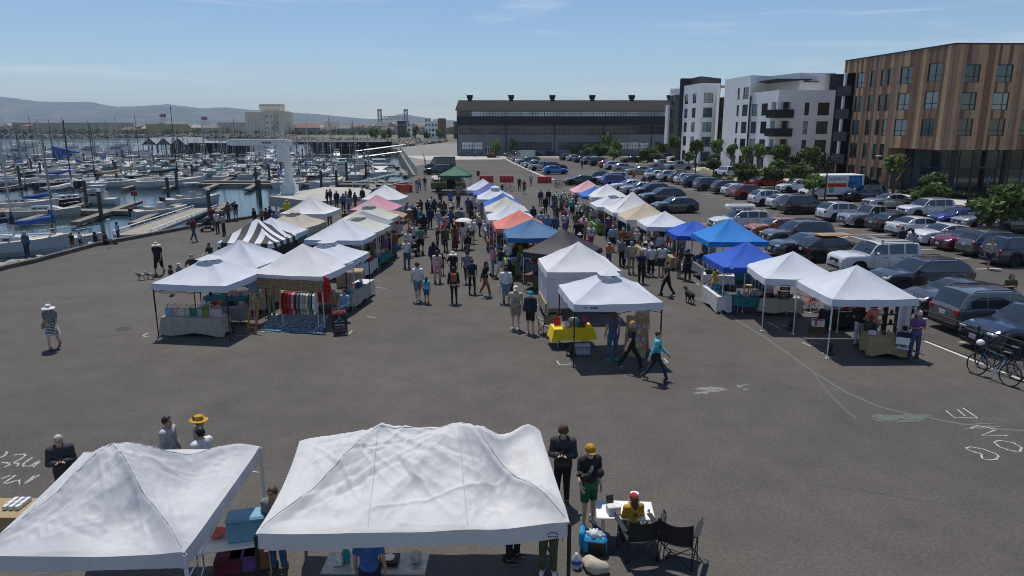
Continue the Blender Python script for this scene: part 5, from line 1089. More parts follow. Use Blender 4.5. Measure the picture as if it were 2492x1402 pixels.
P_((2223,557),5,'ltgrey','ltdenim','shorts','long','black','long',pose='walk',where='of the couple among the cars',shoes='white')
P_((2081,452),60,'ltpink','navy','shorts','short','dark','short',where='near the white box truck')
P_((1567,428),10,'charcoal','black','pants','jacket','dark','short',pose='walk',where='of the far couple in the car lane')
P_((1582,425),10,'maroon','black','pants','jacket','dark','short',pose='walk',where='of the far couple in the car lane')
P_((1543,412),170,'orange','brown','shorts','none','brown','short',where='in front of the beige saloon')
P_((1416,388),170,'black','charcoal','pants','short','dark','short',where='far away beside the black SUV')
for a in[((795,462),120,'black','black','pants','jacket','black','short'),((803,460),140,'charcoal','grey','pants','jacket','dark','short'),((818,465),10,'navy','charcoal','pants','jacket','dark','short'),((834,471),0,'blue','black','pants','long','dark','short'),((841,465),30,'ltpink','grey','pants','long','brown','long'),((851,459),60,'black','navy','pants','long','black','mid'),((863,468),-40,'charcoal','maroon','pants','long','black','mid'),((881,458),20,'navy','brown','pants','long','black','short'),((847,476),-30,'grey','denim','pants','long','brown','short')]:P_(*a,where='beside the concrete hoist platform',skin=random.choice((1,2,3)))
P_((839,512),30,'olive','black','pants','long','black','short',where='between the tents of the left block')
P_((800,500),200,'ltpink','brown','pants','long','dark','short',where='between the tents of the left block')
P_((1140,367),178,'navy','grey','shorts',where='before the warehouse door',hair='dark')
P_((1157,367),175,'grey','black',where='before the warehouse door',hair='dark')
P_((1105,430),175,'black','black','pants','short','dark','short',where='playing guitar before the camper van',pose='browse')
rg_=random.Random(77);TOPS=['white','ltgrey','cream','beige','ltblue','pink','white','black','navy','white','grey','maroon','denim','olive','charcoal','ltblue','cream','rust','pink','sage','purple','beige','ltgrey','teal','red'];BOTS=['black','denim','navy','charcoal','khaki','ltdenim','grey','brown','olive']
for(x0,x1,y0,y1,n,wh)in((990,1150,470,545,17,'among the crowd of the left lane'),(1300,1450,465,535,14,'among the crowd of the right lane'),(1480,1660,530,600,10,'among shoppers at the right stalls'),(1195,1250,540,600,4,'by the tables of the centre row'),(930,975,520,570,4,'at the edge of the left block'),(1150,1215,470,520,5,'by the back stalls of the centre row')):
 for _ in range(n):
  for __ in range(20):
   a=(rg_.choice(TOPS),rg_.choice(BOTS),rg_.choice(('pants','pants','leggings','shorts')),rg_.choice(('short','long','jacket')),rg_.choice(('black','dark','brown','grey','blond')),rg_.choice(('short','long','mid','bun')));ht=rg_.choice((None,None,None,'cap','sun'));k=(a[:4],a[5],ht,wh)
   if k not in used_labels:used_labels[k]=1;break
  y=rg_.uniform(y0,y1);x=rg_.uniform(x0,x1)+(y-y1)*(.35 if x0<1200 else-.5)*(0 if x0<1200 else.3)
  try:P_((x,y),rg_.choice((0,20,-30,180,160,90,-90,140,-150)),*a,hat=ht,hcol=rg_.choice(('white','navy','khaki','black')),skin=rg_.randrange(5),pose=rg_.choice(('stand','walk','browse','phone','stand')),h=rg_.uniform(1.55,1.85),w=rg_.uniform(.95,1.2),where=wh)
  except StopIteration:pass
# ==== VEHICLES
CARGLASS=mat('car_glass',(0.014,0.018,0.02),0.05,var=0,spec=1.0);CARGLASS.node_tree.nodes['Principled BSDF'].inputs['IOR'].default_value=1.6;TYRE=mat('tyre_rubber',(0.016,0.016,0.017),.85,var=0);RIM=mat('alloy_rim',(.36,.37,.38),.35,.7,var=0);RIMD=mat('dark_rim',(.05,.05,.055),.4,.5,var=0)
TRIM=mat('black_car_trim',(.02,.02,.021),.55,var=0);HEADL=mat('headlight_glass',(.55,.57,.6),.12,.3,var=0,spec=.8);TAILL=mat('taillight_glass',(.30,.012,.012),.15,var=0,spec=.8);PLATE=mat('licence_plate',(.55,.56,.58),.5,var=.05)
PAINT={k:mat('car_paint_'+k.replace(' ','_'),c,.22,mt,var=.03,scale=.8,spec=.5,coat=1.0)for k,(c,mt)in dict(white=((.62,.63,.64),0),silver=((.38,.39,.40),.5),grey=((.13,.135,.145),.4),black=((.012,.012,.014),0),navy=((.018,.026,.055),.3),blue=((.02,.05,.28),.3),red=((.32,.015,.02),.2),maroon=((.15,.012,.02),.3),beige=((.40,.38,.33),.4),green=((.05,.065,.06),.4),teal=((.07,.12,.14),.4),orange=((.36,.12,.035),.2),brown=((.10,.08,.07),.5),charcoal=((.045,.047,.052),.4),skyblue=((.03,.17,.42),.3),tan=((.33,.30,.25),.2)).items()}
CT=dict(sedan=(4.75,1.84,1.44,.17,.98,.96,1.02,.95,.22,-.95,-1.72,.33,1.42,-1.38,[(.62,-.18),(-.26,-1.05)]),coupe=(4.60,1.85,1.40,.15,.92,.95,1.05,1.05,.25,-.70,-1.85,.34,1.42,-1.40,[(.70,-.15),(-.24,-1.15)]),suv=(4.75,1.90,1.72,.22,1.08,1.08,1.10,.92,.30,-1.90,-2.26,.37,1.42,-1.40,[(.66,-.20),(-.28,-1.12),(-1.20,-1.85)]),cross=(4.55,1.85,1.64,.20,1.02,1.04,1.08,.95,.28,-1.50,-2.16,.36,1.36,-1.34,[(.66,-.20),(-.28,-1.10),(-1.18,-1.62)]),wagon=(4.80,1.86,1.62,.22,1.02,1.04,1.08,.98,.30,-1.70,-2.26,.35,1.42,-1.38,[(.68,-.18),(-.26,-1.08),(-1.16,-1.80)]),hatch=(4.25,1.80,1.46,.17,.98,.98,1.04,.92,.25,-1.35,-1.98,.33,1.28,-1.30,[(.62,-.22),(-.30,-1.10)]),jeep=(4.75,1.92,1.80,.25,1.12,1.14,1.16,.85,.38,-2.02,-2.25,.38,1.42,-1.42,[(.62,-.18),(-.27,-1.12),(-1.22,-1.92)]),van=(5.70,2.02,2.55,.22,1.20,1.20,1.20,1.90,1.05,-2.70,-2.80,.36,1.85,-1.75,[(1.55,.75)]),pickup=(5.30,1.86,1.75,.27,1.10,1.10,1.08,.95,.45,-.62,-.80,.38,1.62,-1.55,[(.66,-.02),(-.12,-.52)]))
_car={}
def lerp_pts(pts,x):
 for(a,b),(c,d)in zip(pts,pts[1:]):
  if a<=x<=c:
   t=(x-a)/(c-a);return b+(d-b)*t
 return pts[0][1]if x<pts[0][0]else pts[-1][1]
def car_parts(ty):
 if ty in _car:return _car[ty]
 Lc,Wc,Hc,gc,zh,zb,zd,xA,xB,xC,xD,wr,xf,xr,wins=CT[ty];h=Lc/2;pk=ty=='pickup'
 top=[(-h,zd-.34),(-h+.04,zd-.14),(-h+.12,zd-.02),(xD-.01,zd),(xA,zb+.01),(xA+(h-xA)*.45,(zb+zh)/2),(h-.34,zh-.09),(h-.10,zh-.22),(h,zh-.44)]
 if ty in('jeep','pickup','van'):top[-4:]=[(xA+(h-xA)*.5,zb),(h-.22,zh-.05),(h-.06,zh-.14),(h,zh-.38)]
 xs=sorted({round(v,3)for v in[-h,-h+.04,-h+.12,h-.34,h-.2,h-.1,h-.04,h,xA,xD,*np.linspace(-h+.2,h-.4,16),*[xw+(wr+.06)*math.cos(t)for xw in(xf,xr)for t in np.linspace(0,math.pi,9)]]if-h<=v<=h})
 B=[];
 for x in xs:
  t=abs(x)/h;w=Wc/2*(1-.035*t**2-.17*t**14);zt=lerp_pts(top,x);zl=gc+(.07*max(0,t-.8)/.2)
  for xw in(xf,xr):
   d=(wr+.06)**2-(x-xw)**2
   if d>-1e-6:zl=max(zl,wr*.96+math.sqrt(max(0,d))*.98)
  zl=min(zl,zt-.12);q=[(w*.965,zl),(w,zl+(zt-zl)*.22),(w*1.0,zl+(zt-zl)*.58),(w*.975,zl+(zt-zl)*.86),(w*.925,zt-.012),(w*.83,zt+.012),(w*.4,zt+.035),(0,zt+.04)]
  B.append([(x,-y,z)for y,z in q]+[(x,y,z)for y,z in q[-2::-1]])
 body=MB();nP=len(B[0]);suvt=ty in('suv','cross','wagon','jeep')
 for i in range(len(B)-1):
  for j in range(nP-1):
   body.add([B[i][j],B[i+1][j],B[i+1][j+1],B[i][j+1]],[(0,1,2,3)],1 if(j in(0,nP-2)and suvt)else 0)
 body.add(B[0],[tuple(range(nP))],0);body.add(B[-1],[tuple(range(nP-1,-1,-1))],0)
 if ty=='van':prof=[(xD,zb-.1),(xD+.03,Hc-.12),(xD+.12,Hc-.02),(-.5,Hc),(xB,Hc-.05),(xB+.2,Hc-.22),(xA,zb-.02)]
 else:prof=[(xD,zb-.03),(xD+(xC-xD)*.55,zb+(Hc-zb)*.66),(xC,Hc-.05),(xC+.25,Hc-.012),((xB+xC)/2,Hc),(xB-.18,Hc-.02),(xB,Hc-.055),(xB+(xA-xB)*.5,zb+(Hc-zb)*.52),(xA,zb-.03)]
 cx=sorted({round(v,3)for v in[*np.linspace(xD,xA,15),xB,xC,*[p[0]for p in prof],*[v for w_ in wins for v in w_]]});cx=[v for k,v in enumerate(cx)if k==0 or v-cx[k-1]>.012];K=[]
 for x in cx:
  t=abs(x)/h;wb=Wc/2*(1-.035*t**2-.17*t**14)*(.935 if ty!='van' else.97);zr=max(zb,lerp_pts(prof,x));hh=zr-zb;wt=wb-(wb*(.16 if ty!='van' else.07))*hh/(Hc-zb)
  q=[(wb,zb-.05),(wb-.004,zb+.035*min(1,hh*4)),(wb-(wb-wt)*.5,zb+hh*.5),(wt+(wb-wt)*.12,zb+hh*.875),(wt-.045,zb+hh*.965),(wt*.5,zb+hh+.008),(0,zb+hh+.016)]
  K.append([(x,-y,z)for y,z in q]+[(x,y,z)for y,z in q[-2::-1]])
 gl={'windshield':MB(),'rear_window':MB()};sw={}
 for i in range(len(K)-1):
  xm=(cx[i]+cx[i+1])/2
  for j in range(12):
   f=[K[i][j],K[i+1][j],K[i+1][j+1],K[i][j+1]];tgt=body;mi=0
   if 4<=j<=7:
    if xm>xB+(.0 if ty!='van' else.12):tgt=gl['windshield']
    elif xm<xC and ty!='van':tgt=gl['rear_window']
   elif j in(1,2,9,10):
    for k,(a,b)in enumerate(wins):
     if b<xm<a:tgt=sw.setdefault((k,j<5),MB())
   tgt.add(f,[(0,1,2,3)],mi)
 body.box((0,0,gc+.16),(Lc*.93,Wc*.74,.34),0,1);
 if pk:
  body.box((-h+1.02,0,zd+.035),(1.62,Wc*.72,.03),0,1)
  for s in(-1,1):body.box((-h+1.0,s*Wc*.43,zd+.05),(1.9,.09,.10),0,0)
  body.box((-h+.05,0,zd+.02),(.07,Wc*.8,.14),0,0)
 res={'body':body.mesh('body',[PAINT['white'],TRIM],ang=32)}
 for n,m in gl.items():
  if m.f:res[n]=m.mesh(n,CARGLASS,smooth=True)
 res['side']=[m.mesh('side_window',CARGLASS,smooth=True)for m in sw.values()]
 zt_f=zh-.26;m=MB()
 def quick(f):m=MB();f(m);return m
 hx=h-.17
 res['head']=quick(lambda m:m.bbox((0,0,0),(.26,.36,.13),.05)).mesh('headlight',HEADL,smooth=True,ang=40);res['headp']=[(hx,s*(Wc/2*.80-.08),zt_f+.03)for s in(-1,1)]
 res['tail']=quick(lambda m:m.bbox((0,0,0),(.15,.30 if not suvt else.24,.15 if not suvt else.26),.04)).mesh('taillight',TAILL,smooth=True,ang=40);res['tailp']=[(-h+.075,s*(Wc/2*.84-.10),zd-.20)for s in(-1,1)]
 res['mirror']=quick(lambda m:m.bbox((0,0,0),(.14,.22,.15),.05)).mesh('mirror',PAINT['white'],smooth=True,ang=40);res['mirp']=[(xA-.38,s*(Wc/2+.07),zb+.10)for s in(-1,1)]
 res['grille']=quick(lambda m:(m.bbox((h-.03,0,zt_f-.08),(.10,Wc*.46,.20),.03),m.bbox((h-.05,0,gc+.17),(.12,Wc*.66,.16),.03))).mesh('grille',TRIM)
 res['plate']=quick(lambda m:m.box((0,0,0),(.02,.32,.16))).mesh('licence_plate',PLATE);res['platep']=[(h+.035,0,zt_f-.20),(-h-.012,0,zd-.30)]
 res['bumper']=quick(lambda m:m.bbox((-h+.06,0,gc+.16),(.16,Wc*.84,.22),.05)).mesh('rear_bumper',TRIM)
 if suvt:res['rail']=quick(lambda m:m.path([(xC+.25,0,Hc-.03),(xC+.35,0,Hc+.035),(xB-.4,0,Hc+.035),(xB-.25,0,Hc-.03)],.022,6)).mesh('roof_rail',TRIM,smooth=True);res['railp']=[(0,s*Wc*.355,0)for s in(-1,1)]
 ds_=[]
 for s in(-1,1):
  for x in[wins[0][0]+.02]+[w_[1]-.04 for w_ in wins[:2]]:
   if min(abs(x-xf),abs(x-xr))<wr+.1:continue
   t=abs(x)/h;w=Wc/2*(1-.035*t**2-.17*t**14);zt=lerp_pts(top,x);zl=gc;m=MB();q=[(w*.985,zl+(zt-zl)*.1),(w,zl+(zt-zl)*.22),(w*1.0,zl+(zt-zl)*.58),(w*.975,zl+(zt-zl)*.86),(w*.93,zt-.02)];m.grid([[(x+d,s*(y+.004),z)for y,z in q]for d in(-.009,.009)],flip=s>0);ds_.append(m.mesh('door_seam',TRIM))
 hd_=MB();hd_.bbox((0,0,0),(.20,.035,.03),.01);res['handle']=hd_.mesh('door_handle',TRIM);res['hp']=[(x,s*Wc/2*.99,zb-.13)for s in(-1,1)for x in(wins[0][1]+.16,(wins[1][1]+.16)if len(wins)>1 else wins[0][1]+.16)];res['seams']=ds_
 res['wheel']=wheel_mesh(wr);res['wp']=[(x,s*(Wc/2-.115),wr)for x in(xf,xr)for s in(-1,1)];_car[ty]=res;return res
_wh={}
def wheel_mesh(r):
 if r in _wh:return _wh[r]
 w=.105;m=MB();m.lathe([(r*.64,-w*.9),(r*.9,-w),(r*.985,-w*.75),(r,-w*.3),(r,w*.3),(r*.985,w*.75),(r*.9,w),(r*.64,w*.9)],20,axis='Y');ty=m.mesh('wheel',TYRE,smooth=True,ang=50)
 rims=[]
 for rm in(RIM,RIMD):
  m=MB();m.lathe([(r*.62,-w*.5),(r*.66,w*.86),(r*.60,w*.90),(r*.56,w*.35),(.0,w*.3)],20,axis='Y',mi=1)
  m.lathe([(r*.16,w*.3),(r*.14,w*.75),(0,w*.8)],10,axis='Y')
  for k in range(5):
   t=2*math.pi*k/5;m.M=Matrix.Rotation(t,4,'Y');m.box((r*.36,w*.66,0),(r*.48,.03,r*.13));
  m.M=Matrix.Identity(4);rims.append(m.mesh('rim',[rm,TRIM if rm is RIM else RIMD]))
 _wh[r]=(ty,rims);return _wh[r]
car_log=[]
def car(px,ty,col,face=0,row='',label=None,loc=None,rack=False,name='parked_car',cat='car',group='cars parked around the market'):
 p=Vector(loc)if loc is not None else G(px[0],px[1]);d=p.y;C_=car_parts(ty);pm=PAINT[col]
 root=EMPTY(name,p,R(face),label or 'car',cat,group);lod=0 if d<75 else(1 if d<125 else 2)
 OB('body',C_['body'],root,mats={0:pm})
 for n in('windshield','rear_window'):
  if n in C_:OB(n,C_[n],root)
 for m in C_['side']:OB('side_window',m,root)
 ty_m,rims=C_['wheel']
 for i,wp in enumerate(C_['wp']):
  w=OB('wheel',ty_m,root,loc=wp,rz=(0 if wp[1]>0 else math.pi))
  if lod<2:OB('rim',rims[(len(col)+int(p.x))%2 if col in('black','navy','charcoal','white')else 0],w)
 if lod==0:
  for m in C_['seams']:OB('door_seam',m,root)
  for q in C_['hp']:OB('door_handle',C_['handle'],root,loc=q)
 if lod<2 or face>90:
  for q in C_['headp']:OB('headlight',C_['head'],root,loc=q)
 if lod<2 or abs(face)<90:
  for q in C_['tailp']:OB('taillight',C_['tail'],root,loc=q)
 if lod<2:
  OB('grille',C_['grille'],root);OB('rear_bumper',C_['bumper'],root)
  for q in C_['mirp']:OB('mirror',C_['mirror'],root,loc=q,mats={0:pm})
  for q in C_['platep']:OB('licence_plate',C_['plate'],root,loc=q)
  if 'rail' in C_:
   for q in C_['railp']:OB('roof_rail',C_['rail'],root,loc=q)
 if not label:car_log.append((root,row,col,ty))
 return root
TN=dict(sedan='saloon',coupe='coupe',suv='SUV',cross='crossover',wagon='estate car',hatch='hatchback',jeep='boxy SUV',van='van',pickup='pickup')
def name_row(row,intro):
 """label every car of a row by its neighbours (the list runs from the near end to the far end)"""
 L_=[c for c in car_log if c[1]==row];ds=['%s %s'%(c[2],TN[c[3]])for c in L_]
 for i,c in enumerate(L_):
  if i==0:t='%s at the near end of the %s'%(ds[0],intro)
  elif i==len(L_)-1:t='%s at the far end of the %s'%(ds[i],intro)
  else:t='%s between the %s and the %s in the %s'%(ds[i],ds[i-1],ds[i+1],intro)
  t=' '.join(t.split()[:16])
  if t in used_labels:t='%s number %s along the %s'%(ds[i],['one','two','three','four','five','six','seven','eight','nine','ten','eleven','twelve','thirteen','fourteen','fifteen','sixteen','seventeen','eighteen'][i],intro)
  used_labels[t]=1;c[0]['label']=t
for px,ty,col,fc in[((2500,848),'cross','navy',187),((2418,800),'suv','grey',7),((2325,755),'coupe','charcoal',186),((2234,706),'wagon','charcoal',186),((2124,663),'jeep','white',186),((2025,632),'hatch','black',7),((1960,622),'sedan','charcoal',186),((1937,597),'suv','brown',186),((1885,577),'hatch','orange',186),((1800,560),'wagon','white',186),((1641,517),'hatch','green',187),((1610,494),'wagon','charcoal',187),((1582,480),'cross','charcoal',187),((1556,472),'sedan','silver',187),((1530,465),'sedan','white',187),((1505,456),'suv','blue',7),((1486,448),'suv','white',187),((1452,444),'cross','charcoal',187),((1412,450),'coupe','black',187)]:car(px,ty,col,fc,'A')
name_row('A','row behind the right tents')
for px,ty,col,fc in[((2490,643),'suv','navy',8),((2420,621),'cross','grey',8),((2357,606),'coupe','maroon',187),((2296,592),'coupe','white',187),((2236,573),'sedan','white',8),((2184,561),'sedan','black',8),((2120,550),'pickup','silver',187),((2053,537),'cross','white',8),((1957,519),'suv','black',8),((1918,508),'hatch','white',8),((1876,500),'cross','white',8),((1828,484),'cross','red',8),((1800,477),'hatch','white',8),((1776,471),'cross','black',8),((1733,464),'suv','grey',8),((1697,455),'cross','teal',8)]:car(px,ty,col,fc,'B')
name_row('B','second row of parked cars')
for px,ty,col,fc in[((1682,449),'wagon','white',8),((1664,445),'cross','brown',8),((1636,441),'cross','white',8),((1606,437),'sedan','white',8),((1602,431),'hatch','navy',8),((1555,425),'sedan','beige',187),((1519,417),'hatch','silver',8),((1498,413),'cross','white',8),((1481,409),'hatch','red',8),((1460,404),'jeep','black',8),((1438,400),'cross','silver',8),((1419,396),'sedan','charcoal',8),((1400,392),'hatch','white',8),((1384,390),'cross','grey',8)]:car(px,ty,col,fc,'B2')
name_row('B2','far stretch of the second row')
for px,ty,col,fc in[((2462,566),'suv','charcoal',187),((2392,556),'sedan','silver',187),((2325,549),'hatch','blue',187),((2251,529),'suv','white',187),((2160,506),'sedan','silver',187),((2102,489),'suv','navy',187),((1935,468),'cross','white',187),((1868,455),'sedan','red',8),((1838,446),'sedan','navy',8),((1765,431),'jeep','white',100),((1651,414),'pickup','silver',187),((1610,410),'pickup','silver',187),((1535,396),'sedan','charcoal',187)]:car(px,ty,col,fc,'C')
name_row('C','third row near the planting strips')
for px,ty,col,fc in[((2092,457),'suv','black',10),((1985,430),'jeep','black',10),((1900,428),'suv','white',187),((1648,392),'suv','white',187),((1618,390),'suv','grey',187),((1551,374),'suv','white',187)]:car(px,ty,col,fc,'D')
name_row('D','street in front of the flats')
a,b=Vector(G(1305,411)),Vector(G(1240,377));
for px,ty,col,fc in[((1351,424),'hatch','skyblue',8),((1349,415),'cross','black',8),((1320,415),'pickup','silver',187)]:car(px,ty,col,fc,'E')
for i,(ty,col)in enumerate([('cross','charcoal'),('sedan','silver'),('suv','charcoal'),('sedan','white'),('van','silver'),('hatch','white'),('cross','red'),('sedan','black'),('suv','grey'),('sedan','silver'),('suv','white')]):car(None,ty,col,187,'E',loc=a.lerp(b,i/10))
name_row('E','line of cars along the curved kerb')
car((1066,425),'suv','navy',183,label='navy SUV parked before the black van behind the green tent');car((1072,415),'van','black',183,label='tall black van parked behind the navy SUV',name='parked_van',cat='van')
rb=G(1800,560);r=EMPTY('roof_box',(rb.x-.1,rb.y,0),R(6),'long white roof box on the white estate car','roof box');m=MB();m.bbox((0,0,1.88),(2.3,.86,.36),.14);m.ob('lid',PAINT['white'],r,smooth=True,ang=30);m=MB();m.box((.6,0,1.69),(.06,1.2,.05));m.box((-.6,0,1.69),(.06,1.2,.05));m.ob('cross_bars',TRIM,r)
rb=G(2124,663);r=EMPTY('roof_rack',(rb.x,rb.y,0),R(6),'silver roof rack bars on the white boxy SUV','roof rack')
for x in(-.1,-1.1):m=MB();m.tube((x,-.72,1.93),(x,.72,1.93),.03,n=8);m.box((x,-.70,1.88),(.12,.08,.12));m.box((x,.70,1.88),(.12,.08,.12));m.ob('bar',STEEL,r)
rb=G(2025,632);r=EMPTY('surf_rack',(rb.x,rb.y,0),R(7),'orange trimmed white board tied on the black hatchback','board');m=MB();m.bbox((-.1,0,1.56),(2.0,1.1,.06),.02);m.ob('board',mat('orange_trim',(.5,.2,.05),.5),r);m=MB();m.bbox((-.1,.0,1.60),(1.7,.5,.04),.015);m.ob('board_top',PAINT['white'],r)
# ---- moving truck
p=G(2016,487);tr=EMPTY('box_truck',p,R(187),'white rental box truck with red stripe and blue picture on its side','truck');C_=car_parts('van')
BOXW=mat('white_truck_panel',(.66,.67,.68),.45,var=.04);m=MB();m.bbox((-1.1,0,1.75),(4.3,2.3,2.15),.05);m.bbox((1.25,0,2.45),(.9,2.2,.75),.12);box=m.ob('cargo_box',BOXW,tr)
cabm=MB();prof=[(0.85,.5),(0.85,2.05),(1.5,2.05),(2.15,1.35),(3.0,1.18),(3.12,.95),(3.12,.45)]
ring=[]
for s,inset in((-1,0),(-1,.0),(1,0)):pass
n=len(prof);vs=[(x,-.98,z)for x,z in prof]+[(x,.98,z)for x,z in prof];cabm.add(vs,[(i,i+1,n+i+1,n+i)for i in range(n-1)]+[tuple(range(n-1,-1,-1)),tuple(range(n,2*n))]);cabm.ob('cab',PAINT['white'],tr)
m=MB();m.add([(1.53,-.86,2.02),(2.14,-.90,1.40),(2.14,.90,1.40),(1.53,.86,2.02)],[(0,1,2,3)]);o=m.ob('windshield',CARGLASS,tr,loc=(.02,0,.02))
for s in(-1,1):
 m=MB();q=[(1.0,s*.985,1.35),(1.95,s*.985,1.35),(1.45,s*.985,1.95),(1.0,s*.985,1.95)];m.add(q,[(0,1,2,3)if s<0 else(3,2,1,0)]);m.ob('side_window',CARGLASS,tr)
 OB('headlight',C_['head'],tr,loc=(3.05,s*.72,.88));OB('taillight',C_['tail'],tr,loc=(-3.22,s*1.0,.85))
m=MB();m.bbox((3.12,0,.85),(.08,1.1,.28),.03);m.ob('grille',TRIM,tr);m=MB();m.box((0,0,.55),(6.0,1.7,.25));m.ob('chassis',TRIM,tr);m=MB();m.bbox((3.16,0,.55),(.16,2.0,.2),.04);m.ob('front_bumper',TRIM,tr)
for x in(2.2,-1.9):
 for s in(-1,1):w=OB('wheel',wheel_mesh(.37)[0],tr,loc=(x,s*.9,.37),rz=0 if s>0 else math.pi,scale=(1,1.3,1));OB('rim',wheel_mesh(.37)[1][0],w)
RED=mat('red_stripe',(.55,.03,.025),.5,var=.05);BLUEP=mat('blue_picture_print',(.03,.13,.33),.5,var=.8,scale=2.2,detail=8);GREENP=mat('green_print',(.02,.35,.16),.5,var=.2)
for s in(-1,1):
 y=s*1.153
 m=MB();m.box((-.15 if s>0 else-.15,y,1.72),(2.2,.006,.42));m.ob('red_stripe',RED,box)
 m=MB();m.add([(-1.45,y+s*.004,2.72),(-2.95,y+s*.004,2.72),(-3.0,y+s*.004,1.55),(-2.5,y+s*.004,1.15),(-1.35,y+s*.004,1.55)][::s],[(0,1,2,3,4)]);m.ob('picture',BLUEP,box)
 m=MB();m.lathe([(0,0),(.30,0),(.30,.004),(0,.004)],18,(.35,0,0),axis='Y');m.ob('badge',GREENP,box,loc=(.1,y,1.2))
def text(s_,size,m_,parent,loc,rot,name='lettering',ext=.004,sx=1.0,align='CENTER'):
 c=bpy.data.curves.new('lettering','FONT');c.body=s_;c.size=size;c.extrude=ext;c.align_x=align;c.align_y='CENTER';c.resolution_u=2
 t=bpy.data.objects.new('tmp',c);COL.objects.link(t);dg=bpy.context.evaluated_depsgraph_get();me=bpy.data.meshes.new_from_object(t.evaluated_get(dg));bpy.data.objects.remove(t);me.name=name;me.materials.clear();me.materials.append(m_)
 return OB(name,me,parent,loc=loc,rot=rot,scale=(sx,1,1))
text('U-HAUL',.46,BLACK,box,(-.15,1.16,2.38),(R(90),0,R(180)),sx=1.25);text('U-HAUL',.46,BLACK,box,(-.15,-1.16,2.38),(R(90),0,0),sx=1.25);text('U-HAUL',.40,BLACK,box,(1.705,0,2.5),(R(90),0,R(90)),sx=1.1);text('10',.34,WHITE,box,(.45,1.162,1.2),(R(90),0,R(180)))
# ---- green camper van with the stage
p=G(1092,466);cv=EMPTY('camper_van',p,R(0),'vintage green and white camper van used as a stage','camper van');st=[(-2.15,.62,.72,1.55),(-2.12,.80,.45,1.75),(-2.0,.87,.34,1.88),(-1.6,.88,.32,1.95),(0,.88,.32,1.97),(1.4,.88,.32,1.95),(1.75,.87,.32,1.86),(2.0,.84,.36,1.55),(2.13,.76,.45,1.2),(2.16,.6,.6,1.0)]
GRN=mat('olive_green_van_paint',(.085,.12,.03),.35,var=.05,coat=.5);m=MB();K=[]
for x,w,zl,zt in st:
 q=[(w*.93,zl),(w,zl+.18),(w,min(1.12,zt-.2)),(w*.985,min(1.15,zt-.18)),(w*.93,zt-.16),(w*.78,zt-.03),(w*.4,zt+.03),(0,zt+.05)];K.append([(x,-y,z)for y,z in q]+[(x,y,z)for y,z in q[-2::-1]])
for i in range(len(K)-1):
 for j in range(14):m.add([K[i][j],K[i+1][j],K[i+1][j+1],K[i][j+1]],[(0,1,2,3)],0 if j in(0,1,12,13)else 1)
m.add(K[0],[tuple(range(15))]);m.add(K[-1],[tuple(range(14,-1,-1))]);m.ob('body',[GRN,mat('cream_white_van_paint',(.58,.57,.50),.4,var=.05,coat=.4)],cv,ang=35)
for x0,x1,s in[(-1.85,-1.15,-1),(-1.05,-.35,-1),(1.05,1.7,-1),(-1.85,-1.15,1),(-1.05,-.35,1),(.2,.95,1)]:m=MB();m.bbox(((x0+x1)/2,s*.865,1.47),(x1-x0,.05,.42),.02);m.ob('side_window',CARGLASS,cv)
m=MB();m.bbox((.35,-.872,1.05),(1.15,.05,1.2),.02);m.ob('side_door_opening',mat('dark_van_interior',(.012,.012,.012),.9,var=0),cv)
m=MB();m.add([(1.82,-.72,1.78),(2.07,-.70,1.3),(2.07,.70,1.3),(1.82,.72,1.78)],[(0,1,2,3)]);m.ob('windshield',CARGLASS,cv,loc=(.03,0,.02))
for x in(1.3,-1.2):
 for s in(-1,1):w=OB('wheel',wheel_mesh(.33)[0],cv,loc=(x,s*.78,.33),rz=0 if s>0 else math.pi);OB('rim',wheel_mesh(.33)[1][0],w)
m=MB();m.grid([[(x,y,2.02-.35*(t*t))for x in np.linspace(-1.6,1.75,6)]for t,y in[(k/4,-.9-1.6*k/4)for k in range(5)]],flip=True);m.ob('awning',mat('cream_awning',(.52,.47,.36),.8,trans=.2),cv,smooth=True)
for x in(-.05,1.72):m=MB();m.tube((x-.0,-2.48,0),(x,-2.48,1.68),.02);m.ob('awning_pole',STEEL,cv)
def speaker(px,label,h=2.0):
 p=G(*px);r=EMPTY('loudspeaker',p,R(0),label,'loudspeaker');m=MB();m.bbox((0,0,h-.3),(.38,.34,.62),.03);m.ob('cabinet',BLACK,r);m=MB();m.tube((0,0,.3),(0,0,h-.6),.02)
 for k in range(3):t=k*2.1+.5;m.tube((0,0,.55),(.4*math.cos(t),.4*math.sin(t),0),.014)
 m.ob('tripod',BLACK,r)
speaker((1067,467),'black loudspeaker on a stand before the camper van',2.3);speaker((1164,462),'black loudspeaker on a stand beside the red barrier',2.4)
p=G(1116,470);dk=EMPTY('drum_kit',p,0,'drum kit before the open camper van door','drum kit');DR=mat('drum_shell',(.5,.48,.45),.35,var=.1)
m=MB();m.lathe([(0,-.2),(.27,-.2),(.27,.2),(0,.2)],20,(0,0,.28),axis='Y');m.ob('bass_drum',DR,dk)
for x,y,z in((-.22,.1,.68),(.22,.1,.68),(.5,.3,.45)):m=MB();m.lathe([(0,-.13),(.17,-.13),(.17,.13),(0,.13)],16,(x,y,z));m.ob('tom_drum',DR,dk)
for x in(-.6,.6):m=MB();m.lathe([(.0,.02),(.22,0),(.0,.01)],16,(x,.2,1.05));m.tube((x,.2,0),(x,.2,1.05),.012);m.ob('cymbal',mat('brass',(.5,.38,.15),.3,.8,var=.1),dk)
BARR=mat('red_barrier_plastic',(.42,.025,.022),.5,var=.1,scale=2)
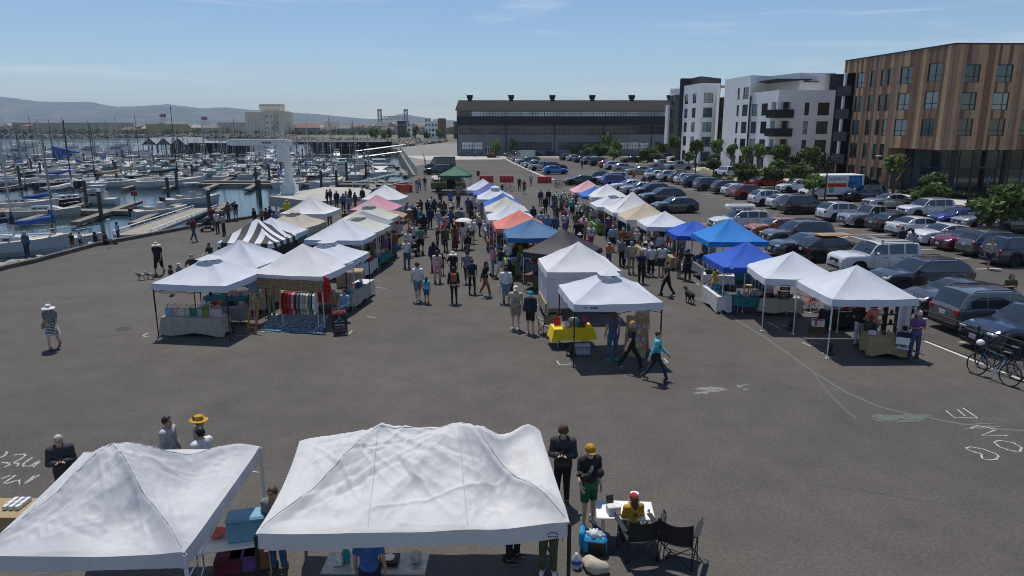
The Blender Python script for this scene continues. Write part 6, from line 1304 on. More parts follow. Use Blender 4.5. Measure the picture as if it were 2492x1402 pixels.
for i,(px,l)in enumerate((((1184,444),'left one of three red plastic barriers'),((1233,444),'middle one of three red plastic barriers'),((1325,446),'right one of three red plastic barriers'),((984,468),'red barrier beside the white gangway'))):
 p=G(*px);r=EMPTY('traffic_barrier',p,R(0),l,'barrier','red barriers');m=MB();K=[[(x,y,z)for x in(-1.0,-.6,-.2,.2,.6,1.0)]for y,z in((-.24,.0),(-.24,.12),(-.17,.32),(-.12,.9),(-.05,.97),(.05,.97),(.12,.9),(.17,.32),(.24,.12),(.24,0))];m.grid(K,flip=False);m.add([q[0]for q in K],[tuple(range(10))]);m.add([q[-1]for q in K],[tuple(range(9,-1,-1))]);m.ob('shell',BARR,r)
 for x in(-.55,0,.55):m=MB();m.lathe([(0,0),(.06,0),(.06,.012),(0,.012)],10,(x,-.15,.62),axis='Y');m.ob('plug',WHITE,r)
# ==== MARINA
GEL=mat('white_gelcoat',(.53,.53,.51),.35,var=.12,scale=.8,spec=.5);CREAMG=mat('cream_deck',(.43,.40,.33),.6,var=.15);DKHULL=mat('dark_navy_hull',(.02,.024,.035),.3,var=.05);TEAK=mat('teak_trim',(.18,.10,.05),.6,var=.2);MASTM=mat('grey_mast',(.30,.30,.30),.4,.3,var=.05);MASTW=mat('white_mast',(.52,.52,.50),.4,var=.05);MASTD=mat('dark_mast',(.055,.045,.04),.6,var=.1)
COV={k:mat('sail_cover_'+k,c,.8,var=.2,scale=2)for k,c in dict(blue=(.02,.085,.28),navy=(.015,.022,.06),black=(.015,.015,.017),green=(.012,.11,.07),teal=(.03,.25,.26),white=(.55,.55,.53),purple=(.06,.04,.14),tan=(.3,.24,.16)).items()}
def hull_mesh(L,beam,fb,bow=1.35,full=.72,open_=False,mats=(GEL,CREAMG)):
 n=13;S=[];m=MB()
 for i in range(n):
  s=i/(n-1);b=beam/2*(full+(1-full)*math.sin(min(1,s/.5)*math.pi/2))*max(0,1-max(0,(s-.45)/.55)**2.1);sh=fb*(1+(bow-1)*max(0,(s-.3)/.7)**1.8+.04*(1-s));x=-L/2+L*s+(0.05*L*0)
  rk=.10*L*max(0,s-.6)/.4
  S.append([(x-rk*.8,0,-.45),(x-rk*.55,-b*.62,-.25),(x-rk*.2,-b*.93,sh*.35),(x,-b,sh),(x,-b*.94,sh+.03)])
 for i in range(n-1):
  for j in range(4):
   for s in(1,-1):
    q=[S[i][j],S[i+1][j],S[i+1][j+1],S[i][j+1]];q=[(p[0],p[1]*s,p[2])for p in q];m.add(q if s<0 else q,[(3,2,1,0)if s>0 else(0,1,2,3)],0)
  a,b=S[i][4],S[i+1][4]
  if not(open_ and.08<i/n<.62):m.add([a,b,(b[0],0,b[2]+.06),(a[0],0,a[2]+.06)],[(0,1,2,3)],1);m.add([(a[0],-a[1],a[2]),(b[0],-b[1],b[2]),(b[0],0,b[2]+.06),(a[0],0,a[2]+.06)],[(3,2,1,0)],1)
 t=S[0];m.add([(p[0],p[1],p[2])for p in t]+[(p[0],-p[1],p[2])for p in t[::-1]],[tuple(range(9,-1,-1))],0);
 if open_:m.box((-.12*L,0,fb*.32),(L*.62,beam*.78,.05),0,1)
 return m.mesh('hull',list(mats),ang=40)
def mk_sail(L,hull_m,mastm,tag):
 d={};beam=L*.31;fb=L*.115;d['hull']=hull_mesh(L,beam,fb,mats=(hull_m,CREAMG));z=fb+.05
 m=MB();P=[]
 for x,w,h in((-.16*L,.30*beam,.42),(.02*L,.33*beam,.44),(.14*L,.28*beam,.36),(.24*L,.17*beam,.12),(.27*L,.10*beam,.0)):P.append([(x,-w*1.12,z-.02),(x,-w,z+h),(x,0,z+h+.07),(x,w,z+h),(x,w*1.12,z-.02)])
 m.grid(P,flip=True);m.add(P[0],[(0,1,2,3,4)]);d['cabin']=m.mesh('cabin',GEL,ang=35)
 m=MB();m.bbox((0,0,0),(.42,.03,.15),.012);d['win']=m.mesh('cabin_window',GLASS);d['winp']=[(x*L,s*beam*.345,z+.22)for x in(-.1,-.02,.06)for s in(-1,1)]
 m=MB();m.box((-.31*L,0,z+.03),(.24*L,beam*.42,.02),0,1)
 for s in(-1,1):m.box((-.31*L,s*beam*.29,z+.10),(.26*L,.12,.22))
 d['cockpit']=m.mesh('cockpit',[GEL,TEAK]);H=L*1.08;mx=.10*L
 m=MB();m.tube((mx,0,z+.3),(mx,0,z+H),.075,.055,6);m.tube((mx,-.45,z+H*.55),(mx,.45,z+H*.55),.025,n=4);m.tube((mx,0,z+1.25),(mx-.38*L,0,z+1.3),.05,n=6);d['mast']=m.mesh('mast',mastm)
 m=MB()
 for a,b in(((mx,0,z+H),(L*.48,0,fb*1.4)),((mx,0,z+H),(-L*.49,0,fb)),((mx,-.45,z+H*.55),(mx,-beam*.46,fb)),((mx,.45,z+H*.55),(mx,beam*.46,fb)),((mx,0,z+H),(mx,-.45,z+H*.55)),((mx,0,z+H),(mx,.45,z+H*.55))):m.tube(a,b,.012,n=3,cap=False)
 d['rig']=m.mesh('rigging',STEEL);m=MB();k=9
 m.path([(mx-.06-.37*L*t,0,z+1.42+.30*(1-t)**2-.02+.03*math.sin(t*9))for t in np.linspace(0,1,k)],[.10+.16*math.sin(math.pi*(1-t)*.62+.25)for t in np.linspace(0,1,k)],7);m.tube((mx,0,z+1.3),(mx,0,z+2.3),.17,.09,7);d['cover']=m.mesh('sail_cover',COV['blue'],smooth=True)
 m=MB();zz=fb*1.38
 for s in(-1,1):m.path([(L*.30,s*beam*.30,zz+.45),(L*.42,s*beam*.14,zz+.55),(L*.49,0,zz+.6)],.014,4);m.path([(-L*.30,s*beam*.46,fb+.55),(-L*.48,s*beam*.36,fb+.6),(-L*.49,0,fb+.6)],.014,4);[m.tube((x,s*beam*w,fb),(x,s*beam*w,fb+.58),.013,n=4)for x,w in((-L*.46,.37),(-L*.25,.47),(0,.49),(L*.2,.40),(L*.36,.22))];m.tube((-L*.30,s*beam*.46,fb+.55),(L*.30,s*beam*.30,zz+.45),.008,n=3)
 d['rail']=m.mesh('guard_rail',STEEL);return d
SAIL=[mk_sail(8.4,GEL,MASTM,'a'),mk_sail(9.6,GEL,MASTW,'b'),mk_sail(7.4,CREAMG,MASTM,'c'),mk_sail(9.0,DKHULL,MASTD,'d'),mk_sail(11.0,GEL,MASTD,'e')]
def mk_motor(L):
 d={};beam=L*.34;fb=L*.13;d['hull']=hull_mesh(L,beam,fb,1.3,.86);z=fb;m=MB();P=[]
 for x,w,h in((-.30*L,.40*beam,1.25),(.02*L,.40*beam,1.3),(.10*L,.37*beam,1.22),(.22*L,.30*beam,.45),(.34*L,.14*beam,.12)):P.append([(x,-w*1.05,z-.02),(x,-w,z+h*.55),(x,-w*.92,z+h),(x,0,z+h+.05),(x,w*.92,z+h),(x,w,z+h*.55),(x,w*1.05,z-.02)])
 m.grid(P,flip=True);m.add(P[0],[tuple(range(7))]);d['cabin']=m.mesh('cabin',GEL,ang=35)
 m=MB()
 for s in(-1,1):m.add([(-.26*L,s*(.405*beam),z+.62),(.05*L,s*.405*beam,z+.62),(.01*L,s*.385*beam,z+1.1),(-.24*L,s*.385*beam,z+1.1)],[(0,1,2,3)if s<0 else(3,2,1,0)])
 m.add([(.115*L,-.33*beam,z+1.13),(.19*L,-.30*beam,z+.68),(.19*L,.30*beam,z+.68),(.115*L,.33*beam,z+1.13)],[(0,1,2,3)]);d['win']=m.mesh('cabin_window',GLASS)
 m=MB();m.bbox((-.12*L,0,z+1.62),(.30*L,beam*.62,.5),.1);m.bbox((-.16*L,0,z+2.55),(.26*L,beam*.66,.07),.03)
 for sx in(-.27,-.05):
  for s in(-1,1):m.tube((sx*L,s*beam*.28,z+1.8),(sx*L,s*beam*.28,z+2.55),.03,n=5)
 d['flybridge']=m.mesh('flybridge',GEL);return d
MOTOR=[mk_motor(9.5),mk_motor(12.0)]
def mk_open(L):
 d={};beam=L*.36;fb=L*.14;d['hull']=hull_mesh(L,beam,fb,1.25,.9,True);m=MB();m.bbox((.02*L,0,fb+.35),(.7,.75,.9),.08);d['console']=m.mesh('console',GEL);m=MB();m.add([(.12*L,-.36,fb+.8),(.12*L,.36,fb+.8),(.05*L,.33,fb+1.25),(.05*L,-.33,fb+1.25)],[(0,1,2,3)]);d['windshield']=m.mesh('windshield',GLASS)
 m=MB();m.bbox((0,0,.42),(.5,.34,.45),.1);m.bbox((-.12,0,-.05),(.22,.16,.7),.05);d['motor']=m.mesh('outboard_motor',BLACK);m=MB();m.bbox((-.22*L,0,fb+.2),(.5,beam*.6,.45),.08);d['seat']=m.mesh('seat',CREAMG);m=MB()
 for s in(-1,1):
  for x in(-.08,.1):m.tube((x*L,s*.42,fb),(x*L*.9,s*.42,fb+1.85),.025,n=5)
 m.bbox((.0,0,fb+1.9),(.26*L,1.1,.06),.02);d['ttop']=m.mesh('canopy_top',GEL);d['fb']=fb;d['L']=L;d['beam']=beam;return d
OPENB=[mk_open(6.2),mk_open(7.2)]
def boat(kind,i,x,y,hd,label,cov='blue',near=False,group='boats moored in the marina',twin=False,top=True,sc=1.0):
 root=EMPTY({'s':'sailboat','m':'motor_boat','o':'open_motor_boat'}[kind],(x,y,WZ),R(hd),label,{'s':'sailboat','m':'motor boat','o':'motor boat'}[kind],group)
 if sc!=1:root.scale=(sc,)*3
 if kind=='s':
  d=SAIL[i];OB('hull',d['hull'],root);c=OB('cabin',d['cabin'],root);OB('mast',d['mast'],root);OB('sail_cover',d['cover'],root,mats={0:COV[cov]});OB('rigging',d['rig'],root);OB('cockpit',d['cockpit'],root)
  if near:
   OB('guard_rail',d['rail'],root)
   for q in d['winp']:OB('cabin_window',d['win'],c,loc=q)
 elif kind=='m':
  d=MOTOR[i];OB('hull',d['hull'],root);c=OB('cabin',d['cabin'],root);OB('cabin_window',d['win'],c);OB('flybridge',d['flybridge'],root)
 else:
  d=OPENB[i];OB('hull',d['hull'],root);c=OB('console',d['console'],root);OB('windshield',d['windshield'],c);OB('seat',d['seat'],root)
  for s in((-.32,.32)if twin else(0,)):OB('outboard_motor',d['motor'],root,loc=(-d['L']/2-.12,s,d['fb']*.75))
  if top:OB('canopy_top',d['ttop'],root)
 return root
def bpx(px,z=WZ):g=G(px[0],px[1],z);return g.x,g.y
near_list=[('s',0,(112,612),20,'white sailboat with a blue sail cover moored alongside the kerb rocks','blue'),('s',1,(8,622),22,'white sailboat with a navy sail cover cut off by the left edge','navy'),('s',2,(112,530),14,'white sailboat with blue sail cover at the first dock finger from the left','blue'),('s',0,(52,512),18,'cream cabined sailboat with black cover behind the first dock','black'),('s',3,(165,503),60,'dark hulled sailboat behind the first dock','white'),('m',0,(222,500),190,'small white cabin cruiser beside the tall pile of the first dock','sc'),('s',3,(160,458),30,'dark hulled sailboat with a bright blue cover in the second dock','blue'),('s',0,(30,452),15,'broad white sailboat at the left end of the second dock','tan'),('s',2,(222,452),40,'small sailboat beside the dark hulled one in the second dock','navy'),('s',1,(284,458),35,'white sailboat with rust boxes on deck in the second dock','tan'),('s',4,(418,457),40,'white sailboat with a black raised cover at the middle of the second dock','black'),('s',0,(680,455),105,'sailboat with blue cover left of the harbour crane','blue'),('s',2,(728,454),100,'small sailboat with navy cover right of the harbour crane','navy'),('s',1,(802,456),75,'white sailboat with its bow to the concrete platform','white')]
for k,i,px,hd,l,cv_ in near_list:x,y=bpx(px);boat(k,i,x,y,hd,l,cv_,True,sc=.68 if k=='m' else 1.0)
x,y=bpx((392,527));boat('o',0,x,y,50,'open white motor boat with one big outboard beside the ramp',near=True,top=False);x,y=bpx((470,500));boat('o',1,x,y,45,'white centre console boat with twin black outboards',near=True,twin=True)
DZ_=-1.55
def slab(mb,a,b,w,z0=DZ_-.4,z1=DZ_):
 a=Vector(a);b=Vector(b);c=(a+b)/2;d=b-a;mb.box((c.x,c.y,(z0+z1)/2),(d.length,w,z1-z0),math.atan2(d.y,d.x))
pile_m=MB();pile_m.tube((0,0,-5),(0,0,0),.21,n=10);PILE=pile_m.mesh('post',TIMBER,smooth=True,ang=50);pile_m=MB();pile_m.lathe([(.24,0),(.23,.06),(.0,.42)],10);PCAP=pile_m.mesh('cap',WHITE,smooth=True,ang=50)
npile=0;pile_where=''
ORD='first second third fourth fifth sixth seventh eighth ninth tenth eleventh twelfth thirteenth fourteenth fifteenth sixteenth seventeenth eighteenth nineteenth twentieth'.split()+['twenty-%s'%q for q in 'first second third fourth fifth sixth seventh eighth ninth'.split()]+['thirtieth']+['thirty-%s'%q for q in 'first second third fourth fifth sixth'.split()]
def pile(x,y,top=1.2,label=None,cap=True):
 global npile;npile+=1
 r=EMPTY('mooring_pile',(x,y,WZ),0,label or 'dark timber mooring pile, %s'%pile_where,'pile','mooring piles');OB('post',PILE,r,loc=(0,0,top-WZ));
 if cap:OB('cap',PCAP,r,loc=(0,0,top-WZ))
for px,l in(((137,607),'thick mooring pile with white pointed cap beside the children on the kerb'),((212,504),'white capped mooring pile beside the small cabin cruiser'),((412,493),'white capped mooring pile left of the centre console boat'),((635,502),'white capped mooring pile left of the concrete platform'),((783,468),'white capped mooring pile at the bow of the white sailboat')):x,y=bpx(px);pile(x,y,1.25,l)
FD=Vector((.20,-1,0)).normalized()
def dock(name_l,a,b,near,far,flen,sp,w=2.0,start=2.0,piles=True):
 a=Vector((*a,0));b=Vector((*b,0));r=EMPTY('dock',(a.x,a.y,0),0,name_l,'dock','floating docks');mb=MB();slab(mb,Vector((0,0,0)),b-a,w);mb.ob('walkway',WOOD,r);u=(b-a).normalized();L_=(b-a).length;t=start;i=0
 while t<L_:
  p=u*t
  for sgn,on in((1,near),(-1,far)):
   if on:mb=MB();q=p+FD*sgn*(w/2+.03);slab(mb,q,q+FD*sgn*flen,.95,DZ_-.36,DZ_-.004);mb.ob('finger',WOOD,r)
  global pile_where
  if piles and i%2==0:pile_where='%s from the left along the %s dock'%(ORD[i//2],name_l.split()[0]);c=a+p+FD*(flen*.55)*(1 if near else-1)+Vector((.75,0,0));pile(c.x,c.y,random.uniform(.9,1.6),cap=random.random()<.6)
  t+=sp;i+=1
dock('nearest floating dock with open timber fingers',(-62,83.5),(-33.5,81),True,True,9.5,6.2,start=3)
dock('second floating dock crossing the marina behind the crane',(-98,123),(-20,119.5),True,False,9,6.6)
dock('third floating dock, running close behind the second',(-104,129),(-20,125.5),False,True,9,7.2)
for i,yy in enumerate((152,182,212,244)):dock('%s floating dock back in the crowded marina'%('fourth','fifth','sixth','seventh')[i],(-.80*yy,yy+3),(-22-i*7,yy-1),True,True,9,8.8,piles=True)
random.seed(5)
def fleet(y,x0,x1,sp,hd,nm,p_empty=.12):
 x=x0;cnt=0
 while x<x1:
  if random.random()>p_empty:
   k=random.random();cv_=random.choice(('blue','blue','navy','black','white','tan','teal','purple','green','navy'));h_=hd+random.choice((0,180))+random.uniform(-3,3);yy=y+random.uniform(-1,1)
   cnt+=1;od=ORD[cnt-1];nm_='%s boat from left %s'%(od,nm.replace('at the ','at ').replace('of the ','of '))
   if k<.80:i=random.choice((0,0,1,2,2,3,4));boat('s',i,x,yy,h_,'%s sailboat, %s cover, %s'%('dark hulled' if i==3 else('cream' if i==2 else 'white'),cv_,nm_),cv_,y<140,'sailboats moored '+nm,sc=random.uniform(.72,.98))
   elif k<.95:boat('m',random.choice((0,0,1)),x,yy,h_,'white flybridge motor boat, %s'%nm_,group='motor boats moored '+nm,sc=random.uniform(.75,.95))
   else:boat('o',1,x,yy,h_,'small open motor boat, %s'%nm_,group='open boats moored '+nm)
  x+=sp*random.uniform(.9,1.15)
fleet(114.5,-88,-56,6.6,101,'at the near side of the second dock',.35)
fleet(135,-104,-24,4.1,101,'at the far side of the third dock')
fleet(147,-112,-27,4.0,101,'at the near side of the fourth dock');fleet(160,-122,-30,4.1,101,'at the far side of the fourth dock');fleet(175,-134,-32,4.3,101,'at the near side of the fifth dock');fleet(189,-146,-36,4.4,101,'at the far side of the fifth dock')
fleet(205,-156,-40,5.2,101,'at the near side of the sixth dock');fleet(219,-166,-46,5.4,101,'at the far side of the sixth dock');fleet(237,-176,-52,5.8,101,'at the near side of the seventh dock',.25)
for px,sc_,l in(((52,397),1.5,'largest white motor yacht at the left edge of the marina'),((160,389),1.2,'long white motor yacht with a blue awning'),((215,385),1.15,'white motor yacht between the blue awning and the covered berths'),((285,383),1.25,'tall white motor yacht left of the covered berths')):x,y=bpx(px);boat('m',1,x,y,170,l,sc=sc_)
aw=AT(150,355,195);m=MB();m.add([(0,0,0),(7,0,-1.6),(0.3,0,-4.2),(0,2,0),(7,2,-1.6),(.3,2,-4.2)],[(0,1,2),(5,4,3),(0,2,5,3),(1,0,3,4),(2,1,4,5)]);m.ob('awning',COV['blue'],loc=(aw.x-3,195,aw.z),label='bright blue triangular awning over the long white motor yacht',cat='awning')
ROOFP=mat('pale_metal_roof',(.30,.31,.32),.5,.2,var=.1);DARKS=mat('dark_shed_timber',(.035,.033,.03),.9,var=.2)
for i,px in enumerate((364,399,434)):
 c=AT(px,358,262);r=EMPTY('covered_berth',(c.x,262,0),0,'%s of the three gabled covered berths'%('left one','middle one','right one')[i],'boat shed','gabled covered berths');m=MB();w=2.7
 m.add([(-w,0,1.3),(0,0,3.7),(w,0,1.3),(-w,22,1.3),(0,22,3.7),(w,22,1.3)],[(0,3,4,1),(1,4,5,2)]);m.ob('roof',ROOFP,r);m=MB();m.add([(-w+.1,.1,1.25),(w-.1,.1,1.25),(0,.1,3.6)],[(0,1,2)]);m.box((0,21.8,-.4),(2*w-.2,.1,3.4));[m.box((x,y,-.5),(.25,.25,3.6))for x in(-w+.2,w-.2)for y in(.3,7,14,21)];m.ob('frame',DARKS,r)
for(p0,p1,yy,l,zt)in(((458,562),0,262,'long flat roofed covered berth beside the gabled ones',1.9),((720,935),0,268,'long dark covered berth right of the crane',2.1)):
 a=AT(p0[0],350,yy);b=AT(p0[1],350,yy);r=EMPTY('covered_berth',(a.x,yy,0),0,l,'boat shed');W_=b.x-a.x;m=MB();m.box((W_/2,9,zt),(W_,20,.25));m.ob('roof',ROOFP if zt<2 else mat('grey_brown_roof',(.14,.13,.12),.9,var=.1),r);m=MB();m.box((W_/2,18.5,-.3),(W_,.1,4));m.box((W_/2,.2,zt-.45),(W_,.15,.6))
 for k in np.arange(0,W_,4.5):m.box((k,.3,-.4),(.22,.22,4.4))
 m.ob('frame',DARKS,r)
pf=[G(653,477,.45),G(770,492,.45),G(895,476,.45),G(905,464,.45),G(880,457,.45),G(790,455,.45),G(775,458,.45)]
m=MB();m.prism([(p.x,p.y)for p in pf],-.65,.45);r=EMPTY('hoist_platform',(0,0,0),0,'pale concrete platform under the white harbour crane','platform');m.ob('slab',mat('pale_platform_concrete',(.37,.35,.31),.9,var=.15,scale=.6),r)
for px in((705,488),(800,488),(860,480)):q=G(px[0],px[1],.45);m=MB();m.tube((q.x,q.y+1.5,-6),(q.x,q.y+1.5,-.66),.5,n=12);m.ob('pile',TIMBER,r)
q=G(706,471,.45);cr_=EMPTY('harbour_crane',q,R(0),'white steel jib crane standing on the concrete platform','crane');sc_=q.y/1720
base=[(.0,3.0),(0,0)];m=MB();K=[]
for z,w in((0,1.12),(.12,1.10),(.2,1.0),(1.9,.47),(4.0,.44)):K.append([(w*math.cos(t)*(1 if z>.2 else 1),w*math.sin(t),z)for t in np.linspace(math.pi/8,math.pi*2+math.pi/8,9)[:-1]])
m.grid(K,cyc=True,flip=False);m.ob('column',WHITE,cr_)
topz=AT(706,341,q.y).z-.45;bz=AT(706,395,q.y).z-.45;ax=AT(562,345,q.y).x-q.x
m=MB();m.bbox((-.42,0,(topz+bz)/2-.1),(1.25,.95,topz-bz-.3),.08);m.ob('head',WHITE,cr_);m=MB();m.bbox((ax/2+.1,0,topz-.28),(abs(ax)+.9,.7,.58),.03);m.box((ax/2,0,topz+.03),(abs(ax),.8,.05));m.box((ax/2,0,topz-.6),(abs(ax),.8,.05));j_=m.ob('jib',WHITE,cr_)
mb=MB();[mb.box((ax*.42+.16*i_,-.355,topz-.28),(.11,.01,.2))for i_ in range(7)];mb.ob('marking',BLACK,j_);m=MB();m.tube((ax*.9,0,topz-.6),(ax*.9,0,topz-1.6),.02);m.box((ax*.9,0,topz-1.7),(.2,.2,.3));m.ob('hook',BLACK,cr_)
for k in range(4):t=math.pi/4+k*math.pi/2;m=MB();m.box((.72*math.cos(t),.72*math.sin(t),.55),(.8,.05,.9),t);m.ob('gusset',WHITE,cr_)
def gangway(a,b,w,hr,label,m_,truss=True,deck=WOOD,name='gangway'):
 a=Vector(a);b=Vector(b);r=EMPTY(name,a,0,label,'gangway');d=b-a;f=Vector((d.x,d.y,0));n=Vector((-f.y,f.x,0)).normalized()*w/2;m=MB();m.add([n,-n,d-n,d+n]+[v+Vector((0,0,-.18))for v in(n,-n,d-n,d+n)],[(0,1,2,3),(7,6,5,4),(0,4,5,1),(1,5,6,2),(2,6,7,3),(3,7,4,0)]);m.ob('deck',deck,r);k=max(3,int(d.length/2.2))
 for s in(-1,1):
  m=MB();o=n*s;up=Vector((0,0,hr));m.tube(o+up,d+o+up,.05,n=6);m.tube(o+Vector((0,0,.06)),d+o+Vector((0,0,.06)),.06,n=6)
  for i in range(k+1):
   p=d*(i/k)+o;m.tube(p,p+up,.035,n=5)
   if truss and i<k:q=d*((i+1)/k)+o;m.tube(*((p,q+up)if i%2 else(p+up,q)),.03,n=5)
  m.ob('railing',m_,r)
gangway(G(322,571,.1),G(500,506,-1.5),2.6,.32,'broad pale ramp with low white rails leading down to the nearest dock',WHITE,False,mat('worn_ramp_concrete',(.27,.245,.20),.95,var=.2,scale=1))
gangway(G(985,444,.35),G(868,470,-1.4),1.8,1.5,'white truss gangway beside the concrete platform',WHITE)
gangway(G(985,368,.3),G(868,384,-1.4),2.2,2.0,'long grey truss gangway at the end of the pier',STEEL)
def railing(pts,h,sp,label,m_,name='railing'):
 r=EMPTY(name,pts[0],0,label,'railing');o=Vector(pts[0]);m=MB();mp_=MB()
 for a,b in zip(pts,pts[1:]):
  a=Vector(a)-o;b=Vector(b)-o;k=max(1,int((b-a).length/sp))
  for z in(.12,h*.5,h):m.tube(a+Vector((0,0,z)),b+Vector((0,0,z)),.025,n=5)
  for i in range(k+1):p=a.lerp(b,i/k);mp_.tube(p,p+Vector((0,0,h)),.03,n=5)
 m.ob('rail',m_,r);mp_.ob('posts',m_,r)['kind']='stuff'
sw_=[SHORE[11]+Vector((.4,0,.1)),SHORE[12]+Vector((.5,0,.1))];railing([tuple(p)for p in sw_],1.15,1.0,'grey metal railing along the pier beside the docks',STEEL)
m=MB();a=SHORE[11];b=SHORE[12];strip(m,[a,b],.4,-3.5,.12,-.1);m.ob('pier_wall',mat('stained_concrete_wall',(.17,.165,.15),.9,var=.3,scale=.5),kind='structure')
m=MB();a_=G(1000,405)+Vector((3,0,0));b_=G(1010,372)+Vector((2.5,0,0));strip(m,[a_,b_],.15,0,1.3,0);m.ob('parapet',mat('blue_grey_parapet',(.2,.21,.22),.8,var=.1),label='grey parapet wall beside the pier railing',cat='wall')
q=G(329,495,DZ_);r=EMPTY('notice_sign',q,0,'small red notice sign standing on the nearest dock','sign');m=MB();m.tube((0,0,0),(0,0,1.0),.05);m.ob('post',TIMBER,r);m=MB();m.box((0,0,1.2),(.75,.05,.55));m.ob('panel',mat('faded_red_sign',(.22,.05,.04),.7,var=.2),r)
q=G(973,478);q2=G(1003,466);r=EMPTY('safety_fence',q,math.atan2((q2-q).y,(q2-q).x),'orange plastic safety netting beside the white gangway','fence');W_=(q2-q).length;m=MB()
for k in range(8):m.box((W_/2,0,.1+k*.14),(W_,.012,.04))
for k in np.arange(0,W_,.16):m.box((k,0,.6),(.035,.012,1.1))
m.ob('netting',mat('orange_netting',(.55,.11,.05),.7),r);m=MB();[m.tube((k,0,0),(k,0,1.3),.03)for k in(0,W_)];m.ob('posts',TIMBER,r)
# ==== TREES AND PLANTS
def leaf_mat(name,c,c2):
 m,t,b,N_,L_=nodes_of(name);g=N_('ShaderNodeTexCoord').outputs['Object']
 c_=mix_n(N_,L_,rng_n(N_,L_,noise_n(N_,L_,g,2.4,4,.7),.40,.60,0,1),c,c2);L_(c_,b.inputs['Base Color']);b.inputs['Roughness'].default_value=.6;b.inputs['Specular IOR Level'].default_value=.3
 tr=N_('ShaderNodeBsdfTranslucent');L_(c_,tr.inputs[0]);ms=N_('ShaderNodeMixShader');ms.inputs[0].default_value=.3;L_(b.outputs[0],ms.inputs[1]);L_(tr.outputs[0],ms.inputs[2]);L_(ms.outputs[0],t.nodes['Material Output'].inputs[0]);return m
LEAF=dict(mid=leaf_mat('green_leaves',(.06,.10,.028),(.135,.18,.05)),bright=leaf_mat('bright_green_leaves',(.11,.17,.035),(.22,.28,.07)),dark=leaf_mat('dark_leaves',(.028,.046,.022),(.065,.09,.04)),bronze=leaf_mat('bronze_leaves',(.10,.095,.035),(.22,.17,.07)),red=leaf_mat('reddish_grass',(.16,.06,.035),(.25,.13,.06)),straw=leaf_mat('straw_grass',(.25,.23,.10),(.34,.30,.14)))
BARK=mat('bark',(.10,.075,.055),.9,var=.3,scale=6)
def crown_mesh(seed,n,rx,rz,clumps,leaf,hollow=.35,flat=1.0):
 r=np.random.default_rng(seed);V=np.zeros((n*4,3));cs=r.normal(size=(clumps,3));cs/=np.linalg.norm(cs,axis=1)[:,None];cs*=(r.random(clumps)**.4)[:,None]*.78;cr=r.uniform(.22,.42,clumps)
 k=r.integers(0,clumps,n);d=r.normal(size=(n,3));d/=np.linalg.norm(d,axis=1)[:,None];p=cs[k]+d*(cr[k]*(hollow+(1-hollow)*r.random(n)**.5))[:,None];p*=np.array([rx,rx,rz])
 a=r.normal(size=(n,3))+d*.3;a/=np.linalg.norm(a,axis=1)[:,None];b=np.cross(a,d+r.normal(size=(n,3))*.6);b/=np.linalg.norm(b,axis=1)[:,None];s=leaf*r.uniform(.6,1.3,n)[:,None];a=a*s;b=b*s*.55
 V[0::4]=p-a;V[1::4]=p+b;V[2::4]=p+a;V[3::4]=p-b;me=bpy.data.meshes.new('crown');me.from_pydata(V.tolist(),[],[(4*i,4*i+1,4*i+2,4*i+3)for i in range(n)]);me.materials.append(LEAF['mid']);me.update();return me
CROWN=dict(oval=[crown_mesh(s,1700,1,1.25,17,.15,.3)for s in(1,2)],broad=[crown_mesh(s,2300,1,.72,19,.13,.3)for s in(3,4)],thin=[crown_mesh(s,900,.8,1.4,18,.15,.1)for s in(5,6)],bush=[crown_mesh(s,900,1,.6,16,.15)for s in(7,8)],grass=[])
def tuft(seed):
 r=random.Random(seed);m=MB()
 for i in range(90):t=r.random()*6.28;q=r.random()*.35;l=r.uniform(.5,1.0);m.add([(q*math.cos(t)-.02,q*math.sin(t),0),(q*math.cos(t)+.02,q*math.sin(t),0),((q+.3)*math.cos(t),(q+.3)*math.sin(t),l)],[(0,1,2)])
 return m.mesh('blades',LEAF['straw'])
TUFT=[tuft(1),tuft(2)]
def trunk_mesh(seed):
 r=random.Random(seed);m=MB();m.path([(0,0,0),(.03,.02,.3),(-.02,.03,.6),(0,0,1.0)],[.05,.04,.035,.022],7)
 for k in range(6):t=r.random()*6.28;z=r.uniform(.42,.85);m.path([(0,0,z),(.16*math.cos(t),.16*math.sin(t),z+.12),(.30*math.cos(t),.30*math.sin(t),z+.26)],[.02,.014,.006],5)
 return m.mesh('trunk',BARK)
TRUNK=[trunk_mesh(1),trunk_mesh(2)]
ntree=0
def tree(px,h,kind,lf,rad,label,group='trees around the parking lot',loc=None,lift=None):
 global ntree;ntree+=1;p=Vector(loc)if loc is not None else G(*px);r=EMPTY('tree',p,random.random()*6,label,'tree',group);rz={'oval':1.25,'broad':.72,'thin':1.4,'bush':.6}[kind]*rad;cz=h-rz*.95 if lift is None else lift
 OB('trunk',TRUNK[ntree%2],r,scale=(h*.9,h*.9,cz+rz*.25));OB('crown',CROWN[kind][ntree%2],r,loc=(0,0,cz),scale=rad,mats={0:LEAF[lf]});return r
def ft(px,ytop,d):a=AT(px,ytop,d);return(a.x,d,0),a.z
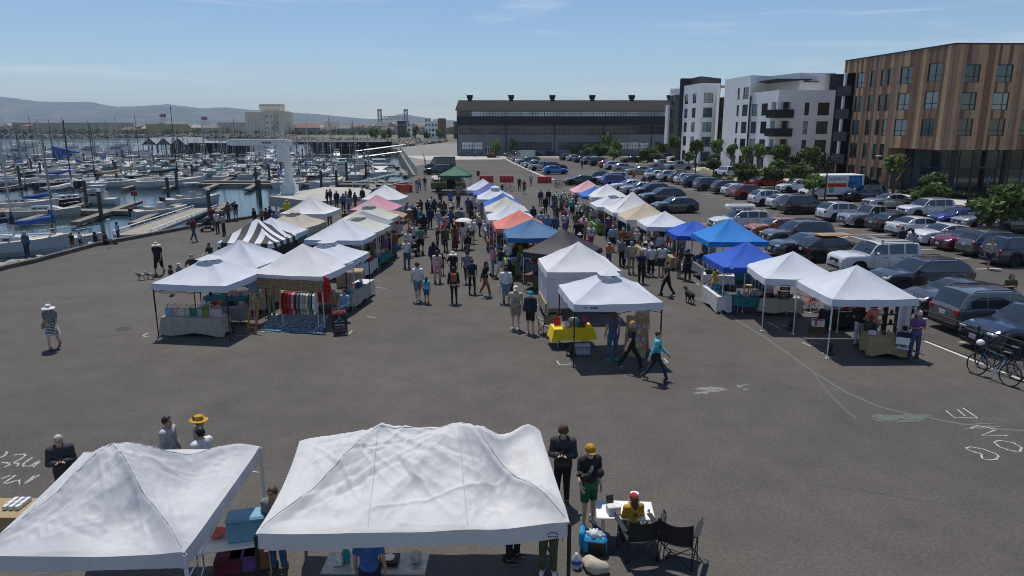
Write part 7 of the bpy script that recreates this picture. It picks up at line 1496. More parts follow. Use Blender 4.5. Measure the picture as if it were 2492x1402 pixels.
for px,yt,d,lf,kd,rad,l in((1645,324,146,'mid','oval',1.7,'street tree at the left end of the row before the flats'),(1697,329,138,'mid','oval',1.75,'second street tree from the left before the flats'),(1748,331,130,'bright','oval',1.6,'bright street tree before the wood-clad bay'),(1783,341,124,'mid','oval',1.35,'slim street tree right of the wood-clad bay'),(1818,348,118,'bright','oval',1.4,'street tree at the left corner of the pale flats'),(1850,339,112,'bright','oval',1.4,'tall street tree left of the corner balconies'),(1900,342,104,'mid','oval',1.8,'full street tree below the corner balconies'),(1940,361,104,'dark','thin',1.5,'dark open tree between two street trees'),(1973,346,99,'mid','oval',1.9,'street tree at the right end of the pale flats'),(2012,361,96,'dark','thin',1.5,'dark open tree before the balconies of the brown flats'),(2185,363,76,'bright','oval',1.4,'slim tree in front of the dark glass ground floor')):
 q,h=ft(px,yt,d);tree(None,h*.96,kd,lf,rad*.82,l,loc=q)
TR=[((1939,462),3.4,'broad','mid',2.0,'round lot tree left of the box truck'),((1884,460),3.7,'broad','mid',1.9,'lot tree above the red saloon'),((1812,449),3.0,'broad','mid',1.9,'low spreading lot tree above the black crossover'),((1734,436),3.8,'broad','mid',1.7,'lot tree above the white boxy SUV'),((1975,494),3.0,'broad','bright',1.25,'small lot tree in front of the box truck cab'),((2262,512),3.5,'broad','mid',2.15,'large round lot tree behind the white SUV'),((2428,582),3.9,'broad','mid',2.3,'wide low tree at the right edge of the lot'),((2505,560),3.2,'broad','mid',1.8,'low tree cut off by the right edge'),((1206,383),5.4,'thin','bright',1.9,'bright young tree right of the warehouse door'),((1251,380),4.6,'thin','bright',1.9,'bright young tree second from the warehouse door'),((1324,376),6.2,'oval','dark',2.0,'dark tree left of centre before the warehouse'),((1421,376),6.2,'oval','dark',1.9,'dark tree in the middle before the warehouse'),((1475,380),7.0,'thin','bright',2.0,'tall bright tree before the warehouse'),((1501,384),5.0,'thin','bright',2.0,'bright tree right of the tall bright one'),((1460,386),3.6,'broad','mid',2.4,'low green tree before the tall bright one'),((1427,382),3.2,'broad','mid',2.0,'low green tree below the dark middle tree'),((1398,380),2.8,'oval','mid',1.1,'small green tree left of the dark middle tree'),((1545,378),5.8,'thin','bronze',2.2,'tan leaved tree before the warehouse'),((1575,378),5.6,'oval','dark',1.9,'dark tree right before the warehouse'),((1609,384),3.8,'broad','mid',2.0,'green tree beside the charcoal flats'),((1580,398),3.4,'broad','mid',2.6,'wide green lot tree left of the silver pickups'),((1630,384),5.2,'oval','mid',1.2,'narrow tree at the corner of the charcoal flats'),((1492,398),3.0,'broad','bright',1.5,'small bright lot tree among the far cars'),((1676,405),2.8,'broad','mid',1.3,'small lot tree right of the silver pickup')]
for t in TR:tree(*t)
def shrub(px,rad,lf,label,kind='bush',group='shrubs in the planting strips'):
 p=G(*px);r=EMPTY('shrub',p,random.random()*6,label,'shrub',group);OB('foliage',CROWN['bush'][random.randrange(2)],r,loc=(0,0,rad*.35),scale=rad,mats={0:LEAF[lf]})
for i in range(22):t=i/21;shrub((1690+345*t,405+40*t+random.uniform(-2,2)),random.uniform(.7,1.2),random.choice(('mid','dark','straw')),'low shrub in the bed along the pale flats')
for i in range(16):shrub((2190+19*i,472+1.4*i),random.uniform(.7,1.1),'dark','low dark shrub below the glass ground floor')
for q in((1290,380),(1312,380),(1336,379),(1195,384)):shrub(q,1.4,'red','reddish grass clump before the warehouse')
for i in range(26):a=(1560,408)if i%2 else(1770,440);shrub((a[0]+random.uniform(-60,90),a[1]+random.uniform(-8,12)),random.uniform(.5,.9),random.choice(('mid','straw','mid')),'low planting in the islands between the car rows')
def island(pts,label='planting_island'):
 P=[G(*p)for p in pts];m=MB();m.prism([(p.x,p.y)for p in P],-.05,.14);o=m.ob('planting_island',CONC,kind='structure');c=sum(P,Vector())/len(P);m=MB();m.prism([((p.x-c.x)*.93+c.x,(p.y-c.y)*.93+c.y)for p in P],.1,.17);m.ob('planting_bed',mat('bark_mulch_and_grass',(.12,.12,.05),1,var=.5,scale=1.5),o)
island([(2380,590),(2520,602),(2560,585),(2400,572)]);island([(2215,520),(2310,530),(2330,515),(2240,505)]);island([(1770,448),(1975,474),(1990,462),(1790,440)]);island([(1545,402),(1620,408),(1630,400),(1560,394)]);island([(1690,418),(1790,440),(1810,436),(1710,412)]);island([(1950,498),(2005,505),(2010,494),(1960,489)]);island([(1440,384),(1530,392),(1540,384),(1450,379)])
m=MB();kp=[G(*p)for p in((1215,377),(1224,386),(1245,398),(1275,412),(1310,428),(1345,440))];strip(m,kp,.5,-.05,.15,0);m.ob('curved_kerb',SIDEWALK,kind='structure')
for a,b,n in(((2455,655),(1640,447),20),):
 A_,B_=G(*a),G(*b)
 for i in range(n):p=A_.lerp(B_,i/(n-1))+Vector((-1.9,0,0));ribbon('painted_line',[p,p+Vector((4.2,.5,0))],.11,LINE)
A_,B_=G(2492,905),G(1700,545)
for i in range(12):p=A_.lerp(B_,i/11);ribbon('painted_line',[p,p+Vector((4.6,.5,0))],.11,LINE)
pxr('painted_line',[(2250,830),(2330,862),(2420,898),(2530,942)],.12,LINE,.006)
for q in(((2013,570),(2060,580)),((2030,566),(2066,575)),((2005,560),(2110,584)),((2045,580),(2075,572))):pxr('painted_line',q,.1,LINE)
for i in range(6):pxr('painted_line',[(1660+i*14,545+i*6),(1730+i*14,548+i*6)],.1,LINE)
# ==== LAMPS, SIGNS, FENCE
def lamp(base,top,label,mm,arm=-1):
 b=G(*base);t=AT(top[0],top[1],b.y);h=t.z;r=EMPTY('lamp_post',b,0,label,'lamp post','lamp posts');m=MB();m.tube((0,0,0),(0,0,h),.09,.06,8);m.lathe([(.2,0),(.2,.25),(.0,.26)],10);m.ob('pole',mm,r);m=MB();m.box((arm*.55,0,h-.03),(1.1,.09,.07));m.bbox((arm*1.0,0,h-.04),(.75,.36,.12),.03);m.ob('lamp_head',mm,r)
for i,(b,t)in enumerate((((1965,414),(1969,366)),((1873,405),(1875,359)),((1763,396),(1764,352)),((1629,377),(1630,346)),((2149,456),(2157,379)),((2275,450),(2282,381)))):lamp(b,t,'white lamp post %s'%('right of the lower balcony of the pale flats','before the corner balconies','before the wood-clad bay','by the charcoal flats','at the left of the dark glass ground floor','at the middle of the dark glass ground floor')[i],WHITE)
for i,(b,t,a)in enumerate((((2006,492),(2014,381),1),((2352,508),(2366,407),1),((1816,453),(1821,362),1),((1692,423),(1694,372),1),((1554,400),(1557,347),1),((1493,395),(1494,345),1))):lamp(b,t,'black lamp post %s'%('in front of the box truck','at the right, behind the white SUV','above the black crossover','above the teal crossover','far back among the cars','beside the tall bright tree')[i],LEGB,a)
def sign(base,top,label):
 b=G(*base);h=AT(top[0],top[1],b.y).z;r=EMPTY('parking_sign',b,0,label,'sign','blue parking signs');m=MB();m.tube((0,0,0),(0,0,h),.035);m.ob('post',STEEL,r);m=MB();m.box((0,-.05,h-.4),(.40,.03,.7));p_=m.ob('panel',mat('blue_sign',(.03,.12,.42),.5),r);m=MB();m.lathe([(0,0),(.07,0),(0,.004)],8,(0,-.07,h-.22),axis='Y');m.box((.0,-.07,h-.45),(.08,.006,.25));m.box((.06,-.07,h-.5),(.14,.006,.05));m.ob('wheelchair_symbol',WHITE,p_)
sign((2161,463),(2166,407),'blue parking sign left of the dark glass ground floor');sign((2222,448),(2226,412),'blue parking sign before the middle of the glass ground floor');sign((2401,472),(2405,428),'blue parking sign behind the wide low tree')
p=G(2452,505);r=EMPTY('utility_cabinet',p,R(5),'green utility cabinet behind the wide low tree','cabinet');m=MB();m.bbox((0,0,.75),(2.6,1.2,1.5),.05);m.ob('cabinet',mat('green_cabinet',(.02,.22,.16),.5),r);m=MB();m.box((0,-.61,.75),(.03,.02,1.3));m.ob('door_seam',BLACK,r)
fa,fb_=G(2236,822),G(2560,945);d=fb_-fa;r=EMPTY('chain_link_fence',fa,math.atan2(d.y,d.x),'black chain link fence beside the near parked cars','fence');W_=d.length;m=MB();m.tube((0,0,1.12),(W_,0,1.12),.025,n=8);m.ob('top_rail',LEGB,r)
for k in np.arange(0,W_+.1,2.6):m=MB();m.tube((k,0,0),(k,0,1.2),.032,n=8);m.ob('post',LEGB,r)
m=MB();k=-1.1
while k<W_:
 for s in(1,-1):
  x0,x1=(k,k+1.1)if s>0 else(k+1.1,k);z0,z1=.03,1.1;a0,a1=max(0,min(W_,x0)),max(0,min(W_,x1));f=lambda x:z0+(z1-z0)*(x-x0)/(x1-x0);m.tube((a0,s*.004,f(a0)),(a1,s*.004,f(a1)),.0035,n=3,cap=False)
 k+=.10
m.ob('mesh',LEGB,r)
# ==== BICYCLES, DOGS, PRAMS
def bike_parts():
 m=MB();R_=.34
 m.grid([[(math.cos(t)*(R_-.012+.021*math.cos(q)),.021*math.sin(q),math.sin(t)*(R_-.012+.021*math.cos(q)))for q in np.linspace(0,2*math.pi,7)[:-1]]for t in np.linspace(0,2*math.pi,29)],cyc=True);ty=m.mesh('wheel',TYRE,smooth=True);m=MB()
 for k in range(14):t=k*math.pi/7;m.tube((0,.02*(-1)**k,0),(math.cos(t)*.32,0,math.sin(t)*.32),.003,n=3,cap=False)
 m.tube((0,-.04,0),(0,.04,0),.025,n=8);sp=m.mesh('spokes',mat('dark_spokes',(.08,.08,.085),.5,.5,var=0));return ty,sp
BT,BS=bike_parts()
def bicycle(p,ang,col,label,lean=.12,helmet=False):
 r=EMPTY('bicycle',p,ang,label,'bicycle','bicycles');r.rotation_euler=(lean,0,ang);r.scale=(1.06,)*3;a,b=-.52,.54
 for x in(a,b):w=OB('wheel',BT,r,loc=(x,0,.345));OB('spokes',BS,w)
 m=MB();bb=(-.08,0,.30);st=(-.24,0,.82);hd=(.36,0,.86);hl=(.40,0,.72)
 for q0,q1,rr in((bb,st,.018),(st,hd,.017),(bb,hl,.021),(bb,(a,0,.345),.012),(st,(a,0,.345),.011),(hd,hl,.02),(hl,(b,0,.345),.014)):m.tube(q0,q1,rr,n=7)
 m.ob('frame',mat('bike_frame_'+label[:8].replace(' ','_'),col,.35,coat=.6,var=0),r);m=MB();m.bbox((-.30,0,.97),(.27,.15,.06),.025);m.tube(st,(-.28,0,.95),.013);m.ob('saddle',BLACK,r);m=MB();m.path([(.30,-.30,1.0),(.36,-.16,1.03),(.35,0,1.0),(.36,.16,1.03),(.30,.30,1.0)],.013,6);m.tube(hd,(.35,0,1.0),.014);m.ob('handlebar',BLACK,r)
 m=MB();m.lathe([(.0,-.005),(.10,-.005),(.10,.005),(0,.005)],14,(-.08,.06,.30),axis='Y');m.tube((-.08,.05,.30),(-.02,.08,.14),.01);m.tube((-.08,-.05,.30),(-.14,-.08,.46),.01);m.ob('crank',STEEL,r);return r
a,b=G(2372,912),G(2452,940);ang=math.atan2((b-a).y,(b-a).x);bicycle((a+b)/2,ang+math.pi,(.02,.09,.15),'blue bicycle leaning by the chain link fence',.14);a2,b2_=G(2400,905),G(2478,932);bicycle((a2+b2_)/2+Vector((.05,.25,0)),ang+math.pi,(.02,.02,.022),'black bicycle with a white saddle behind the blue one',.16)
bicycle((a2+b2_)/2+Vector((.45,.5,0)),ang+math.pi,(.03,.03,.03),'dark bicycle furthest back in the group by the fence',.15);m=MB();m.lathe([(.12,0),(.125,.05),(.10,.12),(.05,.155),(0,.16)],14,(0,0,0));m.ob('bicycle_helmet',WHITE,loc=((a.x+.1),a.y+.1,1.02),smooth=True,label='white bicycle helmet hung on the blue bicycle',cat='helmet')
bicycle(G(1078,536),R(20),(.1,.1,.11),'grey bicycle held by a person in the left lane',0);bicycle(G(1235,466),R(-20),(.05,.05,.05),'dark bicycle wheeled past the red barriers',0);bicycle(G(1362,458),R(60),(.25,.03,.03),'red bicycle parked by the right barrier',.1);bicycle(G(1352,456),R(70),(.04,.04,.05),'black bicycle parked by the right barrier',.1)
def dog(p,ang,col,label,sc=1.0,fur=None,lie=0):
 def f(q):
  d=cone(q,(-.22,0,.46),(.2,0,.48),.11,.135);d=smin(d,ell(q,(.16,0,.44),(.16,.11,.15)),.05)
  d=smin(d,cone(q,(.26,0,.55),(.38,0,.68),.075,.065),.05);d=smin(d,ell(q,(.42,0,.70),(.085,.07,.07)),.03);d=smin(d,cone(q,(.46,0,.69),(.58,0,.66),.048,.034),.03)
  for s in(-1,1):
   d=smin(d,cone(q,(.40,s*.06,.72),(.36,s*.09,.64),.025,.02),.015);d=smin(d,np.minimum(cone(q,(.19,s*.075,.42),(.18,s*.075,.22),.05,.032),cone(q,(.18,s*.075,.22),(.20,s*.075,.03),.03,.026)),.03)
   d=smin(d,np.minimum(cone(q,(-.20,s*.075,.42),(-.13,s*.08,.27),.075,.042),np.minimum(cone(q,(-.13,s*.08,.27),(-.26,s*.08,.17),.036,.026),cone(q,(-.26,s*.08,.17),(-.23,s*.08,.02),.025,.026))),.03)
  return smin(d,cone(q,(-.30,0,.50),(-.44,0,.36),.03,.014),.03)
 V,F=surf_nets(f,(-.55,-.2,-.02),(.68,.2,.85),.022);c=V[F].mean(1);r=EMPTY('dog',p,ang,label,'dog');m2=fur or col;mi=(np.sin(c[:,0]*11)+np.sin(c[:,2]*13+1)>.7).astype(int)
 OB('body',raw_mesh('body',V*sc,F,[cm(col),cm(m2)],mi),r);m=MB();m.lathe([(.08,-.01),(.085,0),(.08,.01)],10,(.32*sc,0,.62*sc));m.ob('collar',BLACK,r);return r
dog(G(1678,738),R(110),(.02,.019,.018),'black dog on a lead in the right lane',.95);dog(G(345,682),R(195),(.45,.40,.32),'cream and brown dog walked at the left, in front',.62,(.16,.10,.06));dog(G(366,680),R(190),(.42,.38,.31),'cream and brown dog walked at the left, nearest its owner',.6,(.2,.13,.08))
pup=dog((g6.location.x-.10,g6.location.y-.28,1.02),R(215),(.02,.018,.017),'small black puppy carried in a sling',.42)
def pram(p,ang,label,col=(.02,.02,.022)):
 r=EMPTY('pram',p,ang,label,'pram','prams');m=MB();m.bbox((0,0,.62),(.62,.40,.22),.08);m.ob('seat',cm(col),r);m=MB();m.grid([[(-.1+.34*math.cos(t),y,.72+.36*math.sin(t))for y in(-.21,-.1,0,.1,.21)]for t in np.linspace(.2,2.2,7)]);m.ob('hood',cm(col),r,smooth=True);m=MB()
 for s in(-.2,.2):m.tube((-.4,s,.05),(.45,s,.98),.016);m.tube((.38,s,.05),(-.15,s,.62),.016)
 m.tube((.45,-.2,.98),(.45,.2,.98),.018);m.bbox((0,0,.28),(.5,.36,.14),.04);m.ob('frame',BLACK,r)
 for x,y in((-.4,-.24),(-.4,.24),(.38,-.24),(.38,.24)):m=MB();m.lathe([(.0,-.02),(.12,-.02),(.12,.02),(0,.02)],14,(x,y,.12),axis='Y');m.ob('wheel',TYRE,r)
pram(G(505,563),R(-160),'black pram beside the family group at the kerb');pram(G(1013,622),R(70),'dark pram pushed beside the left block');pram(G(1031,560),R(80),'grey pram in the crowd of the left lane',(.12,.12,.13))
q=G(270,592,.24);r=EMPTY('kerb_post',q,0,'thin grey post with a white top on the kerb','post');m=MB();m.tube((0,0,0),(0,0,1.55),.03);m.ob('pole',STEEL,r);m=MB();m.bbox((0,0,1.6),(.2,.12,.1),.03);m.ob('top',WHITE,r)
# ==== FAR TOWN
random.seed(11)
BOD=[mat('far_wall_%d'%i,c,.9,var=.1,scale=.1)for i,c in enumerate(((.42,.39,.33),(.50,.47,.42),(.30,.25,.20),(.35,.32,.30),(.22,.21,.20)))];ROF=[mat('far_roof_%d'%i,c,.9,var=.1,scale=.1)for i,c in enumerate(((.22,.13,.10),(.18,.17,.16),(.34,.31,.28),(.12,.11,.11)))]
hm_=[]
for k in range(4):
 m=MB();w,d_,h=random.uniform(9,16),random.uniform(8,12),random.uniform(3.2,6.5);m.box((0,0,h/2),(w,d_,h));a_=m.mesh('wall',BOD[0]);m=MB();m.add([(-w/2-.4,-d_/2-.4,h),(w/2+.4,-d_/2-.4,h),(w/2+.4,d_/2+.4,h),(-w/2-.4,d_/2+.4,h),(-w/2+1,0,h+2.6),(w/2-1,0,h+2.6)],[(0,1,5,4),(2,3,4,5),(1,2,5),(3,0,4)]);hm_.append((a_,m.mesh('roof',ROF[0])))
for i in range(120):
 Y=random.choice((680,720,780,860,950,1100,1300))+random.uniform(-25,25);px=random.uniform(-30,1120)if i%3 else random.uniform(640,1120);X=(px-1246)/1720*Y
 if Y<700 and 560<px<720:continue
 r=EMPTY('far_house',(X,Y,0),random.uniform(-.5,.5),'low house in the far town beyond the channel','house','houses of the far town');a_,b_=random.choice(hm_);s=random.uniform(.9,1.5);OB('wall',a_,r,mats={0:random.choice(BOD)},scale=s);OB('roof',b_,r,mats={0:random.choice(ROF)},scale=s)
def far_block(px0,px1,ytop,ybase,Y,depth,name,label,m_,cat='building',roof=None):
 a=AT(px0,ybase,Y);b=AT(px1,ybase,Y);t=AT((px0+px1)/2,ytop,Y);r=EMPTY(name,((a.x+b.x)/2,Y,0),0,label,cat);m=MB();W_=b.x-a.x;m.box((0,depth/2,t.z/2),(W_,depth,t.z));m.ob('wall',m_,r);m=MB();m.box((0,depth/2,t.z+.3),(W_+.8,depth+.8,.6));m.ob('roof',roof or ROF[2],r);return r,W_,t.z
far_block(30,300,300,312,700,20,'far_warehouse','long low beige warehouse on the far shore at the left',BOD[0],roof=BOD[1]);far_block(356,438,304,320,660,18,'far_warehouse','low yellow building on the far shore',mat('far_yellow_wall',(.42,.36,.17),.9),roof=mat('far_yellow_roof',(.4,.36,.22),.9));far_block(530,596,300,318,690,20,'far_warehouse','low pale shed left of the cream mill',BOD[1])
CRM=mat('cream_mill_concrete',(.74,.67,.52),.9,var=.1,scale=.1);Y=640;mill=EMPTY('grain_mill',(AT(642,318,Y).x,Y,0),0,'cream concrete grain mill with a stepped tower on the far shore','mill');U_=Y/1720
def mbx(x0,x1,yt,dy,dp,name):
 t=AT(642,yt,Y).z;m=MB();m.box((((x0+x1)/2-642)*U_,dy+dp/2,t/2),((x1-x0)*U_,dp,t));return m.ob(name,CRM,mill),t
mbx(595,690,272,6,24,'main_block');tw_,tz=mbx(626,676,252,10,14,'tower');mbx(676,689,270,3,20,'side_block');
for k in range(6):t=AT(642,273,Y).z;m=MB();m.tube(((600+k*8-642)*U_,5,0),((600+k*8-642)*U_,5,t),1.7,n=12);m.ob('silo',CRM,mill)
mbx(645,665,268,2,10,'stair_block')
for k in range(7):m=MB();m.box(((630+k*7-642)*U_,9.95,tz-1.6),(.8,.1,1.0));m.ob('window',GLASS,tw_)
for k in range(5):
 for j in range(3):m=MB();m.box(((628+k*11-642)*U_,1.9 if 645<628+k*11<665 else 5.9,6+j*5),(1.2,.2,1.4));m.ob('window',GLASS,mill)
def town(px0,px1,ytop,l,cols_):
 Y=455;a=AT(px0,334,Y).x;b=AT(px1,334,Y).x;zt=AT(px0,ytop,Y).z;r=EMPTY('townhouse',((a+b)/2,Y,0),0,l,'townhouse');W_=b-a;n=len(cols_);
 for i,c in enumerate(cols_):
  h=zt-(1.6 if i%2 else 0);m=MB();m.box((-W_/2+W_*(i+.5)/n,6+i*.3,h/2),(W_/n,12,h));w_=m.ob('wall',c,r)
  for z in np.arange(1.6,h-1,3.1):
   for k in(-.25,.25):m=MB();m.box((-W_/2+W_*(i+.5+k)/n,i*.3-.03,z+.6),(W_/n*.26,.12,1.5));m.ob('window',GLASS,w_)
town(968,1012,294,'grey and white townhouse block left of the warehouse',(CHAR,STUCCO));town(1034,1082,288,'white and brown townhouse block next to the warehouse',(STUCCO,STUCCO,BROWNS[0]));town(1104,1118,296,'blue grey townhouse just behind the warehouse corner',(CHAR,))
Y=900;r=EMPTY('lift_bridge',(AT(957,310,Y).x,Y,0),0,'pale steel lift bridge with two towers far behind the marina','bridge');u=Y/1720;BRS=mat('pale_bridge_steel',(.34,.35,.34),.7)
for px,yt in((926,268),(988,268)):
 t=AT(px,yt,Y).z;m=MB();x=(px-957)*u
 for sx in(-2.3,2.3):
  for sy in(-2,2):m.tube((x+sx,sy,0),(x+sx*.8,sy,t),.45,n=4)
 for k in range(8):z=t*k/8;m.tube((x-2.2,-2,z),(x+2.1,-2,z+t/8),.22,n=4);m.tube((x+2.2,-2,z),(x-2.1,-2,z+t/8),.22,n=4);m.tube((x-2.2,-2,z),(x+2.2,-2,z),.25,n=4)
 m.box((x,0,t),(5,5,2));m.ob('tower',BRS,r)
za,zb_=AT(957,291,Y).z,AT(957,283,Y).z;m=MB()
for z in(za,zb_):m.tube((-31*u,-1,z),(31*u,-1,z),.45,n=4)
for k in range(14):x0=(-31+k*62/14)*u;x1=(-31+(k+1)*62/14)*u;m.tube((x0,-1,za),(x1,-1,zb_)if k%2==0 else(x1,-1,za),.25,n=4);m.tube((x0,-1,zb_ if k%2 else za),(x1,-1,za if k%2 else zb_),.25,n=4)
m.ob('lift_span',BRS,r)
for px,py,l in((396,281,'red billboard on posts beyond the channel, left one'),(497,288,'red billboard on posts beyond the channel, right one')):
 t=AT(px,py,760);r=EMPTY('billboard',(t.x,760,0),0,l,'billboard','billboards');m=MB();m.box((0,0,t.z),(6.5,.4,3.2));m.ob('panel',mat('faded_billboard',(.25,.12,.10),.8,var=.3,scale=.4),r);m=MB();m.tube((-1.5,0,0),(-1.5,0,t.z),.25);m.tube((1.5,0,0),(1.5,0,t.z),.25);m.ob('posts',TIMBER,r)
rt=np.random.default_rng(3);n=26000;which=rt.integers(0,620,n);ty_=rt.choice([648,655,690,740,820,930,1080,1300],620)+rt.uniform(-12,12,620);tx=(rt.uniform(-60,1130,620)-1246)/1720*ty_;th=rt.uniform(3,9,620)*np.where(ty_<670,.65,1.0);off=rt.normal(size=(n,3));off/=np.linalg.norm(off,axis=1)[:,None];off*=rt.random(n)[:,None]**.4
c=np.stack([tx[which]+off[:,0]*th[which]*.62,ty_[which]+off[:,1]*th[which]*.5,th[which]*.55+off[:,2]*th[which]*.5],1);V=np.repeat(c,3,0)+rt.normal(size=(n*3,3))*.75;me=bpy.data.meshes.new('far_trees');me.from_pydata(V.tolist(),[],[(3*i,3*i+1,3*i+2)for i in range(n)])
for q in('mid','dark','bronze'):me.materials.append(LEAF[q])
me.polygons.foreach_set('material_index',(which%3).tolist());OB('far_trees',me,label='fringe of green and dark trees along the far shore',cat='trees',kind='stuff')
for i,px in enumerate((905,918,938,952,1000,1018,1046,1076)):p=AT(px,340,418);tree(None,random.uniform(6,8.5),'thin',random.choice(('bright','mid')),2.6,'young tree on the rock bank before the townhouses, %s from the left'%ORD[i],'trees on the rock bank',loc=(p.x,418-i*2.2,0))
# ==== STALLS AND FURNITURE
def table(p,rz,w,d,label,cloth=None,clabel=None,h=.74,drop=.5,topm=None,flare=1.06):
 p=Vector(p);r=EMPTY('folding_table',(p.x,p.y,0),rz,label,'table','market tables');m=MB();m.bbox((0,0,h-.02),(w,d,.04),.012);m.ob('table_top',topm or WHITE,r)
 for sx in(-1,1):
  m=MB()
  for sy in(-1,1):m.tube((sx*(w/2-.15),sy*(d/2-.08),0),(sx*(w/2-.15),sy*(d/2-.08),h-.04),.014)
  m.tube((sx*(w/2-.15),-d/2+.08,.12),(sx*(w/2-.15),d/2-.08,.12),.012);m.ob('leg',STEEL,r)
 if cloth:
  q=EMPTY('tablecloth',(p.x,p.y,0),rz,clabel,'tablecloth','tablecloths');n=10;ring=[]
  for s in range(4):
   for k in range(n):t=k/n*2-1;x,y=((t,-1),(1,t),(-t,1),(-1,-t))[s];ring.append((x*(w/2+.015),y*(d/2+.015),s,k))
  rows=[]
  for k,f in enumerate((0,.33,.66,1)):rows.append([(x*(1+(flare-1)*f)+.02*f*math.sin(i*1.9),y*(1+(flare-1)*f*1.5)+.02*f*math.cos(i*2.3),h+.006-drop*f*(1+.10*math.sin(i*.8+p.x)))for i,(x,y,s,kk)in enumerate(ring)])
  m=MB();m.grid(rows,cyc=True,flip=True);m.add([v for v in rows[0]],[tuple(range(len(ring)))]);m.ob('cloth',cloth,q,smooth=True,ang=50)
 return r
def shp(f):m=MB();f(m);return m.mesh('item',WHITE,ang=40)
ITEM=dict(box=shp(lambda m:m.bbox((0,0,.07),(.22,.16,.14),.01)),card=shp(lambda m:m.box((0,0,.12),(.17,.015,.24),rx=-.2)),jar=shp(lambda m:m.lathe([(.0,0),(.05,0),(.055,.02),(.055,.11),(.035,.13),(.035,.16),(0,.165)],10)),basket=shp(lambda m:m.lathe([(0,0),(.10,0),(.15,.13),(.14,.13),(.1,.03),(0,.03)],12)),pile=shp(lambda m:[m.bbox((.01*math.sin(k),0,.02+.035*k),(.26,.2,.034),.01)for k in range(5)]))
IN=dict(box='box',card='display card',jar='jar',basket='basket',pile='stack of folded cloth');PAL=['white','cream','red','mustard','denim','black','brown','pink','sage','beige','teal','rust','ltgrey']
def item(kind,p,c,where,rz=0,sc=1.0):OB(kind if kind!='pile' else 'cloth_stack',ITEM[kind],None,loc=p,rz=rz,scale=sc,mats={0:cm(CL[c])},label='%s %s %s'%(CN.get(c,c),IN[kind],where),cat='goods',group='goods '+where)
CLO={k:mat('tablecloth_'+k,c,.9,var=.12,scale=5,bump=.3,bscale=9)for k,c in dict(beige=(.36,.33,.27),white=(.55,.55,.54),black=(.02,.02,.024),teal=(.02,.16,.17),lime=(.14,.30,.03),pink=(.5,.3,.32),grey=(.2,.21,.23),tan=(.33,.25,.13),yellow=(.72,.52,.02),brown=(.12,.07,.04)).items()}
random.seed(31)
SHORT=dict(L3='saggy white tent',L4='vented tent behind the clothes',L5='striped tent',L6='tent behind the striped one',L7='large tent of the left block',L8='beige tent',L9='cream tent',L10='grey tent',L11='pale green tent',L12='pink tent',L13='tent behind the pink one',L14='tent near the crane',C1='furthest centre tent',C2='violet tent',C3='vented centre tent',C4='medium blue tent',C5='cream white centre tent',C6='tent behind the coral one',C7='coral tent',C8='steel blue tent',C9='black tent',C10='walled white tent',R1='light pink tent',R2='small deep blue tent',R3='peaked white tent',R4='pale blue vented tent',R5='steep curved tent',R6='tan topped tent',R7='small flat tent',R8='low royal blue tent',R9='sky blue tent',R10='royal blue tent')
for k,nm in SHORT.items():
 r=T[k];rz=r.rotation_euler.z;Q=Matrix.Rotation(rz,3,'Z');o=r.location;side=1 if k[0]=='L' else-1;wh='under the '+nm
 for i,(x,y,w,d,a)in enumerate(((side*1.25,-.1,2.2,.62,math.pi/2),(-.1*side,-1.15,1.9,.62,0))):
  if k=='C10' and i:continue
  c=random.choice(list(CLO))if not(k=='R3' and i==0)else 'lime';c='teal' if c=='yellow' else c;c='brown' if k=='C9' else c
  p=o+Q@Vector((x,y,0));table(p,rz+a,w,d,('side' if i==0 else 'front')+' table '+wh,CLO[c],'%s cloth on the %s table %s'%(c,('side','front')[i],wh),drop=random.uniform(.35,.68))
  for q in range(6 if o.y<45 else 4):u=(q+.5)/(6 if o.y<45 else 4)-.5;pp=p+Matrix.Rotation(rz+a,3,'Z')@Vector((u*w*.9,random.uniform(-.15,.15),.755));item(random.choice(list(ITEM)),pp,random.choice(PAL),wh,rz+a+random.uniform(-.3,.3),random.uniform(.9,1.6))
 m=MB();p=o+Q@Vector((-side*1.1,.5,0))
 if o.y<60:
  rr=EMPTY('clothes_rail',p,rz+math.pi/2,'clothes rail at the back '+wh,'clothes rail','clothes rails');m.tube((-.8,0,1.55),(.8,0,1.55),.016);m.tube((-.8,0,0),(-.8,0,1.55),.016);m.tube((.8,0,0),(.8,0,1.55),.016);m.box((-.8,0,.03),(.04,.5,.03));m.box((.8,0,.03),(.04,.5,.03));m.ob('frame',BLACK,rr);m=MB();[m.bbox((-.7+.1*q,0,1.05),(.05,.42,random.uniform(.7,.95)),.02,mi=q%4)for q in range(15)];m.ob('hanging_clothes',[cm(CL[c])for c in random.sample(PAL,4)],rr)['kind']='stuff'
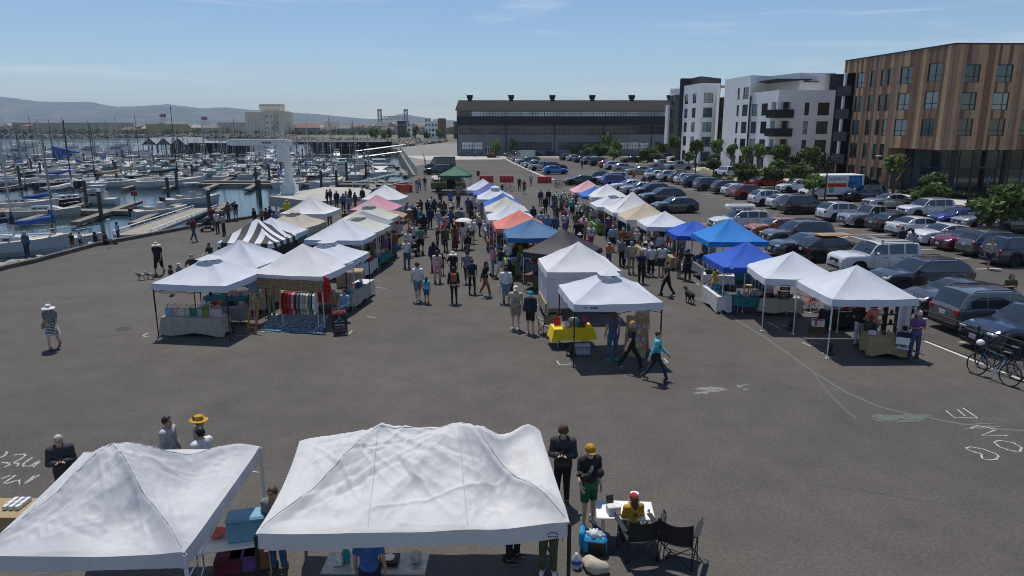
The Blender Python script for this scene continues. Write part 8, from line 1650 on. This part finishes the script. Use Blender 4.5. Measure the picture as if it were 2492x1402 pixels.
# ---- tote bag stall
tc_=G(468,772,.74);table((tc_.x,tc_.y+.25,0),R(-5),2.35,.75,'front table of the tote bag stall',CLO['beige'],'long beige cloth hanging to the ground on the tote bag table',drop=.66,flare=1.10)
tb=MB();K=[(-.15,0),(.15,0),(.16,.33),(-.16,.33)];tb.add([(x,-.05,z)for x,z in K]+[(x,.05,z)for x,z in K],[(0,1,2,3),(7,6,5,4),(0,4,5,1),(1,5,6,2),(3,7,4,0)]);[tb.path([(-.08,y,.32),(-.07,y,.46),(0,y,.52),(.07,y,.46),(.08,y,.32)],.012,5)for y in(-.05,.05)];TOTE=tb.mesh('tote_bag',WHITE)
for i,(c,l)in enumerate((((.22,.34,.50),'light blue'),((.46,.33,.31),'dusty pink'),((.5,.48,.44),'cream'),((.42,.43,.38),'speckled grey'),((.03,.17,.09),'dark green'),((.36,.37,.36),'pale grey'),((.20,.22,.03),'olive green'),((.45,.38,.42),'lilac'),((.52,.40,.40),'pale rose'))):p=tc_+Matrix.Rotation(R(-5),3,'Z')@Vector((-1.0+.25*i,.12+.03*(i%2),.012));OB('tote_bag',TOTE,None,loc=p,rz=R(-5+6*math.sin(i*3)),scale=.92,mats={0:mat('tote_'+l.replace(' ','_'),c,.9,var=.3,scale=30)},label=l+' tote bag standing on the beige table',cat='tote bag',group='tote bags')
table((tc_.x+.5,tc_.y+1.75,0),R(-5),1.8,.6,'back table of the tote bag stall',CLO['grey'],'grey cloth on the back table of the tote bag stall')
for i in range(8):item(('card','box','pile')[i%3],(tc_.x-.3+.22*i,tc_.y+1.75+.08*(i%2),.755),PAL[i],'on the back table of the tote bags',.2*i)
p=G(407,707,1.62);r=EMPTY('hanging_sign',p,R(-6),'pale yellow sign reading RE-MUSED hung under the tote bag tent','sign');m=MB();m.box((0,0,0),(.66,.015,.30));b_=m.ob('panel',mat('pale_yellow_sign',(.55,.50,.30),.7,var=.05),r);text('RE·MUSED',.13,BLACK,b_,(0,-.012,.03),(R(90),0,0),ext=.002)
# ---- vintage clothes stall
rg=[G(634,809),G(783,812),G(800,768),G(655,764)];sheet('rug',rg,.012,mat('blue_patterned_rug',(.16,.22,.27),.95,var=.85,scale=7,detail=2),kind=None);bpy.data.objects['rug']['label']='blue and white patterned rug under the clothes rail';bpy.data.objects['rug']['category']='rug'
ra,rb2=G(690,795),G(776,798);d=rb2-ra;an=math.atan2(d.y,d.x);rk=EMPTY('clothes_rail',ra,an,'white clothes rail at the front of the vintage stall','clothes rail');Lr=d.length;m=MB();m.tube((0,0,1.5),(Lr,0,1.5),.02);m.ob('top_bar',WHITE,rk)
for x in(0,Lr):m=MB();m.tube((x,0,.06),(x,0,1.5),.016);m.tube((x,-.25,.06),(x,.25,.06),.016);m.ob('upright',WHITE,rk)
gm=MB();K=[(-.05,1.0),(.05,1.0),(.25,.92),(.36,.38),(.27,.36),(.21,.70),(.24,.12),(-.24,.12),(-.21,.70),(-.27,.36),(-.36,.38),(-.25,.92)];n_=len(K);gm.add([(-.03,x,z)for x,z in K]+[(.03,x,z)for x,z in K],[tuple(range(n_-1,-1,-1)),tuple(range(n_,2*n_))]+[(i,(i+1)%n_,n_+(i+1)%n_,n_+i)for i in range(n_)]);GARM=gm.mesh('garment',WHITE)
for i,c in enumerate(('mustard','maroon','red','rust','magenta','pink','brown','grey','ltgrey','beige','khaki','cream','sage','white')):OB('hanging_garment',GARM,None,loc=ra+Matrix.Rotation(an,3,'Z')@Vector((.08+i*(Lr-.16)/13,0,.48)),rz=an+.15*math.sin(i*5),scale=(1.3,1,1),mats={0:cm(CL[c])},label='%s shirt hanging on the white clothes rail'%CN.get(c,c),cat='garment',group='clothes on the white rail')
for px,z,c,l,sc in(((783,700),1.62,'red','bright red patterned dress hung at the right corner of the vintage stall',1.25),((615,690),1.72,'ltdenim','light denim shirt hung at the left corner of the vintage stall',.85)):p=G(px[0],px[1],z);OB('hanging_garment',GARM,None,loc=(p.x,p.y,z-.6*sc),rz=R(80),scale=sc,mats={0:cm(CL[c])},label=l,cat='garment')
a,b=G(625,676,2.02),G(786,684,2.02);d=b-a;m=MB();m.grid([[(a.x+d.x*t/12+.02*math.sin(t*2),a.y+d.y*t/12+.03*math.sin(t*1.7),z)for t in range(13)]for z in(2.02,1.8,1.55)],flip=True);m.ob('hanging_cloth',mat('leopard_print_cloth',(.24,.17,.09),.9,var=.7,scale=16,detail=2),smooth=True,label='brown leopard print cloth strung along the front of the vintage stall',cat='cloth')
r=EMPTY('wooden_ladder',G(612,812),R(-25),'leaning wooden ladder rack left of the clothes rail','ladder');m=MB();m.M=Matrix.Rotation(R(-14),4,'X')
for s in(-.2,.2):m.box((s,0,.8),(.09,.04,1.7))
for z in(.25,.6,.95,1.3):m.box((0,0,z),(.4,.03,.06))
m.ob('frame',mat('orange_wood',(.36,.17,.05),.7,var=.2),r)
q=G(828,812);r=EMPTY('sandwich_board',q,R(14),'black sandwich board with a red OPEN panel','sandwich board')
for s,nm in((-1,'front_panel'),(1,'back_panel')):
 m=MB();m.M=Matrix.Translation((0,s*.22,0))@Matrix.Rotation(R(-s*-13),4,'X');m.box((0,0,.58),(.58,.025,.96));[m.box((x,0,.06),(.03,.02,.12),mi=1)for x in(-.25,.25)];fp=m.ob(nm,[mat('blackboard',(.018,.018,.02),.7,var=.1),WHITE],r)
 if s<0:
  M_=Matrix.Translation((0,-.22,0))@Matrix.Rotation(R(-13),4,'X');m=MB();m.M=M_;m.box((0,-.018,.93),(.56,.01,.24));rp_=m.ob('open_panel',RED,fp)
  for s_,sz,z,mm in(('OPEN',.19,.95,WHITE),('CURATED',.09,.40,WHITE),('VINTAGE',.10,.29,mat('pink_chalk',(.55,.3,.3),.8)),('BOUTIQUE',.095,.18,mat('pink_chalk'))):text(s_,sz,mm,fp,M_@Vector((0,-.026,z)),(R(90-13),0,0),ext=.002)
  m=MB();m.M=M_;m.path([(-.2,-.02,.52),(0,-.02,.66),(.2,-.02,.52),(-.2,-.02,.52)],.007,4);m.path([(0,-.02,.66),(.0,-.02,.70),(.03,-.02,.73),(.0,-.02,.77),(-.03,-.02,.75)],.007,4);m.ob('hanger_drawing',WHITE,fp)
p=G(893,700);item('box',(p.x-.9,p.y+.4,0),'khaki','standing as a tall brown cabinet behind the vented left tent',.1,6.0);table(G(880,725),R(80),1.5,.7,'side table outside the vented left tent',CLO['white'],'white cloth on the table outside the vented left tent',drop=.62)
r=EMPTY('ladder_shelf',G(930,640),R(-10),'tall pale wooden ladder shelf at the edge of the left block','shelf');m=MB();[m.box((s,0,.95),(.06,.05,1.9))for s in(-.28,.28)];m.ob('upright',PINE,r)
for z in(.2,.55,.9,1.25,1.6):m=MB();m.box((0,0,z),(.52,.3,.03));m.ob('shelf_board',PINE,r);item('box',Vector(r.location)+Vector((0,0,z+.015)),random.choice(PAL),'on the ladder shelf',.1,1.1)
# ---- front centre stall
yt=G(1390,800,.74);table((yt.x+.05,yt.y+.35,0),R(8),1.45,.75,'table of the front centre stall',CLO['yellow'],'bright yellow tablecloth on the front centre stall',drop=.42,flare=1.16)
for i,(k,c)in enumerate((('card','red'),('card','pink'),('box','white'),('basket','khaki'),('pile','cream'),('card','teal'),('box','brown'),('card','magenta'))):item(k,(yt.x-.5+.15*i,yt.y+.35+.2*math.sin(i*2),.755),c,'on the yellow table',i,1.3)
p=G(1417,862);r=EMPTY('storage_bin',p,R(5),'grey plastic storage bin under the yellow table','bin');m=MB();m.bbox((0,0,.16),(.52,.36,.3),.03);m.ob('tub',mat('grey_translucent_plastic',(.34,.34,.38),.35,var=.25,scale=6),r);m=MB();m.bbox((0,0,.33),(.56,.4,.05),.02);m.ob('lid',mat('grey_bin_lid',(.3,.3,.34),.4),r)
p=G(1548,862);st=EMPTY('card_stand',p,R(-22),'wooden A-frame stand covered with greeting cards','card stand');CC=[(.5,.3,.35),(.2,.35,.4),(.5,.45,.3),(.45,.2,.2),(.5,.5,.5),(.3,.25,.45)]
for s,nm in((-1,'front_board'),(1,'back_board')):
 M_=Matrix.Translation((0,s*.32,0))@Matrix.Rotation(R(s*15),4,'X');m=MB();m.M=M_;m.box((0,0,.72),(.78,.03,1.45));fp=m.ob(nm,PINE,st)
 if s<0:
  for rr in range(5):
   m=MB();m.M=M_;m.box((0,-.04,.30+rr*.24),(.74,.05,.03));m.ob('ledge',PINE,fp)
   for cc in range(4):m=MB();m.M=M_;m.box((-.27+cc*.18,-.035,.42+rr*.24),(.13,.008,.17));m.ob('card',mat('card_%d'%((rr*3+cc)%6),CC[(rr*3+cc)%6],.8,var=.3,scale=20),fp)
p=G(1357,760);r=EMPTY('poster_panel',p,R(4),'panel of colourful art prints beside the white walled tent','display panel');m=MB();m.box((0,0,1.15),(.75,.03,1.7));bp_=m.ob('panel',WHITE,r)
for i in range(15):m=MB();m.box((-.24+.24*(i%3),-.02,.5+.3*(i//3)),(.19,.01,.25));m.ob('print',mat('card_%d'%(i%6)),bp_)
def camp_chair(p,ang,label,col=(.02,.02,.024),sc=1.0,cup=True):
 r=EMPTY('camp_chair',p,ang,label,'chair','folding camp chairs');r.scale=(sc,)*3;fm=mat('chair_fabric_%d'%int(col[0]*1000),col,.8,var=.25,scale=9,bump=.3);m=MB();m.grid([[(x,y,.42-.05*math.sin((x+.26)/.52*math.pi)+(.02 if y>0 else 0))for x in np.linspace(-.26,.26,6)]for y in(-.22,0,.24)]);m.ob('seat',fm,r,smooth=True)
 m=MB();m.grid([[(x,-.24-(z-.42)*.25-.05*math.cos(x/.27*1.57),z-.05*math.cos(x/.27*1.57)*(z>.8))for x in np.linspace(-.27,.27,7)]for z in(.44,.66,.90)]);m.ob('backrest',fm,r,smooth=True)
 for s in(-1,1):m=MB();m.box((s*.31,.02,.63),(.09,.5,.02));o=m.ob('armrest',fm,r);m=MB();m.path([(s*.31,.26,.62),(s*.33,.33,.68),(s*.31,.38,.6),(s*.28,.33,.52)],.012,5);m.ob('cup_holder',BLACK,o)
 for s in(-1,1):
  for a_,b_ in(((s*.28,-.36,.92),(s*.28,-.24,0)),((s*.28,.28,0),(s*.28,.24,.62)),((s*.28,-.24,.02),(s*.28,.24,.44)),((s*.28,.28,.02),(s*.28,-.24,.44))):m=MB();m.tube(a_,b_,.011);m.ob('leg',BLACK,r)
 for y in(.28,-.24):
  for s in(-1,1):m=MB();m.tube((-.28*s,y,.02),(.28*s,y,.44),.01);m.ob('cross_brace',BLACK,r)
camp_chair(Vector(kid.location)+Vector((.05,-.24,0)),R(10),'black camp chair the child in the red cap sits in',sc=1.06);camp_chair(G(1648,1362),R(-24),'empty black camp chair right of the seated child',sc=1.12);camp_chair(G(1332,812),R(20),'black and white patterned camp chair beside the yellow table',(.16,.16,.16));camp_chair(G(1968,752),R(25),'red camp chair under the second white tent of the right row',(.28,.03,.03))
# ---- lemonade table
tp=G(1520,1240,.66);table(tp,R(-4),1.12,.68,'small white folding table beside the seated child',h=.66);z=.66
r=EMPTY('drink_jar',(tp.x+.20,tp.y+.10,z),0,'large glass jar of lemonade with white lid','jar');m=MB();m.lathe([(0,0),(.10,0),(.115,.03),(.115,.2),(.08,.25),(.08,.27)],16);m.ob('glass',mat('lemonade_glass',(.42,.42,.30),.08,var=.1,spec=.8),r,smooth=True);m=MB();m.lathe([(.085,.26),(.085,.30),(0,.302)],16);m.ob('lid',WHITE,r)
item('box',(tp.x-.24,tp.y-.12,z),'white','with dark speckles on the small white table',.2,1.15);r=EMPTY('cup_stack',(tp.x+.0,tp.y-.10,z),0,'stack of white paper cups on the small white table','cups');m=MB();m.lathe([(.04,0),(.032,.16),(0,.162)],12);m.ob('cups',WHITE,r);r=EMPTY('tablet_stand',(tp.x-.27,tp.y+.16,z),R(20),'black framed tablet on the small white table','tablet');m=MB();m.box((0,0,.11),(.15,.015,.2),rx=-.25);m.ob('screen',BLACK,r)
p=G(1448,1340);r=EMPTY('cooler_bag',p,R(-12),'bright blue cooler bag with ice on the ground','cooler bag');m=MB();m.bbox((0,0,.17),(.46,.34,.34),.05);m.ob('bag',mat('cooler_blue',(.02,.25,.48),.6,var=.15),r);m=MB();m.bbox((-.26,.05,.26),(.1,.36,.34),.04);m.ob('lid',mat('cooler_blue'),r);m=MB();m.bbox((.05,-.172,.15),(.34,.02,.26),.008);m.ob('pocket',BLACK,r);V,F=surf_nets(lambda q:ell(q,(0,0,.36),(.17,.12,.08))+.02*np.sin(q[:,0]*40)*np.sin(q[:,1]*45),(-.25,-.2,.22),(.25,.2,.5),.025);OB('ice_bag',raw_mesh('ice_bag',V,F,[mat('ice_plastic',(.5,.56,.6),.15,var=.2,scale=20)]),r)
p=G(1402,1381);r=EMPTY('water_jug',p,0,'clear plastic water jug with a blue label beside the canopy leg','jug');m=MB();m.lathe([(0,0),(.085,0),(.09,.03),(.085,.10),(.09,.12),(.085,.2),(.04,.27),(.03,.30),(0,.30)],12);m.ob('bottle',mat('clear_plastic',(.40,.45,.5),.1,var=.15,spec=.8),r,smooth=True);m=MB();m.lathe([(.091,.09),(.091,.17)],12);m.ob('label_band',mat('jug_label',(.03,.1,.35),.5),r)
V,F=surf_nets(lambda q:ell(q,(0,0,.10),(.27,.17,.14))+.025*np.sin(q[:,0]*16+1)*np.sin(q[:,1]*20),(-.36,-.28,-.01),(.36,.28,.32),.03);OB('canvas_bag',raw_mesh('canvas_bag',V,F,[mat('beige_canvas',(.42,.37,.28),.9,var=.12,scale=8,bump=.3)]),None,loc=G(1446,1388),rz=R(-35),label='slumped beige canvas bag on the ground before the camp chairs',cat='bag')
# ---- between and under the canopies
a=G(570,1312,.74);table((a.x,a.y,0),R(14),1.5,.62,'white folding table between the two canopies');r=EMPTY('cool_box',(a.x+.22,a.y+.08,.74),R(13),'pale blue hard cool box on the white table','cool box');m=MB();m.bbox((0,0,.19),(.66,.38,.38),.03,mi=0);cb_m=mat('pale_blue_plastic',(.16,.33,.46),.45,var=.05);m.ob('tub',cb_m,r);m=MB();m.bbox((0,0,.42),(.68,.40,.10),.035);m.ob('lid',cb_m,r);m=MB();[m.bbox((x,-.2,.34),(.1,.025,.05),.008)for x in(-.2,.2)];m.ob('latches',cb_m,r)
r=EMPTY('platter',(a.x-.33,a.y+.08,.76),0,'coral shell shaped platter on the white table','platter');m=MB();m.lathe([(0,.02),(.10,.02),(.17,.07),(.175,.075),(.11,.005),(0,0)],16);m.ob('dish',cm(CL['coral']),r)
for i in range(3):item('box',G(560+34*i,1388-6*i)+Vector((0,0,0)),('maroon','purple','rust')[i],'of wood under the canopy leg',.2,2.2)
dt=G(915,1368,.75);table(dt,R(-1),1.75,.6,'aluminium folding table under the large canopy',topm=mat('aluminium_top',(.42,.43,.44),.4,.5,var=.25,scale=9))
r=EMPTY('turntable_mixer',(dt.x+.22,dt.y+.02,.75),0,'black music mixer with a round dial on the aluminium table','mixer');m=MB();m.bbox((0,0,.035),(.34,.30,.07),.01);m.ob('case',BLACK,r);m=MB();m.lathe([(0,.075),(.10,.075),(.10,.09),(0,.09)],18);m.ob('dial',ALU,r);item('jar',(dt.x-.52,dt.y+.05,.75),'teal','on the aluminium table',0,1.4);item('box',(dt.x-.62,dt.y-.02,.75),'white','on the aluminium table',1.5,.9);item('box',(dt.x+.68,dt.y+.05,.75),'ltgrey','on the aluminium table',1.5,.9)
e=G(18,1235,.75);table(e,R(0),1.1,.7,'table at the bottom left edge',CLO['tan'],'orange brown cloth on the table at the bottom left edge')
for i in range(9):item('box',(e.x+.02+.12*(i%3),e.y-.05+.13*(i//3),.755),'white','stacked at the bottom left edge',1.57,(.55,.55,1.0)[0]*1.0)
# ---- front right stall
t1_=G(2153,815,.74);table(t1_,R(-8),1.25,.8,'table of the front right stall',CLO['tan'],'tan cloth on the table where people sit',drop=.62)
for i,(k,c)in enumerate((('box','white'),('card','white'),('jar','brown'),('jar','ltgrey'),('card','black'))):item(k,(t1_.x-.45+.2*i,t1_.y+.1*math.sin(i*3),.755),c,'on the tan table',i)
dk_=G(2052,755,.74);table(dk_,R(4),1.6,.6,'dark display table of the front right stall',CLO['black'],'dark cloth on the display table of the front right stall',drop=.66)
for i in range(6):item(('basket','card','box')[i%3],(dk_.x-.6+.22*i,dk_.y+.05,.755),PAL[(i*5)%13],'on the dark display table',i*.7,1.2)
def crate(p,rz,c,l,w=.5):
 r=EMPTY('wooden_crate',p,rz,l,'crate','crates');
 for z in(.05,.13,.21):
  for s in(-1,1):m=MB();m.box((0,s*.16,z),(w,.015,.065));m.ob('slat',c,r);m=MB();m.box((s*w/2,0,z),(.015,.30,.065));m.ob('slat',c,r)
 m=MB();m.box((0,0,.012),(w-.02,.31,.02));m.ob('bottom',c,r)
p=G(1988,808);crate(p,R(-25),mat('brown_crate_wood',(.13,.075,.035),.8,var=.25),'brown slatted wooden crate at the corner of the front right stall',.62);crate(p+Vector((.02,.02,.255)),R(-22),WHITE,'white slatted crate on top of the brown one',.46);item('pile',p+Vector((0,0,.30)),'red','in the white crate',0,1.2)
r=EMPTY('folding_chair',G(2193,875),R(-35),'white folding chair with a boy sitting on it','chair');m=MB();m.bbox((0,0,.44),(.42,.42,.03),.012);m.ob('seat',WHITE,r);m=MB();m.bbox((0,-.26,.74),(.42,.03,.26),.012);m.ob('backrest',WHITE,r)
for s in(-1,1):
 for a_,b_ in(((s*.21,-.28,.86),(s*.21,.22,0)),((s*.21,.16,.44),(s*.21,-.26,0))):m=MB();m.tube(a_,b_,.012);m.ob('leg',LEGB,r)
r=EMPTY('display_shelf',G(2163,815),R(3),'dark brown open shelf with goods at the back of the front right stall','shelf');BW=mat('dark_brown_wood',(.06,.035,.022),.7,var=.2)
for x in(-.7,-.25,.25,.7):m=MB();m.box((x,0,.85),(.05,.3,1.7));m.ob('upright',BW,r)
for z in(.45,.85,1.25,1.65):m=MB();m.box((0,0,z),(1.4,.3,.03));m.ob('shelf_board',BW,r)
for i in range(9):item(('box','jar','card')[i%3],Vector(r.location)+Vector((-.5+.48*(i%3),-.05,.465+.4*(i//3))),PAL[(i*4+1)%13],'on the dark brown shelf',0,1.1)
p=G(2206,850);m=MB();m.grid([[(.06*math.sin(t*2.2),t*.09,z)for t in range(9)]for z in(.35,1.0,1.6,2.1)]);m.ob('curtain',mat('sheer_white_curtain',(.55,.57,.6),.8,trans=.4),loc=p,smooth=True,label='sheer white curtain tied at the right leg of the front right tent',cat='curtain')
t2_=G(1897,724,.74);table(t2_,R(-8),1.7,.8,'table of the second white tent of the right row',CLO['beige'],'beige cloth on the table under the second white tent',drop=.55,flare=1.1)
for i in range(7):item(('basket','box','jar','card')[i%4],(t2_.x-.6+.2*i,t2_.y+.12*math.sin(i*2.4),.755),PAL[(i*3+2)%13],'on the beige table of the second white tent',i*.6,1.1)
r=EMPTY('hanging_signs',G(1905,770),R(-4),'ladder of black price signs hanging before the beige table','sign')
for i in range(7):m=MB();m.box((0,0,.62+.2*i),(.42,.02,.14));s_=m.ob('sign_board',mat('blackboard'),r);m=MB();m.box((0,-.012,.62+.2*i),(.30,.004,.03));m.ob('writing',mat('straw_ink',(.4,.38,.25),.8),s_)
t3_=G(1748,667,.74);table(t3_,R(-15),1.5,.75,'table beside the girl in the yellow dress',CLO['white'],'white cloth on the table beside the girl in yellow',drop=.45)
for i in range(6):item(('basket','jar','box')[i%3],(t3_.x-.5+.2*i,t3_.y+.1*math.sin(i*2.4),.755),PAL[(i*3+5)%13],'on the white table beside the girl',i*.6,1.2)
r=EMPTY('potted_plant',G(1789,742),0,'leafy green plant in a terracotta pot by the tent leg','plant');m=MB();m.lathe([(0,0),(.10,0),(.15,.2),(.16,.2),(.16,.24),(.14,.24),(0,.2)],14);m.ob('pot',mat('terracotta',(.28,.10,.05),.8),r);OB('foliage',CROWN['bush'][0],r,loc=(0,0,.38),scale=.22,mats={0:LEAF['bright']})
r=EMPTY('wooden_stool',G(1820,725),R(20),'tall wooden stool under the royal blue tent','stool');m=MB();m.lathe([(0,.60),(.17,.60),(.17,.64),(0,.64)],14);m.ob('seat',PINE,r)
for x in(-1,1):
 for y in(-1,1):m=MB();m.tube((x*.17,y*.17,0),(x*.10,y*.10,.6),.018);m.ob('leg',PINE,r)
r=EMPTY('clothes_rail',G(1862,722),R(-8),'clothes rail with colourful dresses left of the beige table','clothes rail');m=MB();m.tube((-.7,0,1.6),(.7,0,1.6),.016);m.tube((-.7,0,0),(-.7,0,1.6),.016);m.tube((.7,0,0),(.7,0,1.6),.016);m.ob('frame',STEEL,r)
for i,c in enumerate(('green','magenta','mustard','pink','navy','black','teal','white')):OB('hanging_garment',GARM,None,loc=Vector(r.location)+Vector((-.6+.17*i,-.02*i,.58)),rz=R(-8+10*math.sin(i)),mats={0:cm(CL[c])},label='%s dress on the rail left of the beige table'%CN.get(c,c),cat='garment',group='dresses on the right rail')
# ==== haze
m=MB();m.box((0,4200,143),(17900,9550,298));hz=m.ob('haze',kind='stuff',label='pale sea haze over the harbour and hills',cat='haze')
hmat=bpy.data.materials.new('haze_air');hmat.use_nodes=True;nt=hmat.node_tree;nt.nodes.clear()
vo=nt.nodes.new('ShaderNodeVolumePrincipled');ou=nt.nodes.new('ShaderNodeOutputMaterial');nt.links.new(vo.outputs[0],ou.inputs['Volume'])
vo.inputs['Density'].default_value=1.0e-4;vo.inputs['Color'].default_value=(0.66,0.83,1.0,1);vo.inputs['Anisotropy'].default_value=0.1
hz.data.materials.append(hmat)
